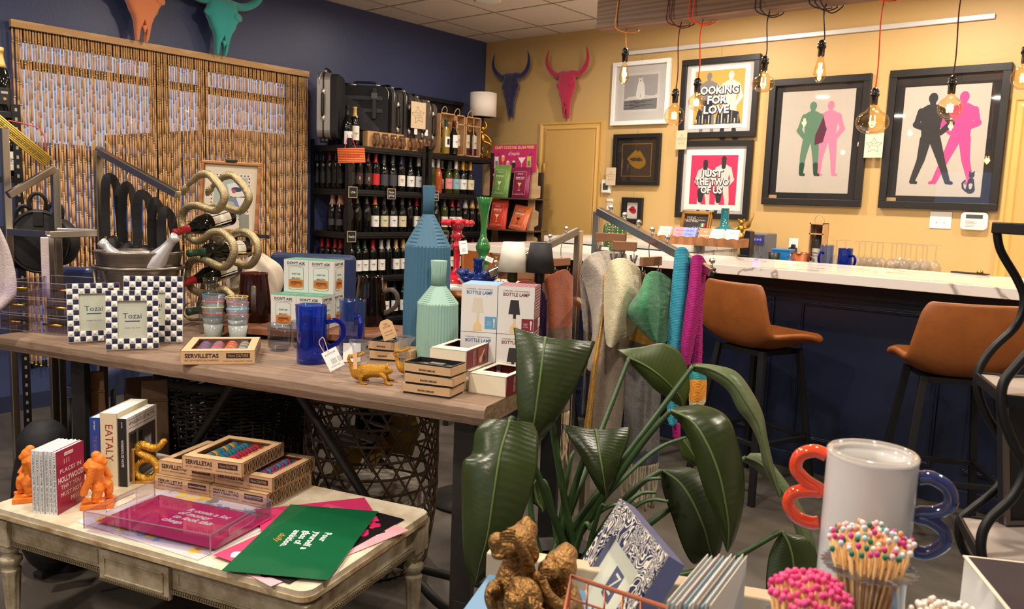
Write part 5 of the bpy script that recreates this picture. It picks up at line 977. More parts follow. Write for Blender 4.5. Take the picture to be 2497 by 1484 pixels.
def askbox(label,i,j,k,w=.108,h=.132):
    o=N0+uX*(-w*(i+.5))+uY*(w*(j+.5))+Vector((0,0,k*(h+.001)-.0015)); b=MB(); b.box(-w/2+.0005,w/2-.0005,-w/2+.0005,w/2-.0005,0,h); b.box(-w/2+.0005,w/2-.0005,-w/2+.0005,w/2-.0005,h,h+.0008,1)
    b.text("Don't Ask",.03,TR(0,0,h+.0012),0,shear=.3,fit=w*.7)
    for r,tx in ((0,-w/2),(pi/2,0)): b.T=RZ(r)@TR(0,-w/2,0) ; glassart(b,w,h)
    b.build('glass_gift_box',[gwh,gtop,gln,gpl,whis,whd,gln2,ink],loc=o,rot=(0,0,bz_),label=label,cat='gift box',group="DON'T ASK glass boxes")
askbox("DON'T ASK glass box, lower layer, front right near the blue pitcher",0,0,0); askbox("DON'T ASK glass box, lower layer, front left",1,0,0); askbox("DON'T ASK glass box, lower layer, back right",0,1,0); askbox("DON'T ASK glass box, lower layer, back left, hidden",1,1,0)
askbox("DON'T ASK glass box, top layer, right one",0,1,1); askbox("DON'T ASK glass box, top layer, left one",1,1,1)
# pitchers
amber=GL('amber_glass',(184,116,78),.04,.2,.3,(70,30,16)); amberd=GL('dark_amber_glass',(110,74,62),.04,.25,.3,(34,18,14)); hgl=M('smoky_handle',(120,112,100),.05,tr=.6,ior=1.4)
p=N0-uX*.36+uY*.13; pitcher('brown amber glass pitcher at the left of the glass boxes',(p.x,p.y,.8935),face(668)-pi/2,.068,.2,amber,hgl,taper=.8,hs=1.2)
p=P(893,792,z=.8935); pitcher('dark amber glass pitcher with a curved handle and kraft tag, right of the glass boxes',(p.x,p.y+.02,.8935),face(893)-R(25),.066,.205,amberd,hgl,taper=.78,hs=1.1)
def hangtag(label,px,py,d,w,h,lines,rz,tilt,m=None,name='swing_tag',hexa=False):
    p=P(px,py,d=d); a=Art(); pl=[(-w/2,-h/2),(w/2,-h/2),(w/2,h/2),(-w/2,h/2)]
    if hexa: pl=[(-w/2,-h/2),(w/2,-h/2),(w/2,h*.3),(w*.25,h/2),(-w*.25,h/2),(-w/2,h*.3)]
    a.prism(pl,-.0005,.0008,0,T=FRONT); a.T=TR(0,-.0008,0)
    for t_,s,x,y,f in lines: a.txt(t_,s,x,y,1,fit=f)
    return a.build(name,[m or paper,ink],loc=p,rot=(R(-20),tilt,rz),label=label,cat='tag')
hangtag('kraft swing tag leaning on the dark amber pitcher',945,803,2.78,.048,.07,[('Verve\nCULTURE',.01,0,.015,.025),('GLASS PITCHER',.006,0,-.008,.03),('handmade in mexico',.005,0,-.018,.03)],face(945),R(-22),kraft,hexa=True)
p=P(742,886,z=TZ); pj=pitcher('cobalt blue glass pitcher nearest the table front edge',(p.x,p.y+.03,TZ),face(742)-R(8),.05,.2,GL('cobalt_glass'),cobalt)
p=P(845,868,z=TZ); pitcher('pale blue glass pitcher behind the gold lizard vases',(p.x-.02,p.y+.04,TZ),face(845)-R(75),.047,.2,GL('pale_blue_glass'),cobalt)
hangtag('white barcode swing tag tied to the cobalt blue pitcher',812,875,2.55,.05,.065,[('BLUE PITCHER',.008,0,.02,.035),('||||| |||',.02,.008,-.005,.03),('handblown glass',.005,0,-.022,.03)],face(812),R(-28),white)
MB().tube(spline([P(790,858,d=2.56),P(778,835,d=2.6),P(787,822,d=2.62),P(795,840,d=2.58),P(800,857,d=2.55)],5),.0012,5).build('tag_string',M('twine',(190,150,100),.9),label='twine tying the barcode tag to the cobalt pitcher handle',cat='string')
sglass=GL('smoke_blue_glass',(234,237,244),.03,.22)
for px,py,dx,dy,l in ((672,858,0,.03,'left'),(712,852,0,.06,'middle'),(735,850,.0,.09,'right')):
    p=P(px,py,z=TZ); MB().lathe([(0,0),(.03,.001),(.04,.014),(.0425,.05),(.042,.1),(.0405,.1),(.041,.05),(.0385,.016),(.028,.006),(0,.005)],32).build('drinking_glass',sglass,loc=(p.x+dx-.02,p.y+dy,TZ),label='smoky blue short glass, %s of three beside the cobalt pitcher'%l,cat='glass',group='smoky short glasses')
# white cloth bag and blue chair backs behind
t=None; b=MB(); pc=P(612,700,d=3.75)
def clothf(u,v):
    a=u*2*pi; r=(.10+.02*math.sin(3*a)+.01*math.sin(7*a+v*5))*math.sin(min(1,v*1.2+.15)*pi*.62)**.7*(1 if v<.8 else 1-(v-.8)*3); return (r*1.3*math.cos(a),r*math.sin(a),v*.26*(1+.1*math.cos(a)))
b.grid(clothf,32,12); b.build('cloth_bag',M('cream_linen',(206,194,176),.9,bump=(200,.2)),loc=(pc.x,pc.y,.86),rot=(0,0,.4),label='cream linen cloth heaped between the snake rack and the amber pitcher',cat='cloth',subsurf=1)
MB().box(-.16,.16,-.12,.12,0,.86).build('pedestal',M('dark_stand',(34,30,30),.7),loc=(pc.x,pc.y,0),rot=(0,0,.4),label='dark pedestal behind the table under the cream cloth',cat='stand')
bl=M('navy_leather',(38,50,86),.35,bump=(60,.05))
def chairback(label,pxl,pxr,py,d):
    a,c=P(pxl,py,d=d),P(pxr,py,d=d); w=(a-c).length; m=(a+c)/2; t=thing('lounge_chair',label,'chair',(m.x,m.y,0),math.atan2(c.y-a.y,c.x-a.x),'navy leather chairs'); z=m.z
    MB().box(-w/2,w/2,-.03,.03,.42,z).build('backrest',bl,t,bevel=.025,seg=3); MB().box(-w/2,w/2,.03,.5,.36,.47).build('seat',bl,t,bevel=.03,seg=3)
    for x in (-1,1):
        for y in (.0,.46): MB().tube([(x*w*.42,y,.36),(x*w*.45,y,0)],.014,8).build('leg',black,t)
chairback('navy leather chair behind the DON\'T ASK boxes',662,868,618,4.3); chairback('navy leather chair seen between the chrome rack and champagne tub',150,228,650,4.0)
# gold lizards holding glass vases
glz=M('glitter_gold',(204,150,56),.34,.9,bump=(420,1.2))
def lizard(label,px,py,dy=0):
    p=P(px,py,z=TZ); t=thing('lizard_vase',label,'vase',(p.x,p.y+dy,TZ),face(px)-R(6),'gold lizard bud vases'); b=MB()
    b.tube(spline([(-.062,0,.062),(-.058,0,.045),(-.045,0,.03),(-.03,0,.031),(-.005,0,.037),(.02,0,.036),(.04,0,.04),(.058,0,.038),(.068,0,.034)],4),[.005,.006,.006,.007,.008,.010,.013,.016,.019,.021,.023,.024,.0245,.025,.025,.024,.023,.022,.021,.02,.021,.021,.0205,.02,.019,.0175,.016,.014,.012,.010,.008,.006,.004],14)
    for s in (-1,1):
        b.tube(spline([(-.02,s*.015,.03),(-.028,s*.026,.02),(-.024,s*.026,.004),(-.012,s*.03,.003)],4),[.008]*5+[.006]*5+[.0045]*3,8); b.tube(spline([(.03,s*.016,.03),(.045,s*.03,.026),(.052,s*.03,.006),(.066,s*.034,.003)],4),[.008]*5+[.006]*5+[.0045]*3,8)
        for f in (-1,0,1): b.tube([(.062,s*.033,.004),(.073,s*.033+f*.007,.002)],.0028,6); b.tube([(-.016,s*.029,.004),(-.004,s*.029+f*.007,.002)],.0028,6)
        b.sph((.05,s*.014,.053),(.006,.005,.006),8)
    b.build('lizard_body',glz,t,subsurf=1); MB().tube([(-.042+.021*math.cos(a),.021*math.sin(a),.086+.006*math.cos(a)) for a in [2*pi*i/24 for i in range(24)]],.0045,8,cyc=True).tube(spline([(-.061,0,.06),(-.068,0,.072),(-.063,0,.086)],4),.005,8).build('tail_ring',glz,t)
    MB().lathe([(0,.0),(.010,.0),(.011,.01),(.012,.04),(.018,.06),(.022,.072),(.031,.085),(.032,.09),(.030,.085),(.021,.073),(.017,.061),(.0105,.04),(.009,.006),(0,.005)],28,T=TR(-.042,0,.04)@RY(R(4)),fn=lambda a,j:1+(.05*math.cos(a*5) if 5<j<9 else 0)).build('glass_tube',clr,t); return t
lizard('gold lizard bud vase nearest the front edge with a peach tag',903,932); lizard('gold lizard bud vase half hidden behind the kraft box stack',985,922,.05)
hangtag('peach tag hanging from the front gold lizard tail',866,880,2.46,.013,.05,[],face(856)+.5,R(10),M('tag_peach',(214,160,120),.7))
p=P(858,862,z=TZ+.03); a=Art(); a.box(-.03,.03,-.001,0,-.03,.035); a.lay(R4(-.02,.03,.008,.033),1); a.lay(R4(-.026,.022,-.026,-.002),2); a.lay([(-.015,.01),(0,.03),(.02,.012)],3); a.build('postcard',[white,M('card_orange',(214,120,50),.5),M('card_bluephoto',(30,90,170),.5),M('card_brownphoto',(110,60,34),.5)],loc=(p.x,p.y,TZ+.032),rot=(R(-14),0,face(858)),label='small postcard with orange and blue pictures beside the front lizard',cat='card')
# kraft drawer-style boxes
def kraftbox(label,loc,rz,w,d,h,top=False,group='kraft gift boxes on the big table'):
    t=thing('kraft_gift_box',label,'gift box',loc,rz,group); b=MB(); b.box(-w/2+.003,w/2-.003,-d/2+.003,d/2-.003,0,.006).build('black_tray',black,t)
    b=MB(); b.box(-w/2,w/2,-d/2,-d/2+.002,.006,h).box(-w/2,w/2,d/2-.002,d/2,.006,h).box(-w/2,-w/2+.002,-d/2,d/2,.006,h).box(w/2-.002,w/2,-d/2,d/2,.006,h); b.box(-w/2+.001,w/2-.001,-d/2+.001,d/2-.001,.006,h-.012 if top else h)
    b.text("GENTLEMEN'S HARDWARE",.008,TR(0,-d/2-.0006,h*.5)@FRONT@RZ(pi),1,bold=.02,fit=w*.34); b.build('sleeve',[kb,ink],t,bevel=.0006)
    if top:
        b=MB(); e=.006; b.box(-w/2+.002,w/2-.002,-d/2+.002,-d/2+e,h-.01,h+.004).box(-w/2+.002,w/2-.002,d/2-e,d/2-.002,h-.01,h+.004).box(-w/2+.002,-w/2+e,-d/2+e,d/2-e,h-.01,h+.004).box(w/2-e,w/2-.002,-d/2+e,d/2-e,h-.01,h+.004).box(-w/2+e,w/2-e,-d/2+e,d/2-e,h-.012,h-.009); b.build('black_lid_rim',black,t)
        MB().box(-w*.3,w*.3,-d*.25,d*.25,h-.009,h-.007).box(-w*.1,w*.2,-.012,.012,h-.007,h-.0).build('contents',M('contents_grey',(110,104,96),.4,.4,noise=(40,.4)),t)
K0=P(1097,973,z=TZ); kz=R(18); kx=Vector((math.cos(kz),math.sin(kz),0)); ky=Vector((-math.sin(kz),math.cos(kz),0))
for i,(dx,dr,l) in enumerate(((0,0,'bottom'),(.006,2,'middle'),(.004,-2,'top'))): kraftbox('kraft gift box with black lining in the front stack of three, %s one'%l,K0-kx*.079+ky*.048+kx*dx+Vector((0,0,.0305*i)),kz+R(dr),.158,.095,.0295,i==2)
p=P(935,875,z=TZ); 
for i in (0,1): kraftbox('kraft gift box behind the front lizard vase, %s of two'%('lower','upper')[i],(p.x-.01,p.y+.03,TZ+.034*i),R(30-6*i),.10,.12,.033,i==1)
p=P(975,872,z=TZ); kraftbox('single kraft gift box between the lizard vase and the tall blue vase',(p.x,p.y+.02,TZ),R(25),.1,.1,.033)
# ribbed ceramic bottles
def ribvase(label,px,py,dy,r,h,rn_,hs,hn,m,rz=0):
    p=P(px,py,z=TZ); t=thing('ribbed_vase',label,'vase',(p.x-.7*dy,p.y+dy,TZ),rz); b=MB(); n=240; rr=random.Random(int(h*100))
    ph=[rr.uniform(0,6) for _ in range(3)]
    def fl(a,k=1): return 1+.045*k*(abs(math.sin(a*19+.7*math.sin(a*3+ph[0])))**.7-.5)
    prof=[(0,0),(r*.97,0),(r*.985,.01),(r*1.02,h*.12),(r*1.03,h*.3),(r*1.0,hs*.85),(r,hs-.006),(r*1.0,hs)]
    b.lathe(prof,n,0,fn=lambda a,j:1 if j<1 else fl(a))
    def sh(u,v):
        a=2*pi*u; rad=r*1.0+(rn_-r)*v; z=hs+.0+(hn-hs)*v; seg=(a/(2*pi)*4+.12)%1; 
        if seg<.33: k=1+.022*math.sin(v*55)  
        else: k=1+.04*(abs(math.sin(a*17))-.5)*(1-v*.3)
        return (rad*k*math.cos(a),rad*k*math.sin(a),z)
    b.grid(sh,200,90); b.lathe([(rn_,hn),(rn_*.97,hn+(h-hn)*.5),(rn_*1.08,h-.002),(rn_*1.05,h),(rn_*.82,h),(rn_*.8,h-.04),(0,h-.05)],n,0,fn=lambda a,j:1+(.07*(abs(math.sin(a*9))-.5) if j<4 else 0))
    b.build('vase_body',m,t); return t
ribvase('tall blue ribbed ceramic bottle vase',1028,865,.06,.083,.62,.021,.40,.515,M('blue_ceramic',(62,104,130),.6,noise=(3,.06)),R(-95))
ribvase('shorter mint green ribbed ceramic bottle vase',1066,872,-.01,.072,.355,.0265,.205,.265,M('mint_ceramic',(142,178,164),.55,noise=(3,.05)),R(-90))
# bottle lamp boxes
lz=R(29); lx=Vector((math.cos(lz),math.sin(lz),0)); ly=Vector((-math.sin(lz),math.cos(lz),0)); C0=P(1300,818,z=1.005); HL=.152
def lampbox(label,i,k,col,dark,w=.117,d=.125,h=HL):
    cm={'blue':(96,160,206),'maroon':(120,44,56)}[col]; tx={'blue':(60,100,160),'maroon':(110,40,54)}[col]
    o=C0-lx*(w*(i+.5)+.002*i)+ly*d/2+Vector((0,0,-(.1535)*(1-k))); b=MB(); b.box(-w/2,w/2,-d/2,d/2,0,h,1); b.box(-w/2,w/2,-d/2-.0005,-d/2,0,h,0)
    for r in range(16):
        for c in range(12):
            yy=-d/2+.006+c*(d-.012)/12; zz=h*(r+.25)/16
            b.box(w/2,w/2+.0005,yy,yy+d*.06,zz+(c%2)*.003,zz+.0022+(c%2)*.003,4)
    for r in range(8):
        for c in range(8): xx=-w/2+.004+c*(w-.008)/8; yy=-d/2+.004+r*(d-.008)/8; b.box(xx+(r%2)*.004,xx+.008+(r%2)*.004,yy,yy+.002,h,h+.0005,4)
    a=Art(); a.T=TR(0,-d/2-.0006,0); L_=5 if dark else 6
    a.txt('CORDLESS + RECHARGEABLE',.006,0,h*.905,2,fit=w*.72); a.txt('BOTTLE LAMP',.015,0,h*.83,2,bold=.02,fit=w*.72)
    a.lay([(-w*.2,h*.42),(w*.12,h*.42),(w*.07,h*.72),(-w*.15,h*.72)],L_); a.lay(R4(-w*.07,w*.01,h*.33,h*.42),L_); a.lay(R4(-w*.06,0,h*.2,h*.33),7); a.lay([(-w*.15,0.004),(w*.08,.004),(w*.08,h*.14),(w*.0,h*.22),(-w*.07,h*.22),(-w*.15,h*.14)],7)
    a.lay(R4(w*.17,w*.49,h*.08,h*.34),3); a.txt('transforms\na bottle\ninto a lamp',.005,w*.28,h*.2,0,fit=w*.14); a.lay(R4(w*.415,w*.44,h*.11,h*.27),0); a.lay(R4(w*.405,w*.45,h*.22,h*.3),0)
    n=len(b.v); b.v+=a.v; b.f+=[tuple(q+n for q in f) for f in a.f]; b.m+=a.m; b.s+=a.s
    b.box(w/2,w/2+.001,-d/2+.0,d*.12,h*.08,h*.34,3); b.box(w/2,w/2+.0012,d*.2,d*.45,h*.1,h*.28,0)
    b.build('lamp_box',[gwh,M('lb_'+col,cm,.5),M('lbt_'+col,tx,.6),M('lbp_'+col,tuple(int(v*.95) for v in cm) if col=='blue' else (126,34,50),.5),M('lb_dash',(214,196,196),.6),M('lb_shade_black',(44,42,44),.6),M('lb_shade_cream',(206,196,180),.6),M('lb_bottle',(214,190,140),.6)],loc=o,rot=(0,0,lz),label=label,cat='box',group='BOTTLE LAMP boxes')
lampbox('blue trimmed BOTTLE LAMP box, upper left of four',1,1,'blue',0); lampbox('maroon trimmed BOTTLE LAMP box, upper right of four',0,1,'maroon',1); lampbox('blue trimmed BOTTLE LAMP box, lower left behind the cream boxes',1,0,'blue',0); lampbox('maroon trimmed BOTTLE LAMP box, lower right behind the leaf',0,0,'maroon',1)
# bottle lamps
def blamp(label,px,col,gl,cm):
    p=P(px,660,d=3.2); o=bottle((p.x,p.y,TZ),'bord',gl,.0,black,None) if 0 else None
    t=thing('bottle_lamp',label,'lamp',(p.x,p.y,TZ)); MB().lathe(bottle_prof('bord'),20).build('bottle',gl,t); b=MB(); b.lathe([(0,.26),(.02,.26),(.02,.31),(.017,.32),(.015,.37),(0,.37)],18).build('stem',cm,t)
    z=.30; MB().lathe([(.06,z),(.042,z+.115),(.04,z+.115),(.058,z)],40).build('lamp_shade',col,t); MB().lathe([(0,z+.112),(.041,z+.112)],30).build('shade_cap',M('lamp_cap_pale',(214,208,200),.5),t)
blamp('white shaded bottle lamp on a green bottle behind the lamp boxes',1250,M('shade_ivory',(222,216,202),.8),gg_,M('stem_olive',(52,56,30),.4)); blamp('black shaded bottle lamp behind the maroon lamp box',1316,M('shade_black',(30,28,32),.7),M('plum_bottle',(34,22,50),.1),M('stem_black',(20,18,24),.4))
# cream and maroon cocktail boxes
crm=M('box_cream',(222,212,188),.6); mrn=M('box_maroon',(104,32,36),.5); Wz=R(15); wx_=Vector((math.cos(Wz),math.sin(Wz),0)); wy_=Vector((-math.sin(Wz),math.cos(Wz),0))
def creambox(label,corner,rz,w=.124,d=.19,h=.06,item=True):
    ux=Vector((math.cos(rz),math.sin(rz),0)); uy=Vector((-math.sin(rz),math.cos(rz),0)); t=thing('cream_gift_box',label,'gift box',corner-ux*w/2+uy*d/2,rz,'cream and maroon gift boxes'); b=MB()
    b.box(-w/2,w/2,-d/2,-d/2+.002,0,h).box(-w/2,w/2,d/2-.002,d/2,0,h).box(-w/2,-w/2+.002,-d/2,d/2,0,h).box(-w/2,w/2,-d/2,d/2,0,.002).box(w/2-.002,w/2-.0005,-d/2,d/2,0,h,1).box(w/2-.0005,w/2,-d/2+.001,d/2-.001,.0,h,1)
    b.box(-w/2,w/2,-d/2,-d*.22,h-.002,h).box(-w/2,-w*.36,-d*.22,d/2,h-.002,h).box(w*.36,w/2,-d*.22,d/2,h-.002,h).box(-w*.36,w*.36,d*.4,d/2,h-.002,h); b.box(-w/2+.002,w/2-.002,-d/2+.002,d/2-.002,.002,.004,1); b.box(-w/2+.002,-w/2+.003,-d/2+.002,d/2-.002,.002,h-.002,1).box(-w/2+.002,w/2-.002,d/2-.003,d/2-.002,.002,h-.002,1)
    a=Art(); a.T=TR(w/2+.0004,0,0)@RZ(pi/2)
    a.lay(R4(-d*.05,d*.3,h*.05,h*.95),2); a.lay(limb((d*.05,h*.3),(d*.2,h*.75),.004,.003),3); a.lay(arc(d*.06,h*.3,.011,0,360,12)[:-1],4); a.lay(arc(d*.2,h*.3,.012,0,360,12)[:-1],5)
    a.txt('pour over style',.01,d*.4,h*.5,0,rot=pi/2,fit=h*.8); a.txt('best for making\ncocktails at home',.008,-d*.2,h*.5,0,rot=pi/2,fit=h*.8)
    n=len(b.v); b.v+=a.v; b.f+=[tuple(q+n for q in f) for f in a.f]; b.m+=a.m; b.s+=a.s
    b.text('the cocktail kit',.01,TR(-w*.2,-d*.38,h+.0006),1,fit=w*.5); b.build('carton',[crm,mrn,M('photo_red',(130,50,40),.5),M('photo_pale',(206,180,150),.5),M('photo_skin',(206,150,120),.5),M('photo_dark',(40,28,26),.5)],t)
    if item: MB().lathe([(0,0),(.02,0),(.024,.02),(.024,.035),(0,.04)],20,T=TR(.02,.02,.006)).build('tool_head',M('tool_red',(150,50,54),.35,coat=.5),t)
n0=P(1233,969,z=TZ); creambox('cream and maroon gift box at the table corner under the leaf',n0,Wz); creambox('cream and maroon gift box, lower left, under the tilted top one',n0-wx_*.128+wy_*.02,Wz+R(1)); creambox('cream and maroon gift box on top of the other two',P(1136,904,z=TZ+.0615)+Vector((0,0,0)),Wz+R(3))
# marble bistro table with painted candlesticks
mp=P(1165,688,d=3.75); t=thing('bistro_table','small round white marble table behind the tall blue vase','table',(mp.x,mp.y,0)); mz=mp.z
MB().lathe([(0,mz-.022),(.235,mz-.022),(.24,mz-.018),(.24,mz-.004),(.236,mz),(0,mz)],56).build('table_top',M('bistro_marble',(214,204,190),.25,noise=(5,.1)),t); MB().lathe([(0,0),(.2,0),(.2,.012),(.03,.03),(.022,.06),(.022,mz-.03),(.05,mz-.022),(0,mz-.022)],28).build('pedestal',iron,t)
redc=M('red_lacquer',(190,24,44),.18,coat=1); grc=M('green_lacquer',(40,112,52),.15,coat=1); blc=M('blue_lacquer',(20,48,120),.15,coat=1)
def onm(px,dx=0): p=P(px,688,d=3.7); return (p.x,p.y,mz)
t=thing('candlestick','tall red lacquered candlestick with ball tipped cup and white tag','candlestick',onm(1112)); k=1.0
MB().lathe([(0,0),(.07,.0),(.072,.012),(.055,.03),(.02,.05),(.0145,.07),(.0145,.15),(.016,.155),(.03,.165),(.02,.178),(.012,.186),(.018,.2),(.034,.21),(.018,.225),(.02,.24),(.034,.262),(.05,.275),(.05,.285),(.04,.29),(.0,.288)],32,fn=lambda a,j:1+(.05*math.cos(a*8) if 12<j<17 else 0)).build('stem',redc,t)
for i in range(8): a=2*pi*i/8; MB().sph((.062*math.cos(a),.062*math.sin(a),.272),.0155,12).build('ball_knob',redc,t)
hangtag('white round topped barcode tag on the red candlestick',1130,603,3.62,.036,.062,[('HANDMADE',.006,0,.018,.025),('||||',.02,0,-.012,.014)],face(1130),R(-8),white)
t=thing('candlestick','tall green lacquered trumpet shaped candlestick','candlestick',onm(1175)); 
MB().lathe([(0,.0),(.05,.0),(.05,.01),(.02,.04),(.015,.06),(.028,.085),(.032,.10),(.022,.125),(.02,.13),(.03,.15),(.034,.168),(.026,.19),(.016,.21),(.012,.25),(.016,.30),(.028,.36),(.037,.39),(.034,.392),(.024,.36),(0,.34)],36).build('stem',grc,t)
t=thing('candle_bowl','blue lacquered candle bowl ringed with ball knobs','candlestick',Vector(onm(1172))+Vector((.09,-.12,0)))
MB().lathe([(0,0),(.05,0),(.075,.02),(.088,.04),(.088,.05),(.07,.045),(.04,.05),(.02,.058),(0,.058)],36).lathe([(.018,.055),(.024,.12),(.027,.125),(.022,.125),(0,.10)],24).build('bowl',blc,t)
for i in range(9): a=2*pi*i/9+.2; MB().sph((.082*math.cos(a),.082*math.sin(a),.062),.0165,12).build('ball_knob',blc,t)
hangtag('oval white tag on the green candlestick',1193,632,3.65,.035,.022,[('|||||||',.016,0,0,.02)],face(1190),R(20),white)
# =================== low distressed white table ===================
LZ=.46; LU=TU; LV=TV; LO=Vector((-1.548,1.137,0))-LU*1.17
def fuse(o,vox,sm=4):
    q=o.modifiers.new('r','REMESH'); q.mode='VOXEL'; q.voxel_size=vox; q.use_smooth_shade=True; q=o.modifiers.new('s','SMOOTH'); q.iterations=sm; q.factor=.5; return o
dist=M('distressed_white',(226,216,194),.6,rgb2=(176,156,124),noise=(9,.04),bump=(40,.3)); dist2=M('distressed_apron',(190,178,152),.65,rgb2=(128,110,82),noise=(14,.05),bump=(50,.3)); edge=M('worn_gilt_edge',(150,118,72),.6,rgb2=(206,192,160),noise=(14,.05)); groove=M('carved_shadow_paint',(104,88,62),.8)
t=thing('coffee_table','low distressed white coffee table with fluted legs and beaded carved apron','table',LO,TA); W_,D_=1.17,.61
MB().prism(rrect(0,W_,0,D_,.035,5),LZ-.016,LZ).build('table_top',[dist],t,bevel=.003)
MB().prism(rrect(-.004,W_+.004,-.004,D_+.004,.038,5),LZ-.028,LZ-.015).prism(rrect(.012,W_-.012,.012,D_-.012,.03,5),LZ-.04,LZ-.028).build('top_moulding',[edge],t,bevel=.004)
def apron(x0,x1,y0,y1,nm,T,panel=None):
    b=MB(); b.T=T; L_=x1-x0; b.box(x0,x1,0,.018,LZ-.115,LZ-.04); b.box(x0,x1,-.006,0,LZ-.118,LZ-.106,0); b.box(x0,x1,-.004,0,LZ-.048,LZ-.04)
    secs=[(x0,x1)] if not panel else [(x0,panel[0]),(panel[1],x1)]
    for s0,s1 in secs:
        b.box(s0+.02,s1-.02,-.0025,0,LZ-.096,LZ-.092).box(s0+.02,s1-.02,-.0025,0,LZ-.058,LZ-.054).box(s0+.02,s0+.024,-.0025,0,LZ-.096,LZ-.054).box(s1-.024,s1-.02,-.0025,0,LZ-.096,LZ-.054)
    if panel:
        b.box(panel[0],panel[1],-.014,0,LZ-.135,LZ-.042); b.box(panel[0]+.018,panel[1]-.018,-.017,-.014,LZ-.118,LZ-.113).box(panel[0]+.018,panel[1]-.018,-.017,-.014,LZ-.065,LZ-.06).box(panel[0]+.018,panel[0]+.023,-.017,-.014,LZ-.118,LZ-.06).box(panel[1]-.023,panel[1]-.018,-.017,-.014,LZ-.118,LZ-.06)
    b.build(nm,dist2,t,bevel=.0015)
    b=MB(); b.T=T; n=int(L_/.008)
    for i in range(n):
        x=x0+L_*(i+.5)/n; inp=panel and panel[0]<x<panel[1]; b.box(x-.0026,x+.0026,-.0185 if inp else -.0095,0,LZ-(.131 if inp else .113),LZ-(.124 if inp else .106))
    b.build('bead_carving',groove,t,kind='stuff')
apron(.05,W_-.05,0,0,'apron',TR(0,.022,0),(.45,.71)); apron(.05,D_-.05,0,0,'apron',TR(W_-.022,0,0)@RZ(pi/2)); apron(.05,D_-.05,0,0,'apron',TR(.022,D_,0)@RZ(-pi/2)); apron(.05,W_-.05,0,0,'apron',TR(W_,D_-.022,0)@RZ(pi))
for x in (.036,W_-.036):
    for y in (.036,D_-.036):
        b=MB(); b.box(x-.032,x+.032,y-.032,y+.032,LZ-.12,LZ-.04); pr=[(0,0),(.011,0),(.014,.02),(.013,.03),(.026,.24),(.028,.255),(.022,.262),(.024,.27),(.031,.28),(.031,.292),(.02,.3),(.02,.31),(.028,.318),(.028,.335),(.02,.34),(0,.342)]
        b.lathe(pr,48,0,T=TR(x,y,0),fn=lambda a,j:1-(.13*max(0,math.cos(a*8))**.5 if 2<j<5 and math.cos(a*8)>0 else 0)); b.build('leg',dist2,t,bevel=.001)
# ---- 111 guide books and orange ape bookends ----
pg=M('book_pages',(228,224,216),.8,bump=(300,.2,'X')); wsp=M('book_white',(214,214,214),.45)
def book(label,loc,rz,th,d,h,spm,cvm,spine=None,cover=None,mats=(),group=None,title=None,soft=True):
    t=thing('book',label,'book',loc,rz,group); MB().box(.0015,th-.0015,.002,d-.001,.001,h-.002).build('pages',pg,t)
    b=MB(); b.box(0,th,0,.0018,0,h,0).box(0,.0014,0,d,0,h,1).box(th-.0014,th,0,d,0,h,1)
    if spine:
        b.T=TR(0,-.0004,0)
        for (tx,s,x,z,m,fit,kw) in spine: b.text(tx,s,TR(x,0,z)@FRONT@RZ(-pi/2),m,fit=fit,**kw)
    if cover: b.T=TR(th+.0004,0,0)@RZ(pi/2); cover(b,d,h)
    b.build('cover',[spm,cvm]+list(mats),t); return t
bx=Vector((math.cos(R(34)),math.sin(R(34)),0)); B0=P(80,1250,z=LZ)
mag=M('cover_magenta',(150,26,70),.4,coat=.3); wtx=M('cover_white_text',(228,222,214),.5); spk=M('spine_ink',(70,64,66),.6)
def cov111(b,d,h):
    for tx,s,x,z,f in (('111',.022,d*.36,h*.8,None),('PLACES IN',.018,d*.5,h*.66,d*.75),('HOLLYWOOD',.024,d*.5,h*.52,d*.9),('THAT YOU',.018,d*.5,h*.4,d*.7),('MUST NOT',.018,d*.5,h*.28,d*.75),('MISS',.02,d*.62,h*.16,None)): b.text(tx,s,TR(x,0,z)@FRONT,3,fit=f,bold=.02 if tx=='HOLLYWOOD' else 0)
    b.box(d*.28,d*.6,-.0003,0,h*.89,h*.94,3); b.text('BRIAN JOSEPH',.006,TR(d*.44,-.0006,h*.915)@FRONT,1)
for i,(tx,s) in enumerate((('111 PLACES IN BLACK CULTURE',''),('111 PLACES IN LONDON','THAT YOU SHOULDNT MISS'),('111 PLACES IN NEW YORK','THAT YOU MUST NOT MISS'),('111 MUSEUMS IN LONDON','THAT YOU SHOULDNT MISS'),('111 PLACES IN NAPA & SONOMA','THAT YOU MUST NOT MISS'),('111 PLACES IN','THAT YOU MUST NOT MISS'))):
    book('white spined 111 guide, %s from left between the apes'%ordn(i)+(', magenta cover showing' if i==5 else ''),B0+bx*.0136*i+Vector((bx.y,-bx.x,0))*(.002*(i%3)),R(34),.0132,.13,.19,wsp,mag if i==5 else wsp,[(tx,.0085,.0066,.133,2,.09,{}),(s or 'THAT YOU MUST NOT MISS',.0085,.0066,.045,2,.075,{})],cov111 if i==5 else None,[spk,wtx],'guide books between the ape bookends')
orc=M('orange_resin',(226,122,34),.5,noise=(20,.12),bump=(160,.5))
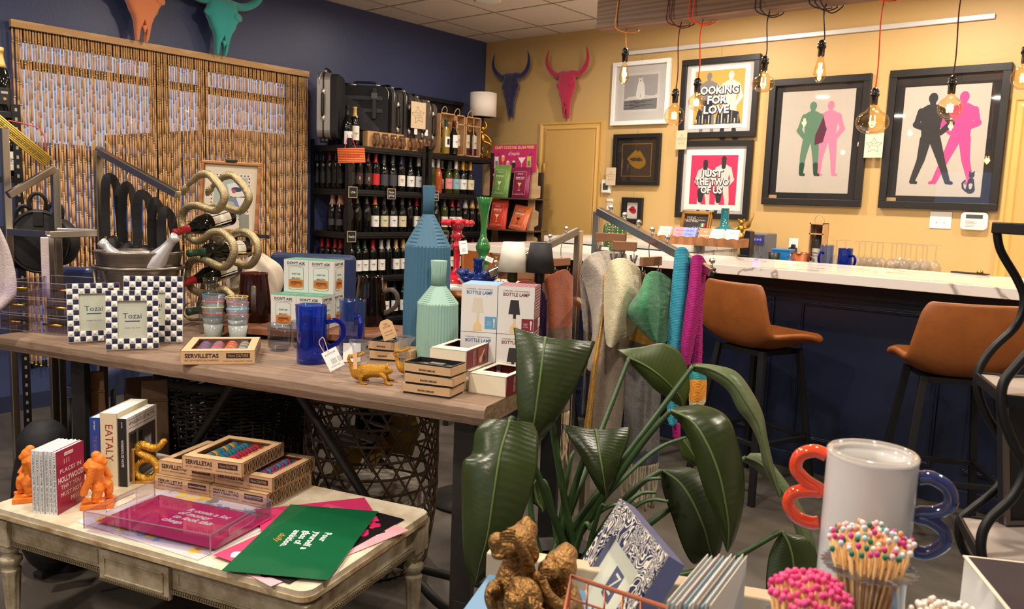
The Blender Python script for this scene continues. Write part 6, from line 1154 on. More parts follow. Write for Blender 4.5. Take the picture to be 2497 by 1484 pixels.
def ape(label,loc,rz,mir=1):
    t=thing('ape_bookend',label,'bookend',loc,rz,'orange ape bookends'); MB().box(-.045,.045,-.035,.035,0,.016).build('base',orc,t,bevel=.002); b=MB(); S_=lambda *a:[Vector((x*mir,y,z+.014)) for x,y,z in a]
    b.tube(S_((-.008,0,.058),(-.006,0,.075),(-.006,0,.095),(-.008,0,.112),(-.002,0,.125)),[.022,.022,.026,.031,.024],20)
    b.sph((.004*mir,0,.142),(.02,.019,.022),24).sph((.018*mir,0,.136),(.0115,.013,.011),20).sph((-.002*mir,0,.158),(.014,.014,.014),20)
    b.tube(spline(S_((-.006,-.03,.12),(-.014,-.033,.095),(-.02,-.033,.072),(-.032,-.03,.045),(-.034,-.03,.032)),3),.0115,8); b.tube(spline(S_((.0,.026,.118),(.012,.033,.1),(.02,.033,.08),(.032,.028,.06)),3),.0105,8)
    b.tube(spline(S_((-.006,-.012,.058),(.004,-.016,.04),(-.002,-.017,.02),(-.004,-.018,.006)),3),[.018]*4+[.015]*3+[.012]*3,8); b.tube(S_((-.006,-.018,.005),(.02,-.02,.004)),.0075,8)
    b.tube(spline(S_((-.002,.012,.058),(.026,.014,.045),(.028,.015,.022),(.026,.016,.006)),3),[.018]*4+[.014]*3+[.011]*3,8); b.tube(S_((.026,.016,.005),(.048,.018,.004)),.007,8)
    fuse(b.build('ape_figure',orc,t),.0018,6); return t
g_=P(222,1240,z=LZ); ape('orange ape bookend striding right beside the magenta guide cover',(g_.x-.01,g_.y+.025,LZ),face(222)-R(8)); g_=P(60,1222,z=LZ); ape('orange ape bookend half hidden left of the guide books',(g_.x-.005,g_.y+.02,LZ),face(60)-R(10),-1)
# ---- three big books and the gold snake ----
cx=Vector((math.cos(R(37)),math.sin(R(37)),0)); C1=P(222,1182,z=LZ); bl_=M('cover_blue',(34,62,140),.4); dl=M('cover_linen',(206,192,160),.8,bump=(260,.3)); red_=M('title_red',(140,40,34),.6); whc=M('cover_pale_grey',(204,198,192),.5); bk_=M('cover_black',(26,24,26),.5)
book('blue spined book THE NATURALISTS standing left of EATALY',C1,R(37),.034,.18,.225,bl_,bl_,[('THE NEW NATURALISTS',.016,.017,.1,2,.13,{}),('Claire Bingham',.008,.017,.2,3,.03,{})],None,[M('spine_copper',(150,90,110),.5),wtx])
book('thick cream book EATALY standing in the middle',C1+cx*.035,R(37),.056,.2,.242,dl,dl,[('EATALY',.036,.028,.145,2,.12,{})],None,[red_])
def wh(b,d,h):
    b.text('WAREHOUSE HOME',.02,TR(d*.5,0,h*.9)@FRONT,3,fit=d*.85); b.box(d*.06,d*.94,-.0003,0,h*.835,h*.84,3).box(d*.06,d*.94,-.0003,0,h*.955,h*.96,3).box(d*.06,d*.94,-.0004,0,h*.05,h*.78,4)
    for i,(x0,x1,z0,z1,m) in enumerate(((.1,.5,.5,.74,0),(.3,.36,.4,.76,5),(.55,.8,.35,.6,5),(.57,.67,.38,.57,6),(.69,.78,.38,.57,6),(.1,.9,.1,.16,5),(.15,.3,.2,.3,6))): b.box(d*x0,d*x1,-.0006-.0001*i,-.0004,h*z0,h*z1,m)
book('black spined WAREHOUSE HOME book with interior photo cover',C1+cx*.092,R(37),.03,.2,.226,bk_,whc,[('WAREHOUSE HOME',.012,.015,.11,2,.09,{}),('Sophie Bush',.006,.015,.205,2,.02,{})],wh,[wtx,M('cover_ink',(60,52,54),.6),M('photo_brown',(70,60,56),.5),M('photo_greyblue',(104,104,110),.5),M('photo_window',(190,190,196),.5)])
p=P(352,1178,z=LZ); t=thing('snake_bookend','shiny gold coiled snake bookend with a square gold frame','bookend',(p.x-.015,p.y+.02,LZ),R(45)); sg=M('polished_gold_scales',(220,170,70),.18,1,bump=(300,1.0))
b=MB(); b.box(-.05,.06,-.03,.03,0,.01).box(-.05,-.042,-.03,.03,0,.12).box(-.05,-.03,-.034,-.03,0,.12).build('frame',M('satin_gold',(206,164,84),.35,.9),t,bevel=.002)
pts=spline([(.03,.0,.03),(.028,-.004,.06),(.0,-.008,.075),(-.03,-.01,.062),(-.036,-.012,.036),(-.012,-.014,.014),(.024,-.016,.018),(.04,-.018,.045),(.024,-.012,.074),(-.006,-.01,.092),(-.03,-.01,.108),(-.014,-.012,.128),(.018,-.012,.116),(.04,-.012,.122),(.058,-.012,.142)],4); n=len(pts)
b=MB(); b.tube(pts,[.006+.0085*math.sin(min(1,i/n*1.6+.1)*pi/2)-(.005*max(0,(i-n*.8)/(n*.2))) for i in range(n)],12); b.sph(pts[-1],(.012,.009,.008),10); b.build('snake',sg,t)
# ---- napkin boxes ----
q0=P(378,1190,z=LZ); nz=R(21); nx=Vector((math.cos(nz),math.sin(nz),0)); ny=Vector((-math.sin(nz),math.cos(nz),0)); w=.214;d=.24;h=.0455
def nb(label,u,v,k,dr=0,ci=0,org=None): napkinbox(label,(org or q0)+nx*(u+w/2)+ny*(v+d/2)+Vector((0,0,k*(h+.001)+.0005)),nz+R(dr),w,d,h,ci)
nb('kraft napkin box, bottom layer left, on the low white table',0,0,0,0,1); nb('kraft napkin box, bottom layer right, on the low white table',w+.004,-.004,0,-1,2); nb('kraft napkin box, middle layer left, on the low white table',.004,.012,1,1,4); nb('kraft napkin box, middle layer right, on the low white table',w+.008,.012,1,0,6)
tc=P(443,1143,z=.552); napkinbox('topmost kraft napkin box with bright rolls on the low white table',tc+nx*w/2+ny*d/2+Vector((0,0,2*(h+.001)+LZ+.0005-.552)),R(24),w,d,h,3)
# ---- prints ----
pinkp=M('poster_pink',(206,40,104),.35,coat=.4); greenp=M('poster_green',(16,92,56),.3,coat=.5); ptx=M('poster_white_text',(232,228,220),.5); pgd=M('poster_gold_script',(206,140,60),.5)
def sheet(label,A,B,Cc,m,art=None,mats=(),th=.0012,name='art_print',z=None):
    A=Vector(A);B=Vector(B); ux=(B-A).normalized(); ux.z=0; ux.normalize(); w=(B-A).length; uy=Vector((-ux.y,ux.x,0)); d=(Vector(Cc)-B).dot(uy); b=MB(); b.box(0,w,0,d,0,th)
    if art: art(b,w,d)
    return b.build(name,[m]+list(mats),loc=(A.x,A.y,z if z else A.z),rot=(0,0,math.atan2(ux.y,ux.x)),label=label,cat='print',group='loose art prints on the low table')
def zt(px,py,z): return P(px,py,z=z)
fl=[M('floral_ground',(206,200,200),.5),M('floral_yellow',(230,200,70),.5),M('floral_blue',(130,160,190),.5),M('floral_pink',(196,50,100),.5),M('floral_grey',(120,130,140),.5)]
def floral(b,w,d):
    r=random.Random(2)
    for i in range(150):
        x,y,s=r.uniform(.03,w-.03),r.uniform(.03,d-.03),r.uniform(.012,.024); b.add([(x+s*math.cos(a)*(.8+.2*math.cos(3*a)),y+s*math.sin(a),.0013+.000004*i) for a in [k*pi/6 for k in range(12)]],[tuple(range(12))],r.choice([1,1,2,3,4,0]))
sheet('floral print with yellow and blue flowers, under the acrylic tray',zt(186,1272,LZ),zt(482,1366,LZ),zt(670,1250,LZ),fl[0],floral,fl[1:],z=LZ+.0005)
def abst(c):
    def f(b,w,d):
        r=random.Random(c)
        for i in range(14): x,y,s=r.uniform(.03,w-.04),r.uniform(.03,d-.04),r.uniform(.012,.03); b.add([(x+s*math.cos(a)*(.7+.3*math.cos(2*a+i)),y+s*math.sin(a),.0013+.00001*i) for a in [k*pi/6 for k in range(12)]],[tuple(range(12))],1+i%2)
    return f
sheet('pale pink print with black marks sticking out under the green print',zt(600,1400,LZ),zt(660,1432,LZ),zt(860,1240,LZ),M('poster_palepink',(232,170,180),.4),abst(3),[ink,M('poster_coral',(226,80,60),.4)],z=LZ+.002)
sheet('black edged red print at the bottom of the loose pile',zt(615,1395,LZ),zt(705,1425,LZ),zt(915,1250,LZ),M('poster_black',(24,22,24),.4),abst(5),[M('poster_red',(206,50,50),.4),pinkp],z=LZ+.0035)
sheet('pink print with a black shape at the right of the green print',zt(700,1348,LZ),zt(953,1300,LZ) if 0 else zt(845,1340,LZ),zt(953,1297,LZ),pinkp,abst(8),[ink,ink],z=LZ+.005)
sheet('pink print turned outward beneath the right corner of the green print',zt(640,1310,LZ),zt(925,1275,LZ),zt(850,1222,LZ),M('poster_pink2',(196,50,100),.4),abst(9),[ink,pinkp],z=LZ+.0065)
sheet('red and pink print peeking out between tray and green print',zt(520,1360,LZ),zt(650,1405,LZ),zt(840,1245,LZ),M('poster_rose',(216,70,110),.35),abst(12),[M('poster_orange',(230,110,60),.4),ptx],z=LZ+.008)
def gtext(b,w,d):
    T_=TR(w*.5,d*.47,.0014)@RZ(-pi/2)
    for i,l in enumerate(('Pour','yourself a','glass of','ambition.')): b.text(l,.03,T_@TR(-.06,.045-.03*i,0),1,bold=.02,align='LEFT')
    b.text('dolly',.028,T_@TR(-.03,-.075,.0002),2,shear=.4,align='LEFT')
sheet('glossy green print reading Pour yourself a glass of ambition',zt(540,1387,.475),zt(800,1410,.475),zt(893,1241,.475),greenp,gtext,[ptx,pgd],z=.4705)
ta=zt(205,1287,LZ+.012); tb=zt(513,1347,LZ+.012); tcn=zt(660,1257,LZ+.012); ux=(tb-ta).normalized(); ua=math.atan2(ux.y,ux.x); tw_=(tb-ta).length; td=(tcn-tb).length
def ptext(b,w,d):
    T_=TR(w*.56,d*.56,.0014)
    for i,(l,x) in enumerate((('It costs a lot',.0),('of money',-.018),('to look this',-.005),('cheap.',-.032))): b.text(l,.03,T_@TR(-.07+x*.5,.05-.029*i,0),1,bold=.03,shear=.3,align='LEFT')
    b.text('dolly',.03,T_@TR(-.03,-.075,.0002),2,shear=.5,align='LEFT')
sheet('magenta print reading It costs a lot of money to look this cheap',zt(236,1270,LZ+.01),zt(524,1338,LZ+.01),zt(655,1262,LZ+.01),pinkp,ptext,[ptx,pgd],z=LZ+.0095)
t=thing('serving_tray','clear acrylic tray with slot handles resting on the magenta print','tray',(ta.x,ta.y,LZ+.0112),ua); b=MB(); hh=.05; e=.004
b.box(0,tw_,0,td,0,.003).box(0,tw_,0,e,.003,hh).box(0,tw_,td-e,td,.003,hh)
for x in (0,tw_-e): b.box(x,x+e,e,td*.28,.003,hh).box(x,x+e,td*.72,td-e,.003,hh).box(x,x+e,td*.28,td*.72,.003,.018).box(x,x+e,td*.28,td*.72,.038,hh)
b.build('tray_body',acrylic,t); b=MB(); em=GL('acrylic_edge',(236,226,236),.08,.3,.3,(222,206,216))
for x in (0,tw_): b.bar((x,0,hh),(x,td,hh),.0022); b.bar((x,0,0),(x,0,hh),.003); b.bar((x,td,0),(x,td,hh),.003); b.tube(spline([(x,td*.3,.02),(x,td*.29,.03),(x,td*.32,.038),(x,td*.68,.038),(x,td*.71,.03),(x,td*.68,.019),(x,td*.32,.019)],3,True),.0012,5,cyc=True)
for y in (0,td): b.bar((0,y,hh),(tw_,y,hh),.0022)
b.build('polished_edges',em,t)
# =================== under the big table ===================
wick=M('dark_wicker',(84,68,52),.7,noise=(20,.3)); wickd=M('black_wicker',(40,34,28),.7,noise=(20,.3))
c=P(600,1180,z=0); c=Vector((c.x+.45,c.y+.10,0)); t=thing('wicker_basket','large dark woven wicker basket under the left half of the big table','basket',(-2.92,1.80,0),.2)
b=MB(); n=44
for i in range(n): a=2*pi*i/n; b.tube([(.24*math.cos(a),.24*math.sin(a),0),(.285*math.cos(a),.285*math.sin(a),.35),(.3*math.cos(a),.3*math.sin(a),.68)],.005,5)
for k in range(46):
    z=.02+k*.0145; r=.24+.06*min(1,z/.6); b.tube([((r+.007*(1 if (i+k)%2 else -1))*math.cos(pi*i/n),(r+.007*(1 if (i//2+k)%2 else -1))*math.sin(pi*i/n),z+.003*math.sin(i*1.7+k)) for i in range(2*n)],.0058,4,cyc=True)
b.tube([(.302*math.cos(a),.302*math.sin(a),.69) for a in [2*pi*i/40 for i in range(40)]],.018,8,cyc=True); b.build('weave',wickd,t); MB().lathe([(0,.01),(.23,.01)],30).build('bottom',wickd,t)
hb=Vector((-2.34,2.02,0)); t=thing('bamboo_basket','tall open hexagon weave bamboo basket under the right half of the big table','basket',hb,0); b=MB(); r0=.25
def cyl(a,z): r=r0*(.86+.16*math.sin(min(1,z/.35)*pi/2)+(0 if z<.5 else -.08*(z-.5))); return (r*math.cos(a),r*math.sin(a),z)
nh=22; st_=2*pi/nh; dz=st_*r0*.866
k=0; z=.04
while z<.68: b.tube([cyl(2*pi*i/48,z) for i in range(48)],.0068,4,cyc=True,flat=.25,upv=(1,0,0)); z+=dz
for i in range(nh):
    for s in (1,-1):
        b.tube([cyl(st_*(i+.25)+s*(zz*.01)*1.0*(.67/ (r0*1.0))*.577*1.0*(1/.67),zz*.01+.0) for zz in range(2,69,3)],.0062,4,flat=.3,upv=(1,0,0))
b.tube([cyl(2*pi*i/48,.69) for i in range(48)],.014,6,cyc=True); b.build('weave',wick,t)
MB().lathe([(0,.005),(.2,.005),(.215,.02),(.2,.3),(0,.3)],30).build('liner',M('pale_pillow_cloth',(168,160,150),.9,bump=(60,.2)),loc=hb+Vector((0,0,.005)),label='pale grey cushion bundle seen through the hexagon basket weave',cat='cushion')
b=MB(); 
for i in range(18):
    a=i*2.4; r=.12; c_=(r*math.cos(a)*(i%3)/2,r*math.sin(a)*(i%3)/2,.42+.2*(i/18)); q=RZ(a)@RX(.8+i)
    b.box(-.07,.07,-.002,.002,-.06,.06,i%3,T=TR(*c_)@q)
b.build('folded_textile',[M('textile_black',(28,26,28),.8),M('textile_white',(176,170,160),.8),M('textile_mustard',(150,120,50),.8)],loc=hb+Vector((0,0,0)),label='black, white and mustard patterned textiles stuffed in the hexagon basket',cat='textile')
bag=M('paper_bag',(150,112,76),.8,noise=(6,.15),bump=(16,.9)); bagd=M('paper_bag_dark',(104,80,58),.8,noise=(6,.15),bump=(16,.9))
def pbag(label,px,py,d,w,h,m,rz=0):
    p=P(px,py,d=d); t=thing('paper_bag',label,'bag',(p.x,p.y,.0),face(px)+rz,'kraft paper bags'); z1=p.z; z0=z1-h; b=MB(); vs=[(-w/2,-.05,z0),(w/2,-.05,z0),(w/2,.05,z0),(-w/2,.05,z0),(-w*.42,-.03,z1-.07),(w*.42,-.03,z1-.07),(w*.42,.03,z1-.07),(-w*.42,.03,z1-.07),(-w*.42,-.012,z1),(w*.42,-.012,z1),(w*.42,.0,z1),(-w*.42,.0,z1)]
    b.add(vs,[(0,3,2,1)]+[(i+4*k,(i+1)%4+4*k,(i+1)%4+4*(k+1),i+4*(k+1)) for k in (0,1) for i in range(4)]+[(8,9,10,11)]); b.build('bag_body',m,t,bevel=.004); MB().box(-w*.43,w*.43,-.036,.034,z1-.075,z1-.07).build('fold_crease',m,t)
    MB().box(-.09,.09,-.07,.07,0,z0).build('crate',black,t)
pbag('tall crumpled kraft paper bag behind the blue book, under the table',218,905,3.1,.12,.36,bag); pbag('kraft paper bag behind EATALY under the table',338,918,3.25,.12,.4,bagd,.2); pbag('dark kraft paper bag behind the gold snake bookend',378,925,3.05,.11,.4,bagd,-.1)
# ---- chrome racks at the left ----
chr_=M('smoked_chrome',(214,204,190),.22,1)
def rackbar(label,segs,name='garment_rack',w=.03):
    t=thing(name,label,'rack',(0,0,0))
    for nm,a,c_ in segs: MB().bar(a,c_,w).build(nm,chr_,t,bevel=.003)
    return t
d=3.55
def Pd(px,py,d=d): return P(px,py,d=d)
a1=Pd(238,367); a2=Pd(435,475,3.35); b1=Pd(134,410); b2=Pd(20,476,3.4); c1=Pd(10,312,3.5)
fl0=lambda p:Vector((p.x,p.y,0))
e1=Pd(22,566,3.5); e2=Pd(120,572,3.45); e3=Pd(238,568)
rackbar('chrome garment rack with sloping arms in front of the bamboo curtain',[('post',fl0(a1),a1),('arm',a1,a2),('post',fl0(b1),b1),('arm',b1,b2),('crossbar',Vector((a1.x,a1.y,e3.z)),Vector((b1.x,b1.y,e3.z))),('crossbar',Vector((a1.x,a1.y,.15)),Vector((b1.x,b1.y,.15)))])
rackbar('chrome garment rack at the far left edge holding the lilac knit',[('post',fl0(c1),c1),('post',fl0(e2),e2),('crossbar',e2,Vector((c1.x,c1.y,e2.z))),('crossbar',e2,e3+Vector((0,0,0))),('foot_bar',fl0(c1)+Vector((0,0,.1)),fl0(e2)+Vector((0,0,.1)))])
nyl=M('black_nylon',(20,20,22),.55,noise=(10,.2),bump=(40,.25))
def packbag(label,px,py,d,r,rz=0):
    p=P(px,py,d=d); t=thing('backpack',label,'backpack',p,face(px)+rz,'small black backpacks'); b=MB(); b.lathe([(0,-.055),(r*.9,-.05),(r,-.03),(r,.03),(r*.9,.05),(0,.055)],36,T=RX(pi/2),sx=.95,sy=1.12); b.build('body',nyl,t,bevel=.006)
    MB().tube([(r*.92*math.cos(a),-.05,r*1.05*math.sin(a)) for a in [2*pi*i/36 for i in range(36)]],.004,6,cyc=True).build('piping',black,t); MB().tube(spline([(-.03,0,r*1.1),(-.03,0,r*1.1+.05),(0,0,r*1.1+.075),(.03,0,r*1.1+.05),(.03,0,r*1.1)],5),.012,4,flat=.25,upv=(0,1,0)).build('top_handle',nyl,t)
    MB().box(-.02,.02,-.06,-.052,r*.55,r*1.05).build('strap_tab',nyl,t,bevel=.002); MB().tube([(0,0,r*1.1+.07),(0,0,r*1.1+.16)],.002,5).build('hook',chr_,t)
packbag('round black backpack nearest the front of the left rack',95,588,3.66,.128); packbag('round black backpack second from the front, mostly hidden',62,600,3.72,.10,.2); packbag('black backpack farthest right on the sloping arm with red lining',138,590,3.8,.10,-.5)
def sling(label,px,py0,py1,d,w,rz=0,pouch=True):
    p=P(px,py0,d=d); q=P(px,py1,d=d); t=thing('sling_bag',label,'bag',p,face(px)+rz,'black sling bags'); h=p.z-q.z; b=MB()
    b.tube(spline([(-w*.5,0,-h*.7),(-w*.5,0,-h*.35),(-w*.42,-.01,-.03),(-.01,-.01,0),(w*.3,0,-.03),(w*.5,0,-h*.4),(w*.62,.01,-h*.8)],6),[.026]*37,4,flat=.1,upv=(0,1,0),sm=False); b.build('strap',nyl,t,solid=0)
    if pouch: b=MB(); b.sph((0,0,-h*.88),(w*.9,.03,h*.2),14); b.build('pouch',nyl,t,subsurf=1)
    MB().tube([(0,0,0),(0,0,.06)],.002,5).build('hook',chr_,t)
sling('black sling bag nearest the rack post',272,432,640,3.5,.055); sling('black sling bag second from the rack post',312,452,650,3.48,.055,.4); sling('black sling bag in the middle of the five',352,472,655,3.46,.06); sling('black sling bag with gold shine behind it',382,490,655,3.44,.045,.3); sling('black sling bag nearest the champagne bottle neck',408,512,650,3.42,.05)
# lilac knit at the edge
lil=M('lilac_knit',(170,150,184),.9,rgb2=(206,196,178),noise=(5,0),bump=(150,.8)); 
def kn(u,v):
    a=P(2-30*(1-u),540,d=2.9); top=P(8,512,d=2.85); bot=P(22,762,d=2.85); z=top.z+(bot.z-top.z)*v; w=(.005+.075*math.sin(min(1,v*1.15)*pi*.62)) * (1 if v<.85 else 1-(v-.85)*4.5); r=Vector((math.cos(face(10)),math.sin(face(10)),0)); c_=P(-28,540,d=2.85); return Vector((c_.x,c_.y,0))+r*(-.05+(w+.045)*u)+Vector((0,0,z))+Vector((r.y,-r.x,0))*(.02*math.sin(u*7+v*2))
MB().grid(kn,16,24).build('knit_sweater',lil,label='lilac and cream knit garment hanging at the left edge',cat='sweater',solid=.012)
MB().box(-.012,.018,-.006,.006,-.24,0).build('knit_sleeve',lil,loc=P(106,578,d=3.38),rot=(0,0,face(116)),label='lilac knit strap hanging beside the chrome upright under the round backpack',cat='strap',bevel=.004)
# black slotted rack post with bottles and the yellow sign at the left edge
kp=P(40,300,d=3.9); t=thing('shelving_unit','black slotted metal rack corner at the far left edge behind the yellow sign','shelving',(kp.x,kp.y,0),face(40)); zt_=P(40,255,d=3.9).z
b=MB(); b.box(-.018,.018,-.003,.003,0,zt_).box(-.018,-.013,0,.03,0,zt_)
z=.1
while z<zt_-.02: b.box(-.005,.005,-.004,-.003,z,z+.016,1); z+=.045
b.build('post',[rackm,M('slot_light',(150,140,120),.5)],t)
for py in (275,430,560): z=P(20,py,d=3.95).z; MB().box(-.6,-.018,.0,.4,z-.03,z).build('shelf',rackm,t,bevel=.002)
p=P(4,272,d=3.97); zz=P(20,275,d=3.95).z; o=bottle((p.x,p.y,zz),'champ',dg_,.10,capc['gold'],black,(.04,.12),label='champagne bottle with gold foil on the top shelf at the left edge',rot=(0,0,face(4)+R(20)),lw=1.5,deco=[(0,.05,.03,.012,2),(0,.02,.012,.012,3)])
p=P(28,428,d=3.97); zz=P(20,430,d=3.95).z; bottle((p.x,p.y,zz),'burg',dg_,.06,capc['black'],cream,(.03,.12),label='wine bottle with cream label on the second shelf at the left edge',rot=(0,0,face(28)),lw=1.3,deco=DEC)
ys=P(52,342,d=3.6); ribsign('yellow ribbed sign with handwriting hanging askew at the left edge',ys,(0,R(42),face(52)),.27,.055,7,M('yellow_rib',(214,180,74),.6),M('yellow_back',(150,110,40),.7),[('life is cool and so are you',.028,0,0,0,.22)],M('sign_script',(90,90,50),.6),[[(-.09,0,.03),(.02,0,.09),(.1,0,.03)]],M('rust_cord',(190,80,50),.7))
# dark backpack on the floor, lower left
bp=P(22,1130,d=2.8); t=thing('backpack','large dark backpack slumped on the floor at the lower left edge','backpack',(bp.x-.02,bp.y+.12,0),face(35)); b=MB(); b.sph((0,0,.3),(.11,.1,.28),20).sph((.02,-.05,.24),(.09,.09,.17),16).sph((-.0,-.02,.5),(.09,.09,.1),14); fuse(b.build('body',M('charcoal_cloth',(16,16,20),.7,noise=(6,.3),bump=(30,.5)),t),.012,6)
MB().tube(spline([(.06,-.12,.35),(.08,-.12,.42),(.05,-.1,.5),(0,-.06,.58)],5),.016,4,flat=.2,upv=(0,1,0)).build('strap',nyl,t); MB().box(-.02,.1,-.215,-.2,.2,.32).build('patch',M('patch_magenta',(110,40,84),.7),t,bevel=.004)
# =================== chrome rack with scarves ===================
D1=P(1459,514,d=3.1); D2=P(1738,664,d=2.72); E1=P(1412,562,d=3.55); E2=P(1335,598,d=3.5); E3=P(1192,668,d=3.45)
dD=(D2-D1).normalized(); zc_=P(1405,760,d=3.2).z
t=rackbar('chrome garment rack with ball tipped arms carrying the scarves',[('post',fl0(D1),D1),('arm',D1,D2),('post',fl0(E1),E1),('arm',E1,E3),('crossbar',Vector((D1.x,D1.y,.12)),Vector((E1.x,E1.y,.12))),('crossbar',Vector((D1.x,D1.y,zc_)),Vector((E1.x,E1.y,zc_)))])
brc=M('bright_chrome',(230,228,224),.08,1)
for A,B,ks in ((D1,D2,(.12,.25,.38,.5,.63,.99)),(E1,E3,(.15,.33,.93))):
    for k in ks: p=A.lerp(B,k); MB().tube([p+Vector((0,0,.012)),p+Vector((0,0,.03))],.004,8).sph(p+Vector((0,0,.037)),.0105,14).tube([p+Vector((.018,0,.0)),p+Vector((-.018,0,.0))],.003,6).build('ball_stop',brc,t)
MB().lathe([(0,0),(.11,0),(.112,.004),(.1,.006),(0,.007)],30).build('caster_plate',M('plate_smoke',(120,110,104),.3,.3),t,loc=fl0(P(1395,1290,z=.0))) if 0 else None
hwd=M('hanger_wood',(142,96,66),.45,noise=(9,.12))
def hanger(label,pl,pr,d,hookp,clips):
    a=P(*pl,d=d[0]); c=P(*pr,d=d[1]); m=(a+c)/2; L_=(c-a).length; yaw=math.atan2(c.y-a.y,c.x-a.x); t=thing('clip_hanger',label,'hanger',(m.x,m.y,m.z),yaw,'wooden clip hangers')
    MB().box(-L_/2,L_/2,-.008,.008,-.016,.016).build('wood_bar',hwd,t,bevel=.002); hp=hookp-m; c_,s_=math.cos(-yaw),math.sin(-yaw); hx=hp.x*c_-hp.y*s_; hy=hp.x*s_+hp.y*c_
    MB().tube(spline([(hx*.7,hy*.7,.014),(hx,hy,hp.z*.6),(hx+.006,hy,hp.z-.01),(hx,hy,hp.z+.015)],4),.002,6).build('hook',brc,t)
    b=MB(); b.tube([(-L_*.45,0,-.05),(L_*.45,0,-.05)],.0018,6)
    for x in (-L_*.42,L_*.42): b.tube([(x,0,-.014),(x,0,-.05)],.0018,6)
    b.build('clip_rod',brc,t)
    for x in (-L_*.42,L_*.42):
        b=MB()
        for s in (-1,1): b.bar((x+s*.012,-.003,-.03),(x-s*.004,-.003,-.085),.007,.003)
        b.build('clip',M('clip_steel',(120,114,110),.3,.9),t)
def lf(A,B,k): return A.lerp(B,k)
hanger('wooden clip hanger holding the grey and blue scarf',(1453,576),(1526,582),(3.02,2.98),lf(D1,D2,.14),2)
hanger('wooden clip hanger holding the cream scarf',(1494,597),(1552,602),(2.92,2.88),lf(D1,D2,.27),2)
hanger('wooden clip hanger holding the green scarf, tilted up to the right',(1564,650),(1610,624),(2.82,2.9),lf(D1,D2,.48),2)
hanger('wooden clip hanger holding the rust scarf',(1352,652),(1387,625),(3.42,3.5),lf(E1,E3,.2),2)
hanger('wooden clip hanger holding the crimson scarf behind the lamps',(1215,672),(1300,668),(3.5,3.48),lf(E1,E3,.6),2)
def loft(rows,nu=20,nv=40,T=None):
    R_=[[P(x,y,d=dd) for x,y,dd in r] for r in rows]; R2=[]
    for r in R_: R2.append(spline(r,max(2,nu//(len(r)-1))))
    cols=[spline([R2[j][i] for j in range(len(R2))],max(2,nv//(len(R2)-1))) for i in range(len(R2[0]))]
    return [[cols[i][j] for i in range(len(cols))] for j in range(len(cols[0]))]
def cloth(label,rows,mats,bands=None,cat='scarf',name='scarf',thick=.007,fuzz=.0012,nu=20,nv=44,fringe=None):
    G=loft(rows,nu,nv); b=MB(); nr=len(G); nc=len(G[0]); rr=random.Random(nr*7+nc+len(label))
    vs=[p+Vector((rr.uniform(-fuzz,fuzz),rr.uniform(-fuzz,fuzz),rr.uniform(-fuzz,fuzz))) for r in G for p in r]
    vd=(Vector((0,0,H))-G[nr//2][nc//2]).normalized(); am=.004 if fuzz<.001 else .013; vs=[p+vd*am*math.sin((i%nc)/(nc-1)*11+(i//nc)/nr*2.5+len(label))*min(1,(i//nc)/nr*3+.25) for i,p in enumerate(vs)]
    for j in range(nr-1):
        v=j/(nr-1); m=0
        if bands:
            for k,(v0,mi) in enumerate(bands):
                if v>=v0: m=mi
        b.add([],[]); b.f+=[(j*nc+i,j*nc+i+1,(j+1)*nc+i+1,(j+1)*nc+i) for i in range(nc-1)]; b.m+=[m]*(nc-1); b.s+=[True]*(nc-1)
    b.v=vs; o=b.build(name,mats,label=label,cat=cat,solid=thick,subsurf=1)
    if fringe:
        fm,L_,n=fringe; f=MB(); last=G[-1]
        for k in range(n):
            p=last[min(nc-1,int(k*nc/n))]; q=[p+Vector((rr.uniform(-.0018,.0018)*i,rr.uniform(-.0018,.0018)*i,-L_*i/5*rr.uniform(.8,1.1))) for i in range(6)]; f.tube(spline(q,2),[.0045]*9+[.0055]*2,5)
        f.build('fringe',fm,o,kind='stuff')
    return o
wl=dict(r=.95,sheen=.2,bump=(300,1.0))
wgr=M('wool_greige',(176,164,150),noise=(90,.16),**wl); wbl=M('wool_slateblue',(96,104,134),noise=(30,.25),rgb2=(160,140,110),**wl); wcr=M('wool_cream',(214,202,166),noise=(120,.12),**wl); wtp=M('wool_taupe',(142,124,106),noise=(9,.12),**wl); wmu=M('wool_mustard',(204,150,50),noise=(9,.15),**wl); wgn=M('wool_green',(62,132,88),noise=(60,.28),**wl); wpg=M('wool_palegreen',(120,146,104),noise=(10,.12),**wl); wgy=M('wool_charcoal',(90,86,84),noise=(60,.3),**wl); wnv=M('wool_navy',(46,50,70),noise=(60,.3),**wl); wru=M('wool_rust',(140,66,32),noise=(20,.2),**wl); wbr=M('wool_brown',(96,68,50),noise=(20,.2),**wl); wcm=M('wool_crimson',(124,28,40),noise=(30,.2),**wl); frc=M('fringe_cream',(196,176,146),.9); frg=M('fringe_grey',(150,140,120),.9)
kn_=dict(r=.9,bump=(60,.3,'Z',1.2),wave=(60,1.2,'Z'),noise=(8,.22)); ktq=M('knit_turquoise',(52,146,172),**kn_); kmg=M('knit_magenta',(164,24,112),**kn_); kte=M('knit_teal',(40,140,140),**kn_); kor=M('knit_orange',(230,150,50),**kn_); kcr=M('knit_ecru',(206,190,150),**kn_); kbr=M('knit_brown',(100,60,44),**kn_)
cloth('grey and beige blanket scarf with slate blue lining, first from the rack post',[[(1416,665,2.98),(1428,628,2.9),(1466,612,2.95),(1528,618,3.0)],[(1428,700,3.0),(1462,690,2.88),(1490,690,2.92),(1530,700,3.02)],[(1446,800,3.0),(1456,790,2.88),(1480,790,2.92),(1500,800,3.0)],[(1432,900,3.0),(1440,905,2.9),(1456,905,2.92),(1466,900,3.0)]],[wgr])
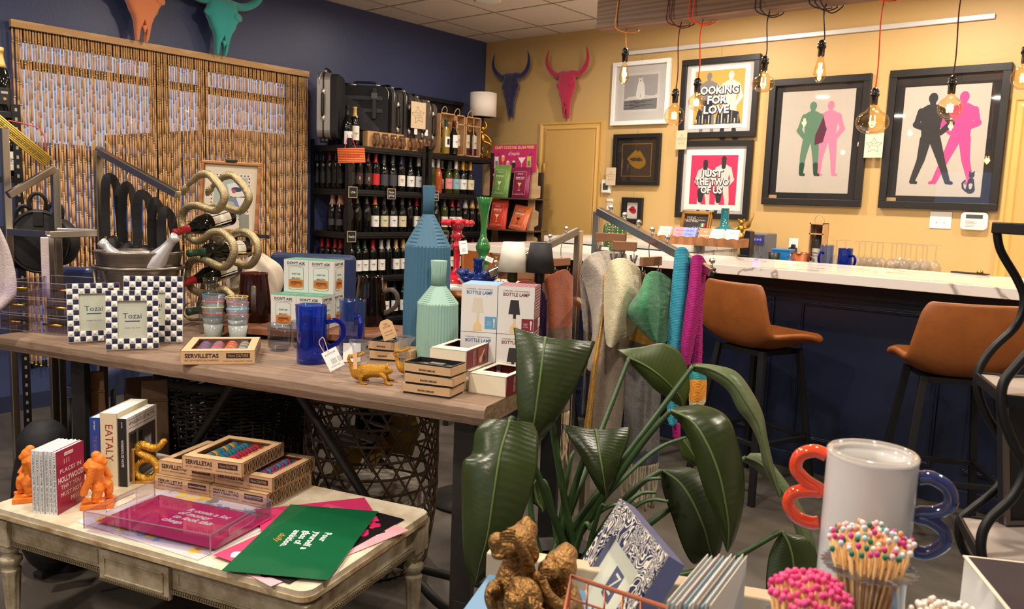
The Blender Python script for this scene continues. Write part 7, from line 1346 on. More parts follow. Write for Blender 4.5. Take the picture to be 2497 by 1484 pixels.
cloth('slate blue inner fold of the grey scarf with a brown left edge',[[(1414,668,3.02),(1420,680,3.04),(1440,665,3.06),(1452,672,3.06)],[(1420,760,3.02),(1430,760,3.04),(1446,760,3.06),(1452,760,3.08)],[(1424,830,3.02),(1432,840,3.04),(1442,840,3.06),(1448,835,3.08)],[(1416,1010,3.02),(1424,1020,3.04),(1434,1020,3.06),(1440,1010,3.08)]],[wbl,wbr,wnv],[(0,0),(.55,1),(.75,2)])
cloth('mustard edged taupe long tail of the cream scarf',[[(1468,690,2.92),(1476,700,2.9),(1490,700,2.92),(1540,690,2.96)],[(1456,800,2.92),(1476,800,2.88),(1500,805,2.92),(1546,800,2.96)],[(1440,920,2.92),(1462,925,2.86),(1492,925,2.92),(1530,920,2.96)],[(1426,1055,2.92),(1450,1065,2.88),(1480,1065,2.9),(1512,1055,2.96)]],[wtp])
cloth('thin mustard selvedge strip hanging beside the taupe scarf tail',[[(1470,668,2.88),(1473,668,2.87),(1476,668,2.87)],[(1464,780,2.88),(1467,780,2.87),(1471,780,2.87)],[(1444,900,2.88),(1449,900,2.86),(1454,900,2.86)],[(1424,1050,2.88),(1432,1052,2.86),(1438,1050,2.87)]],[wmu],name='scarf_edge',nu=6)
cloth('cream wool scarf folded into a drooping loop, second from the rack post',[[(1476,668,2.84),(1492,634,2.8),(1530,632,2.84),(1560,655,2.9)],[(1472,720,2.84),(1506,700,2.76),(1542,716,2.8),(1563,735,2.9)],[(1474,790,2.84),(1496,800,2.76),(1524,800,2.8),(1556,790,2.9)],[(1480,840,2.84),(1492,846,2.78),(1512,828,2.82),(1544,812,2.88)]],[wcr])
cloth('green wool scarf folded to a point, third from the rack post',[[(1566,706,2.78),(1578,668,2.74),(1606,662,2.78),(1638,684,2.86)],[(1530,755,2.76),(1572,735,2.68),(1612,740,2.76),(1636,740,2.86)],[(1542,785,2.78),(1582,786,2.7),(1612,790,2.76),(1630,780,2.86)],[(1590,828,2.8),(1600,834,2.74),(1614,838,2.78),(1624,832,2.84)]],[wgn,wgn])
cloth('grey scarf tail with a mustard band and navy end under the green scarf',[[(1540,790,2.9),(1562,800,2.86),(1590,815,2.88),(1622,815,2.92)],[(1530,880,2.92),(1556,885,2.86),(1586,890,2.88),(1618,880,2.94)],[(1522,1000,2.92),(1548,1010,2.86),(1580,1010,2.88),(1610,1000,2.94)],[(1518,1120,2.92),(1545,1130,2.88),(1578,1135,2.9),(1606,1125,2.94)]],[wmu,wgy,wnv],[(0,0),(.16,1),(.88,2)],fringe=(frg,.16,16))
cloth('turquoise ribbed knit scarf over the end of the rack arm',[[(1646,640,2.86),(1650,606,2.76),(1672,604,2.76),(1684,632,2.86)],[(1639,700,2.78),(1648,700,2.74),(1668,700,2.74),(1678,702,2.78)],[(1628,850,2.78),(1638,852,2.74),(1652,852,2.74),(1663,848,2.78)],[(1628,1020,2.8),(1634,1036,2.76),(1644,1038,2.76),(1650,1028,2.8)]],[ktq],fuzz=.0006)
cloth('magenta ribbed knit scarf looped beside the turquoise one',[[(1684,652,2.82),(1690,624,2.72),(1708,621,2.72),(1722,640,2.8)],[(1674,740,2.74),(1682,744,2.7),(1696,742,2.7),(1712,735,2.76)],[(1662,840,2.74),(1668,846,2.7),(1680,846,2.7),(1692,838,2.74)],[(1664,905,2.76),(1668,910,2.72),(1674,910,2.72),(1678,904,2.76)]],[kmg],fuzz=.0006)
cloth('rear strand of the magenta knit scarf hanging down behind',[[(1706,640,2.82),(1712,632,2.8),(1718,634,2.8),(1722,642,2.82)],[(1698,760,2.8),(1702,762,2.78),(1708,762,2.78),(1713,758,2.8)],[(1690,850,2.8),(1698,852,2.78),(1706,850,2.78),(1712,848,2.8)],[(1688,905,2.8),(1694,908,2.78),(1704,906,2.78),(1710,900,2.8)]],[kmg],fuzz=.0006,nu=9)
cloth('striped brown, teal, orange and ecru knit scarf end',[[(1680,888,2.72),(1692,884,2.68),(1706,886,2.68),(1718,894,2.72)],[(1680,930,2.72),(1692,930,2.67),(1708,930,2.67),(1722,930,2.72)],[(1682,990,2.72),(1692,1002,2.69),(1708,996,2.69),(1719,978,2.72)]],[kbr,kte,kor,kcr,kmg],[(0,0),(.2,1),(.45,2),(.8,3)],fuzz=.0006)
cloth('magenta knit scarf end showing low between the leaves',[[(1640,1030,2.84),(1648,1030,2.8),(1658,1030,2.84)],[(1642,1066,2.84),(1650,1070,2.82),(1658,1066,2.84)]],[kmg],fuzz=.0006,nu=8,nv=10)
cloth('rust wool scarf fading to brown on the left arm of the chrome rack',[[(1326,700,3.41),(1332,676,3.33),(1376,656,3.38),(1397,676,3.45)],[(1328,770,3.39),(1344,772,3.33),(1376,768,3.37),(1395,766,3.43)],[(1332,870,3.39),(1348,872,3.33),(1374,870,3.37),(1392,866,3.43)],[(1330,1000,3.39),(1346,1005,3.33),(1372,1005,3.37),(1388,1000,3.43)]],[wru,wbr],[(0,0),(.42,1)],fringe=(frc,.22,16))
cloth('crimson wool scarf glimpsed between the bottle lamps',[[(1262,690,3.50),(1272,684,3.44),(1290,684,3.46),(1302,690,3.50)],[(1262,740,3.50),(1272,742,3.44),(1290,742,3.46),(1302,740,3.50)]],[wcm],nv=12)
# =================== bird of paradise plant ===================
PB=P(1368,1352,d=2.06); t=plant=thing('potted_plant','large bird of paradise plant with broad glossy drooping leaves','plant',(0,0,0))
MB().lathe([(0,0),(.13,0),(.15,.02),(.175,PB.z-.06),(.18,PB.z-.05),(.18,PB.z-.03),(.165,PB.z-.03),(.16,PB.z-.07),(0,PB.z-.07)],32,T=TR(PB.x,PB.y,0)).build('pot',M('pot_dark',(44,38,34),.6),t)
MB().lathe([(0,PB.z-.06),(.162,PB.z-.06)],24,T=TR(PB.x,PB.y,0)).build('soil',M('soil',(40,30,24),.95,noise=(60,.5),bump=(60,1)),t)
lg=M('leaf_green',(42,54,22),.3,noise=(5,.25),spec=.6,bump=(26,.25)); lg2=M('leaf_underside',(56,70,22),.45,noise=(5,.2)); ldry=M('leaf_dry',(160,142,116),.6,rgb2=(96,110,66),noise=(6,.1)); rib=M('leaf_midrib',(84,104,54),.45); stm=M('leaf_stalk',(46,70,34),.4,noise=(10,.2))
def leaf(st,eL=.02,eR=.015,m=None,rip=.0008,base=None,stalk=True,sr=.0075,name='leaf',bend=None):
    rows=[]
    for (lx,ly),(mx,my,d),(rx,ry) in st:
        rows.append([(lx,ly,d+eL),((lx*.55+mx*.45),(ly*.55+my*.45),d+eL*.3),(mx,my,d),((rx*.55+mx*.45),(ry*.55+my*.45),d+eR*.3),(rx,ry,d+eR)])
    G=loft(rows,16,72); nr=len(G); nc=len(G[0]); b=MB(); vs=[]
    vd=(Vector((0,0,H))-G[nr//2][nc//2]).normalized()
    for j,r in enumerate(G):
        for i,p in enumerate(r):
            u=abs(i/(nc-1)*2-1); vs.append(p+vd*rip*math.sin(j*2.1*72/nr-u*13)*min(1,u*4)*(1-u**6))
    b.v=vs; b.f=[(j*nc+i,j*nc+i+1,(j+1)*nc+i+1,(j+1)*nc+i) for j in range(nr-1) for i in range(nc-1)]; b.m=[0]*len(b.f); b.s=[True]*len(b.f)
    o=b.build(name,m or lg,plant,solid=.0012)
    mid=[G[j][nc//2]+vd*.0015 for j in range(0,nr,3)]; MB().tube(mid,[.003*(1-k/len(mid))+.001 for k in range(len(mid))],6).build('midrib',rib,o)
    if stalk:
        s0=G[0][nc//2]; bp_=base or (PB+Vector((random.uniform(-.05,.05),random.uniform(-.05,.05),-.05))); bb=bend or Vector((0,0,.08)); pts=spline([bp_,bp_.lerp(s0,.35)+bb*.9,bp_.lerp(s0,.7)+bb,s0],7); n=len(pts)
        MB().tube(pts,[sr*1.5-(sr*.7)*k/n for k in range(n)],8).build('stalk',stm,plant)
# big upper leaf, left lower leaf, small centre leaf
leaf([((1252,797),(1330,822,1.98),(1452,832)),((1257,840),(1326,850,1.96),(1443,856)),((1258,900),(1319,905,1.94),(1425,900)),((1260,960),(1311,965,1.93),(1398,955)),((1266,1030),(1302,1030,1.93),(1356,1025)),((1276,1075),(1291,1075,1.95),(1318,1075)),((1284,1102),(1285,1104,1.97),(1287,1103))],.02,.05,bend=Vector((-.03,0,.06)))
leaf([((1190,1020),(1243,1024,1.85),(1300,1030)),((1160,1050),(1236,1050,1.84),(1312,1062)),((1150,1105),(1222,1095,1.82),(1312,1100)),((1128,1130),(1212,1150,1.80),(1308,1150)),((1126,1220),(1200,1230,1.79),(1290,1215)),((1128,1310),(1188,1310,1.79),(1258,1295)),((1136,1385),(1170,1375,1.81),(1215,1370)),((1156,1425),(1159,1427,1.84),(1163,1425))],.04,.03,bend=Vector((-.05,0,.1)))
leaf([((1368,1033),(1453,1047,2.02),(1538,1040)),((1382,1056),(1457,1075,2.0),(1533,1070)),((1408,1098),(1463,1110,1.98),(1517,1115)),((1432,1145),(1470,1150,1.97),(1505,1160)),((1458,1192),(1476,1190,1.98),(1490,1190)),((1477,1213),(1478,1215,2.0),(1479,1214))],.02,.03,bend=Vector((0,0,.03)))
leaf([((1505,852),(1534,872,2.3),(1540,890)),((1560,846),(1572,890,2.3),(1575,926)),((1622,837),(1608,915,2.3),(1598,950)),((1664,868),(1640,945,2.31),(1625,968)),((1682,940),(1660,970,2.32),(1650,985)),((1668,992),(1666,994,2.33),(1664,995))],.02,.02,m=lg2,bend=Vector((0,0,.0)))
leaf([((1680,902),(1690,892,2.15),(1700,886)),((1720,915),(1735,900,2.13),(1745,890)),((1772,950),(1785,930,2.11),(1798,908)),((1800,1000),(1822,985,2.10),(1840,965)),((1828,1035),(1848,1030,2.10),(1862,1015)),((1850,1080),(1862,1080,2.10),(1872,1070)),((1863,1140),(1878,1145,2.10),(1890,1150)),((1895,1205),(1900,1212,2.12),(1906,1206))],.02,.03,m=M('leaf_faded',(112,116,88),.4,rgb2=(52,78,40),noise=(7,.1)),bend=Vector((.02,0,.03)))
leaf([((1630,1003),(1636,1000,1.95),(1650,992)),((1660,1035),(1685,1025,1.93),(1715,988)),((1690,1100),(1722,1078,1.91),(1772,1015)),((1712,1180),(1752,1150,1.90),(1800,1080)),((1738,1245),(1768,1220,1.90),(1815,1160)),((1757,1300),(1777,1285,1.91),(1812,1235)),((1770,1338),(1775,1335,1.93),(1795,1305)),((1773,1345),(1774,1346,1.94),(1778,1342))],.03,.05,bend=Vector((.02,0,.05)))
leaf([((1610,1150),(1614,1146,2.1),(1640,1138)),((1618,1200),(1655,1175,2.08),(1692,1142)),((1640,1262),(1688,1222,2.06),(1730,1178)),((1668,1340),(1716,1285,2.05),(1756,1240)),((1692,1374),(1728,1330,2.06),(1764,1300)),((1720,1360),(1738,1362,2.07),(1756,1345))],.03,.03,m=M('leaf_dark',(36,46,20),.42,noise=(5,.25)),bend=Vector((0,0,.04)))
leaf([((1814,1125),(1818,1115,2.2),(1830,1104)),((1838,1140),(1850,1128,2.19),(1868,1108)),((1866,1165),(1882,1160,2.18),(1892,1140)),((1890,1185),(1910,1200,2.17),(1925,1185)),((1925,1250),(1942,1255,2.16),(1962,1250)),((1950,1320),(1968,1330,2.15),(1985,1315)),((1984,1362),(1988,1364,2.15),(1992,1362))],.02,.03,m=M('leaf_faded'),bend=Vector((.02,0,.03)))
leaf([((1905,1296),(1906,1294,2.05),(1925,1300)),((1880,1340),(1925,1330,2.04),(1965,1310)),((1870,1385),(1935,1380,2.03),(1990,1345)),((1868,1440),(1930,1440,2.02),(1996,1400)),((1875,1500),(1925,1510,2.02),(1985,1470))],.02,.02,bend=Vector((.0,0,-.05)))
leaf([((1292,1180),(1300,1175,2.1),(1312,1172)),((1290,1215),(1310,1220,2.1),(1328,1200)),((1312,1235),(1322,1240,2.1),(1330,1235)),((1322,1246),(1323,1248,2.1),(1325,1246))],.01,.01,m=lg2,bend=Vector((-.02,0,0)))
leaf([((1655,1070),(1662,1066,2.35),(1690,1068)),((1662,1110),(1688,1105,2.34),(1720,1100)),((1690,1134),(1705,1136,2.34),(1722,1130))],.02,.02,m=lg2,stalk=False)
for i,(x,y,d,bx_) in enumerate(((1672,1065,2.2,.05),(1612,1165,2.05,.03),(1600,1200,2.0,.04),(1630,1222,1.98,.05),(1540,1240,2.1,.0),(1480,1235,2.0,0),(1440,1290,1.98,0),(1400,1100,2.15,0),(1318,1170,2.12,-.04))):
    e=P(x,y,d=d); s=PB+Vector((random.uniform(-.06,.06),random.uniform(-.05,.05),-.06)); pts=spline([s,s.lerp(e,.4)+Vector((0,0,.05)),s.lerp(e,.75)+Vector((0,0,.05)),e],6); n=len(pts); MB().tube(pts,[.011-.006*k/n for k in range(n)],8,flat=.7).build('stalk',stm,plant)
# =================== foreground table ===================
FZ=.84
A0=P(1095,1530,z=FZ); B0_=P(1192,1398,z=FZ); fu=(B0_-A0).normalized(); fa=math.atan2(fu.y,fu.x)
fv=Vector((fu.y,-fu.x,0))    # to the right of that edge
lb=M('pale_blue_board',(92,132,164),.4); rw=M('raw_ash_rail',(206,184,156),.55,rgb2=(186,162,132),wave=(4,4,'X'),noise=(8,.1))
c0=B0_-fu*.9; t=thing('front_table','pale blue topped display table with a raw wood rail in the foreground','table',(0,0,0))
def FQ(a,b_,z): return B0_+fu*a+fv*b_+Vector((0,0,z-FZ))
b=MB(); vs=[FQ(-.75,0,FZ-.03),FQ(-.75,1.05,FZ-.03),FQ(0,1.05,FZ-.03),FQ(0,0,FZ-.03),FQ(-.75,0,FZ),FQ(-.75,1.05,FZ),FQ(0,1.05,FZ),FQ(0,0,FZ)]
b.add(vs,[(0,1,2,3),(4,7,6,5),(0,4,5,1),(1,5,6,2),(2,6,7,3),(3,7,4,0)]); b.build('table_top',lb,t,bevel=.002)
MB().bar(FQ(.014,-.005,FZ+.014),FQ(.014,1.055,FZ+.014),.032,.042).build('rail',rw,t,bevel=.003)
MB().bar(FQ(-.02,-.006,FZ+.012),FQ(-.02,-.012,FZ+.012),.018,.018).build('rail_peg',M('peg_glass',(150,180,200),.1,.4),t) if 0 else None
for a,b_ in ((-.72,.04),(-.72,1.0),(-.03,.04),(-.03,1.0)): MB().bar(FQ(a,b_,0),FQ(a,b_,FZ-.03),.04,.04).build('leg',rw,t,bevel=.003)
# three wise monkeys
mg=M('antique_gold_fur',(146,108,60),.42,.7,noise=(30,.25),bump=(150,1.6)); m0=P(1300,1500,z=FZ); m0=Vector((m0.x,m0.y,FZ)); t=thing('monkey_statue','antique gold statue of three monkeys covering eyes, mouth and ears','statue',(0,0,0))
DM=(m0-Vector((0,0,H))).dot(-Vector((bk.x,bk.y,bk.z))) if 0 else 1.06
def Q(px,py,dd=0): return P(px,py,d=1.07+dd)
S_=1.07/F
def blobs(nm,items,vox=.0026,parent=None,m=None,sm=3):
    b=MB()
    for it in items:
        if it[0]=='s': b.sph(Q(it[1],it[2],it[3]),tuple(v*S_ for v in (it[4] if isinstance(it[4],tuple) else (it[4],)*3)),32)
        else: pts=[Q(*p[:3]) for p in it[1]]; rs=[p[3]*S_ for p in it[1]]; n=4; sp=spline(pts,n); rr=[]; 
        if it[0]!='s':
            for i in range(len(sp)): k=i/n; a=int(min(k,len(rs)-1)); c=min(a+1,len(rs)-1); rr.append(rs[a]+(rs[c]-rs[a])*(k-a))
            b.tube(sp,rr,24)
    o=b.build(nm,m or mg,parent); fuse(o,.002,8); return o
# seated body with hand over the eyes (left), body with hand to the mouth (right), front body covering the ears
blobs('monkey_covering_eyes',[('t',[(1262,1560,.02,66),(1258,1480,.02,64),(1254,1425,.02,52),(1262,1380,.02,40),(1268,1350,.015,36)]),('s',1266,1322,.01,(44,44,42)),('s',1282,1292,.02,(30,32,26)),('s',1284,1272,.022,(13,14,16)),('s',1230,1332,-.012,(34,28,30)),('s',1212,1322,-.016,(22,22,26)),('s',1216,1350,-.02,(20,18,14)),('s',1290,1350,.01,(26,26,30)),
 ('t',[(1218,1460,.0,22),(1208,1430,.0,20),(1196,1455,-.02,16),(1204,1490,-.02,12)]),('t',[(1290,1400,.0,20),(1282,1360,-.02,15),(1262,1322,-.045,11),(1250,1308,-.05,9)]),('t',[(1214,1436,-.02,12),(1200,1440,-.03,10),(1190,1446,-.035,9)])],parent=t)
for k,(dx,dy) in enumerate(((0,0),(-2,7),(-3,14),(-2,21))): pass
b=MB()
for k in range(4): b.tube(spline([Q(1254,1300+k*7,-.055),Q(1240,1296+k*7,-.06),Q(1227,1299+k*6.5,-.056),Q(1220,1303+k*6,-.048)],3),[.0021]*9+[.0016],8)
b.tube([Q(1256,1296,-.05),Q(1246,1289,-.052),Q(1238,1290,-.05)],.0022,8); b.build('fingers',mg,t)
blobs('monkey_covering_mouth',[('t',[(1372,1580,.03,60),(1370,1500,.03,60),(1366,1450,.03,50),(1356,1420,.03,30),(1352,1400,.025,28)]),('s',1366,1380,.02,(44,40,42)),('s',1380,1352,.03,(30,30,28)),('s',1380,1334,.032,(13,14,14)),('s',1338,1388,-.004,(28,26,26)),('s',1344,1362,.0,(14,10,14)),('s',1326,1394,-.01,(14,12,14)),
 ('t',[(1392,1460,.02,24),(1370,1480,-.02,18),(1336,1450,-.035,14),(1324,1416,-.035,11),(1316,1398,-.035,9)]),('t',[(1330,1440,0,18),(1314,1420,-.02,13),(1308,1396,-.03,9)])],parent=t)
b=MB()
for k in range(4): b.tube(spline([Q(1318,1390+k*7,-.045),Q(1330,1384+k*7,-.05),Q(1340,1388+k*7,-.048)],3),.0019,8)
b.build('fingers',mg,t)
blobs('monkey_covering_ears',[('t',[(1296,1600,-.04,70),(1296,1540,-.04,56),(1292,1500,-.04,40)]),('s',1280,1452,-.04,(46,34,44)),('s',1262,1420,-.035,(20,14,16)),('s',1252,1470,-.06,(26,20,26)),('s',1240,1450,-.058,(12,8,9)),('s',1248,1488,-.065,(16,12,10)),
 ('t',[(1330,1550,-.05,22),(1330,1510,-.07,17),(1308,1488,-.085,12)]),('t',[(1230,1560,-.06,20),(1216,1520,-.07,15),(1222,1490,-.08,10)])],parent=t)
b=MB(); b2=MB()
for k in range(4):
    b.tube(spline([Q(1304+k*5,1490+k*5,-.09),Q(1294+k*7,1474+k*4,-.092),Q(1292+k*9,1456+k*5,-.086)],3),.0022,8)
    b2.tube(spline([Q(1224,1492+k*7,-.088),Q(1208,1489+k*8,-.09),Q(1196,1494+k*8,-.084)],3),.0022,8)
b.build('fingers',mg,t); b2.build('fingers',mg,t)
for x,y,dd in ((1236,1448,-.078),(1262,1446,-.085)): MB().sph(Q(x,y,dd+.012),.003,8).build('eye',mg,t)
MB().box(-.06,.06,-.04,.04,0,.012,T=TR(Q(1305,1560,0).x,Q(1305,1560,0).y,FZ)@RZ(face(1305))).build('base',mg,t,bevel=.005)
# paisley frame
pz=M('bone_inlay_paisley',(206,200,182),.35); 
def paisley():
    t_=pz.node_tree; N=t_.nodes.new; L=t_.links.new; q=N('ShaderNodeTexCoord'); n=N('ShaderNodeTexNoise'); n.inputs['Scale'].default_value=20; n.inputs['Distortion'].default_value=2.2; n.inputs['Detail'].default_value=1; L(q.outputs['Object'],n.inputs['Vector'])
    m=N('ShaderNodeMath'); m.operation='MULTIPLY'; m.inputs[1].default_value=11; L(n.outputs['Fac'],m.inputs[0]); s=N('ShaderNodeMath'); s.operation='PINGPONG'; s.inputs[1].default_value=.5; L(m.outputs[0],s.inputs[0]); r=N('ShaderNodeValToRGB'); L(s.outputs[0],r.inputs[0]); e=r.color_ramp.elements; e[0].position=.27; e[0].color=lin((30,40,76)); e[1].position=.32; e[1].color=lin((204,198,182)); L(r.outputs[0],t_.nodes['Principled BSDF'].inputs['Base Color'])
paisley()
a_=P(1512,1214,d=1.28); b_=P(1626,1352,d=1.02); c_=P(1424,1484,d=1.16); X_=(b_-a_); w=X_.length; X_.normalize(); Y_=(a_-c_); Y_=(Y_-Y_.dot(X_)*X_).normalized(); Z_=X_.cross(Y_).normalized()
if Z_.dot(Vector((0,0,H))-a_)<0: Z_=-Z_
hh=.235; Mx=Matrix(((X_.x,-Z_.x,Y_.x,0),(X_.y,-Z_.y,Y_.y,0),(X_.z,-Z_.z,Y_.z,0),(0,0,0,1))); o_=a_-Y_*hh
t=thing('photo_frame','blue and white paisley photo frame leaning behind the copper wire basket','photo frame',o_); t.rotation_euler=Mx.to_euler(); fw=.042*1.1; side=M('lavender_resin',(98,100,134),.3,noise=(14,.15)); b=MB()
for x0,x1,z0,z1 in ((0,w,0,fw),(0,w,hh-fw,hh),(0,fw,fw,hh-fw),(w-fw,w,fw,hh-fw)): b.box(x0,x1,0,.003,z0,z1,0); b.box(x0,x1,.003,.028,z0,z1,1)
b.build('frame',[pz,side],t); a=Art(); a.T=TR(w/2,.012,hh/2); a.box(-w/2+fw,w/2-fw,0,.003,-hh/2+fw,hh/2-fw); a.lay(R4(-.022,.022,.0,.045),1); a.txt('Z',.045,0,.022,0,shear=.3); a.lay([(-.02,-.02),(.02,-.035),(.02,-.05),(-.02,-.04)],1)
a.build('insert',[M('insert_paper'),M('insert_slate',(70,72,104),.6)],t)
# copper basket with sleeved prints
cpw=M('copper_wire',(206,120,84),.25,1); t=thing('wire_basket','copper wire basket holding a stack of sleeved cards','basket',(0,0,0)); zb=FZ+.004
k0=P(1392,1404,d=.98); k1=P(1372,1460,d=.86); k2=P(1660,1440,d=.90); k3=k1+(k2-k0)
zt2=k0.z; cs=[Vector((k.x,k.y,zt2)) for k in (k1,k0,k2,k3)]
b=MB(); 
for z,r in ((zt2,.0028),(zt2-.028,.0016),(zt2-.056,.0016),(zb+.002,.002)): b.tube([Vector((c.x,c.y,z)) for c in cs],r,6,cyc=True,sm=False)
b.build('rim_and_rings',cpw,t)
b=MB()
for i in range(4):
    A,B=cs[i],cs[(i+1)%4]; n=max(3,int((B-A).length/.022))
    for j in range(n): p=A.lerp(B,j/n); b.tube([p,Vector((p.x,p.y,zb))],.0013,5)
b.build('wires',cpw,t)
dirv=(k2-k0); dirv.z=0; dirv.normalize(); perp=(k1-k0); perp.z=0; perp.normalize(); wq=.15
cols=[(222,216,206),(206,214,210),(226,220,214),(214,190,180),(170,196,206),(224,222,216),(236,232,226),(200,180,170),(150,190,206),(222,220,210)]
sl=GL('card_sleeve',(244,244,244),.08,.2,.12,(224,222,220))
cA=P(1640,1500,d=.86); 
for i in range(11):
    top=P(1727+i*9.5,1350+(i%3)*4,d=.90-.004*i); q=cA+dirv*(.012+.0075*i); wv=-perp if 0 else (P(1600,1540,d=.80)-P(1727,1350,d=.90)); 
    up_=Vector((0,0,1)); ax=(P(1640,1450,d=.80)-P(1727,1350,d=.90)); ax.z=0; ax.normalize(); h_=.165+.004*(i%3)
    tl=Vector((top.x,top.y,top.z)); 
    o=MB(); 
    for s,m_,e in ((0,0,.0006),(.0012,1,.0001)):
        n_=ax.cross(up_).normalized(); base=tl+n_*s; vs=[base,base+ax*.13,base+ax*.13-up_*h_,base-up_*h_]; vs=vs+[v+n_*e for v in vs]; o.add(vs,[(0,1,2,3),(7,6,5,4),(0,4,5,1),(1,5,6,2),(2,6,7,3),(3,7,4,0)],m_)
    o.build('sleeved_card',[M('card_stock_%d'%(i%10),cols[i%10],.6),sl],label='clear sleeved card, %s from the left in the copper basket'%ordn(i),cat='card',group='sleeved cards in the copper basket')
# white glass vase with curly handles
vc=P(2128,1106,d=.93); ztop=vc.z; r=.049; mil=M('milk_glass',(240,237,234),.12,tr=.25,ior=1.2,coat=.8,sss=0); 
p0=P(2128,1106,d=.93); t=thing('handled_vase','white glass vase with coral and blue scalloped handles','vase',(p0.x,p0.y,FZ)); hV=ztop-FZ
MB().lathe([(0,0),(r*.98,0),(r,.005),(r,hV-.004),(r*.995,hV),(r*.86,hV-.001),(r*.84,hV-.02),(r*.84,.02),(0,.015)],56).build('body',mil,t)
MB().tube([(r*.93*math.cos(a),r*.93*math.sin(a),hV) for a in [2*pi*i/48 for i in range(48)]],.0046,8,cyc=True).build('rim',GL('rim_glass',(246,244,242),.04,.35,.35,(226,222,220)),t)
cor=M('coral_glass',(232,72,34),.08,coat=1); blg=M('ink_blue_glass',(52,62,112),.08,coat=1,tr=.25); rx=Vector((math.cos(face(2128)),math.sin(face(2128)),0))
for s,m_,pts in ((-1,cor,[(0,.92),(.4,.945),(.85,.88),(.95,.74),(.6,.63),(.18,.57),(.12,.54),(.45,.53),(.95,.48),(1.1,.36),(.8,.24),(.35,.2),(.05,.22)]),(1,blg,[(0,.83),(.4,.85),(.9,.77),(1.0,.62),(.6,.52),(.15,.49),(.1,.45),(.45,.44),(.9,.36),(.95,.24),(.55,.12),(.2,.1),(.0,.14)])):
    zz=lambda k: hV*.0+ (hV-.118)+.118*k*1.0
    q=[rx*s*(r+.034*x)+Vector((0,0,zz(k))) for x,k in pts]; MB().tube(spline(q,5),.0078,12).build('handle',m_,t)
# match jars
mwd=M('match_wood',(222,178,118),.7); jar=GL('match_jar_glass',(240,240,246),.04,.3)
def matchjar(label,px,py,d,rr,zh,cols,n,seed,ruff=True,spread=1.0,hz=None):
    c=P(px,py,d=d); t=thing('match_jar',label,'jar',(c.x,c.y,FZ),0,'jars of matches'); h=c.z-FZ; R_=random.Random(seed)
    MB().lathe([(0,.002),(rr*1.5,.002),(rr*1.6,.02),(rr*1.5,h*.5),(rr*1.05,h*.86),(rr,h*.95),(rr*1.15,h)],40).build('glass_body',jar,t)
    if ruff:
        MB().lathe([(rr*1.02,h-.004),(rr*1.35,h-.001),(rr*1.5,h+.002)],120,fn=lambda a,j:1+.05*math.cos(a*30)*(j>0)).build('ruffled_rim',GL('ruffle_glass',(240,238,244),.08,.35,.4,(214,210,214)),t)
    per=max(1,n//20); cm=[M('match_head_%d_%d_%d'%c_,c_,.6) for c_ in cols]; tips=MB(); st=MB()
    mm=[]
    for i in range(min(n,100)):
        k=math.sqrt((i+.5)/n); a=i*2.39996; rb=rr*.3*k; rt=rr*1.25*k*spread; zt_=h+.04-.016*k*k+R_.uniform(-.004,.006); p=Vector((rb*math.cos(a),rb*math.sin(a),h*.55)); q=Vector((rt*math.cos(a),rt*math.sin(a),zt_)); b=MB(); b.tube([p,q],.00125,5,0); b.sph(q,(.0028,.0028,.0034),8,1)
        ci=R_.randrange(len(cm)); o=b.build('match',[mwd,cm[ci]],t)
    if n>100:
        b=MB()
        for i in range(100,n):
            k=math.sqrt((i+.5)/n); a=i*2.39996; rt=rr*1.25*k*spread; zt_=h+.04-.016*k*k+R_.uniform(-.004,.006); p=Vector((rr*.3*k*math.cos(a),rr*.3*k*math.sin(a),h*.55)); q=Vector((rt*math.cos(a),rt*math.sin(a),zt_)); b.tube([p,q],.00125,5,0); b.sph(q,(.0028,.0028,.0034),8,1+R_.randrange(len(cm)))
        b.build('more_matches',[mwd]+cm,t,kind='stuff')
    return t
matchjar('ruffled glass jar of matches with mixed pastel heads in front of the white vase',2118,1382,.83,.030,0,[(230,190,190),(206,60,130),(190,214,220),(40,120,90),(226,150,110),(222,214,206)],110,4,spread=1.12)
matchjar('glass jar of bright pink tipped matches at the bottom edge',1970,1518,.72,.026,0,[(232,84,140),(214,64,124)],130,5,spread=1.1)
matchjar('glass jar of white tipped matches at the bottom edge',2312,1585,.76,.026,0,[(226,218,208)],120,6,spread=1.15)
# =================== wavy black shelf at the right ===================
wb=M('wavy_black_steel',(22,22,24),.42,.3); sf=M('shelf_greige',(150,138,130),.5); t=thing('wavy_shelf','black shelf unit with wavy metal legs and greige shelves at the right edge','shelf',(0,0,0)); dS=1.45
def wave(pts,d,r=.0085): return spline([P(x,y,d=d) for x,y in pts],6)
L1=[(2430,556),(2440,610),(2480,680),(2497,730),(2480,790),(2420,850),(2388,900),(2384,950),(2405,1010),(2440,1070),(2455,1130),(2430,1190),(2370,1240),(2340,1270),(2345,1330),(2385,1400),(2400,1440),(2385,1484),(2360,1540),(2350,1600)]
L2=[(2497+60,550),(2570,640),(2600,720),(2560,800),(2480,890),(2445,940),(2445,1010),(2475,1090),(2500,1140),(2470,1210),(2410,1270),(2392,1320),(2400,1380),(2430,1450),(2450,1500),(2440,1560)]
MB().tube(wave(L1,dS),.0072,10).build('wavy_leg',wb,t); MB().tube(wave(L2,dS-.18),.0078,10).build('wavy_leg',wb,t)
off=Vector((.30,.12,0))
for Lx,dd in ((L1,dS),(L2,dS-.18)): MB().tube([p+off*1.0 for p in wave(Lx,dd)],.0072,10).build('wavy_leg',wb,t)
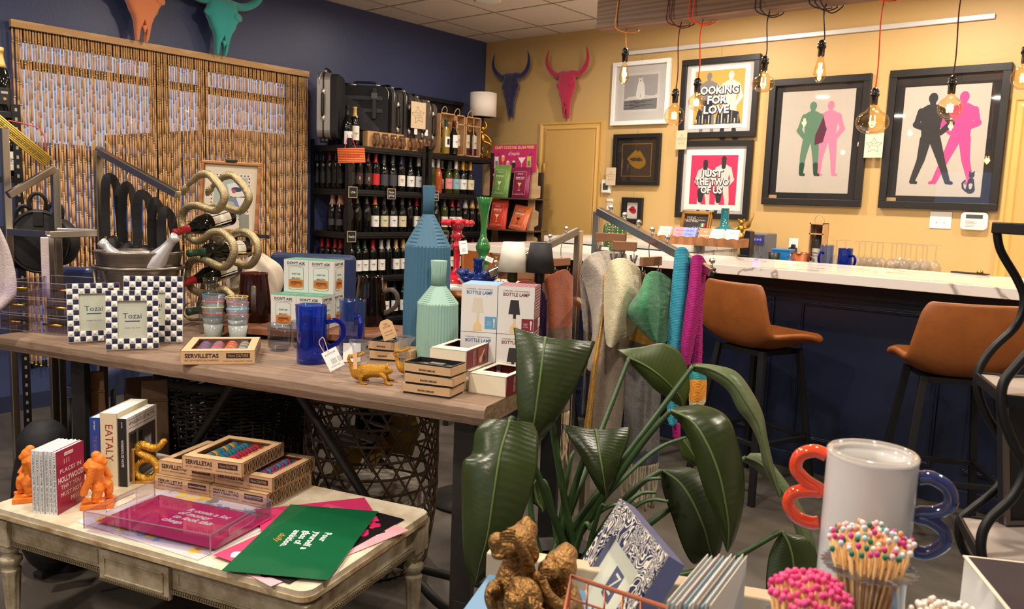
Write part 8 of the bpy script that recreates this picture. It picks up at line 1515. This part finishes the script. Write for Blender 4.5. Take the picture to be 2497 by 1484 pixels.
for (fx,fy),(nx_,ny_) in (((2422,545),(2560,560)),((2382,910),(2452,965)),((2340,1258),(2400,1335))):
    p=P(fx,fy,d=dS); q=P(nx_,ny_,d=dS-.18); z=p.z; q=Vector((q.x,q.y,z)); v=[p,q,q+off,p+off]; b=MB(); th=.014
    b.add([k+Vector((0,0,0)) for k in v]+[k-Vector((0,0,th)) for k in v],[(0,1,2,3),(7,6,5,4)],0); b.build('shelf_board',sf,t)
    b=MB(); 
    for i in range(4): b.bar(v[i]-Vector((0,0,th/2)),v[(i+1)%4]-Vector((0,0,th/2)),.006,th+.006)
    b.build('shelf_edge',wb,t,bevel=.002)
zf=P(2340,1258,d=dS).z; 
def prop(label,px,d,z,w,h,tilt,rz,fm):
    p=P(px,1300,d=d); t2=thing('dark_picture_frame',label,'picture',(p.x,p.y,z),rot=(R(tilt),0,face(px)+rz)); MB().box(-w/2,w/2,0,.015,0,h).build('board',M('frame_backing',(34,34,40),.4,.2),t2,bevel=.002); b=MB()
    for x0,x1,z0,z1 in ((-w/2,w/2,0,.008),(-w/2,w/2,h-.008,h),(-w/2,-w/2+.008,.008,h-.008),(w/2-.008,w/2,.008,h-.008)): b.box(x0,x1,-.006,0,z0,z1)
    b.build('frame',fm,t2)
q1=P(2470,1270,d=1.42); prop('dark grey framed panel standing on the lowest wavy shelf',2502,1.42,zf+.002,.09,.26,-10,R(40),M('pewter_frame',(120,112,108),.3,.8))
p=P(2485,1500,d=.95); t2=thing('framed_piece','dark framed piece with a pale border in the bottom right corner','book',(p.x,p.y,FZ),face(2480)+R(20)); zt3=P(2445,1446,d=.95).z  # thin framed piece, built as a tall box like a book
MB().box(-.03,.09,-.06,.1,0,zt3-FZ-.001).build('pages',pg,t2); b=MB(); b.box(-.032,.092,-.062,.102,zt3-FZ-.001,zt3-FZ+.001,0); b.box(-.027,.087,-.057,.097,zt3-FZ+.001,zt3-FZ+.0015,1); b.build('cover',[M('frame_border',(220,200,180),.5),M('frame_dark',(52,42,46),.4)],t2)
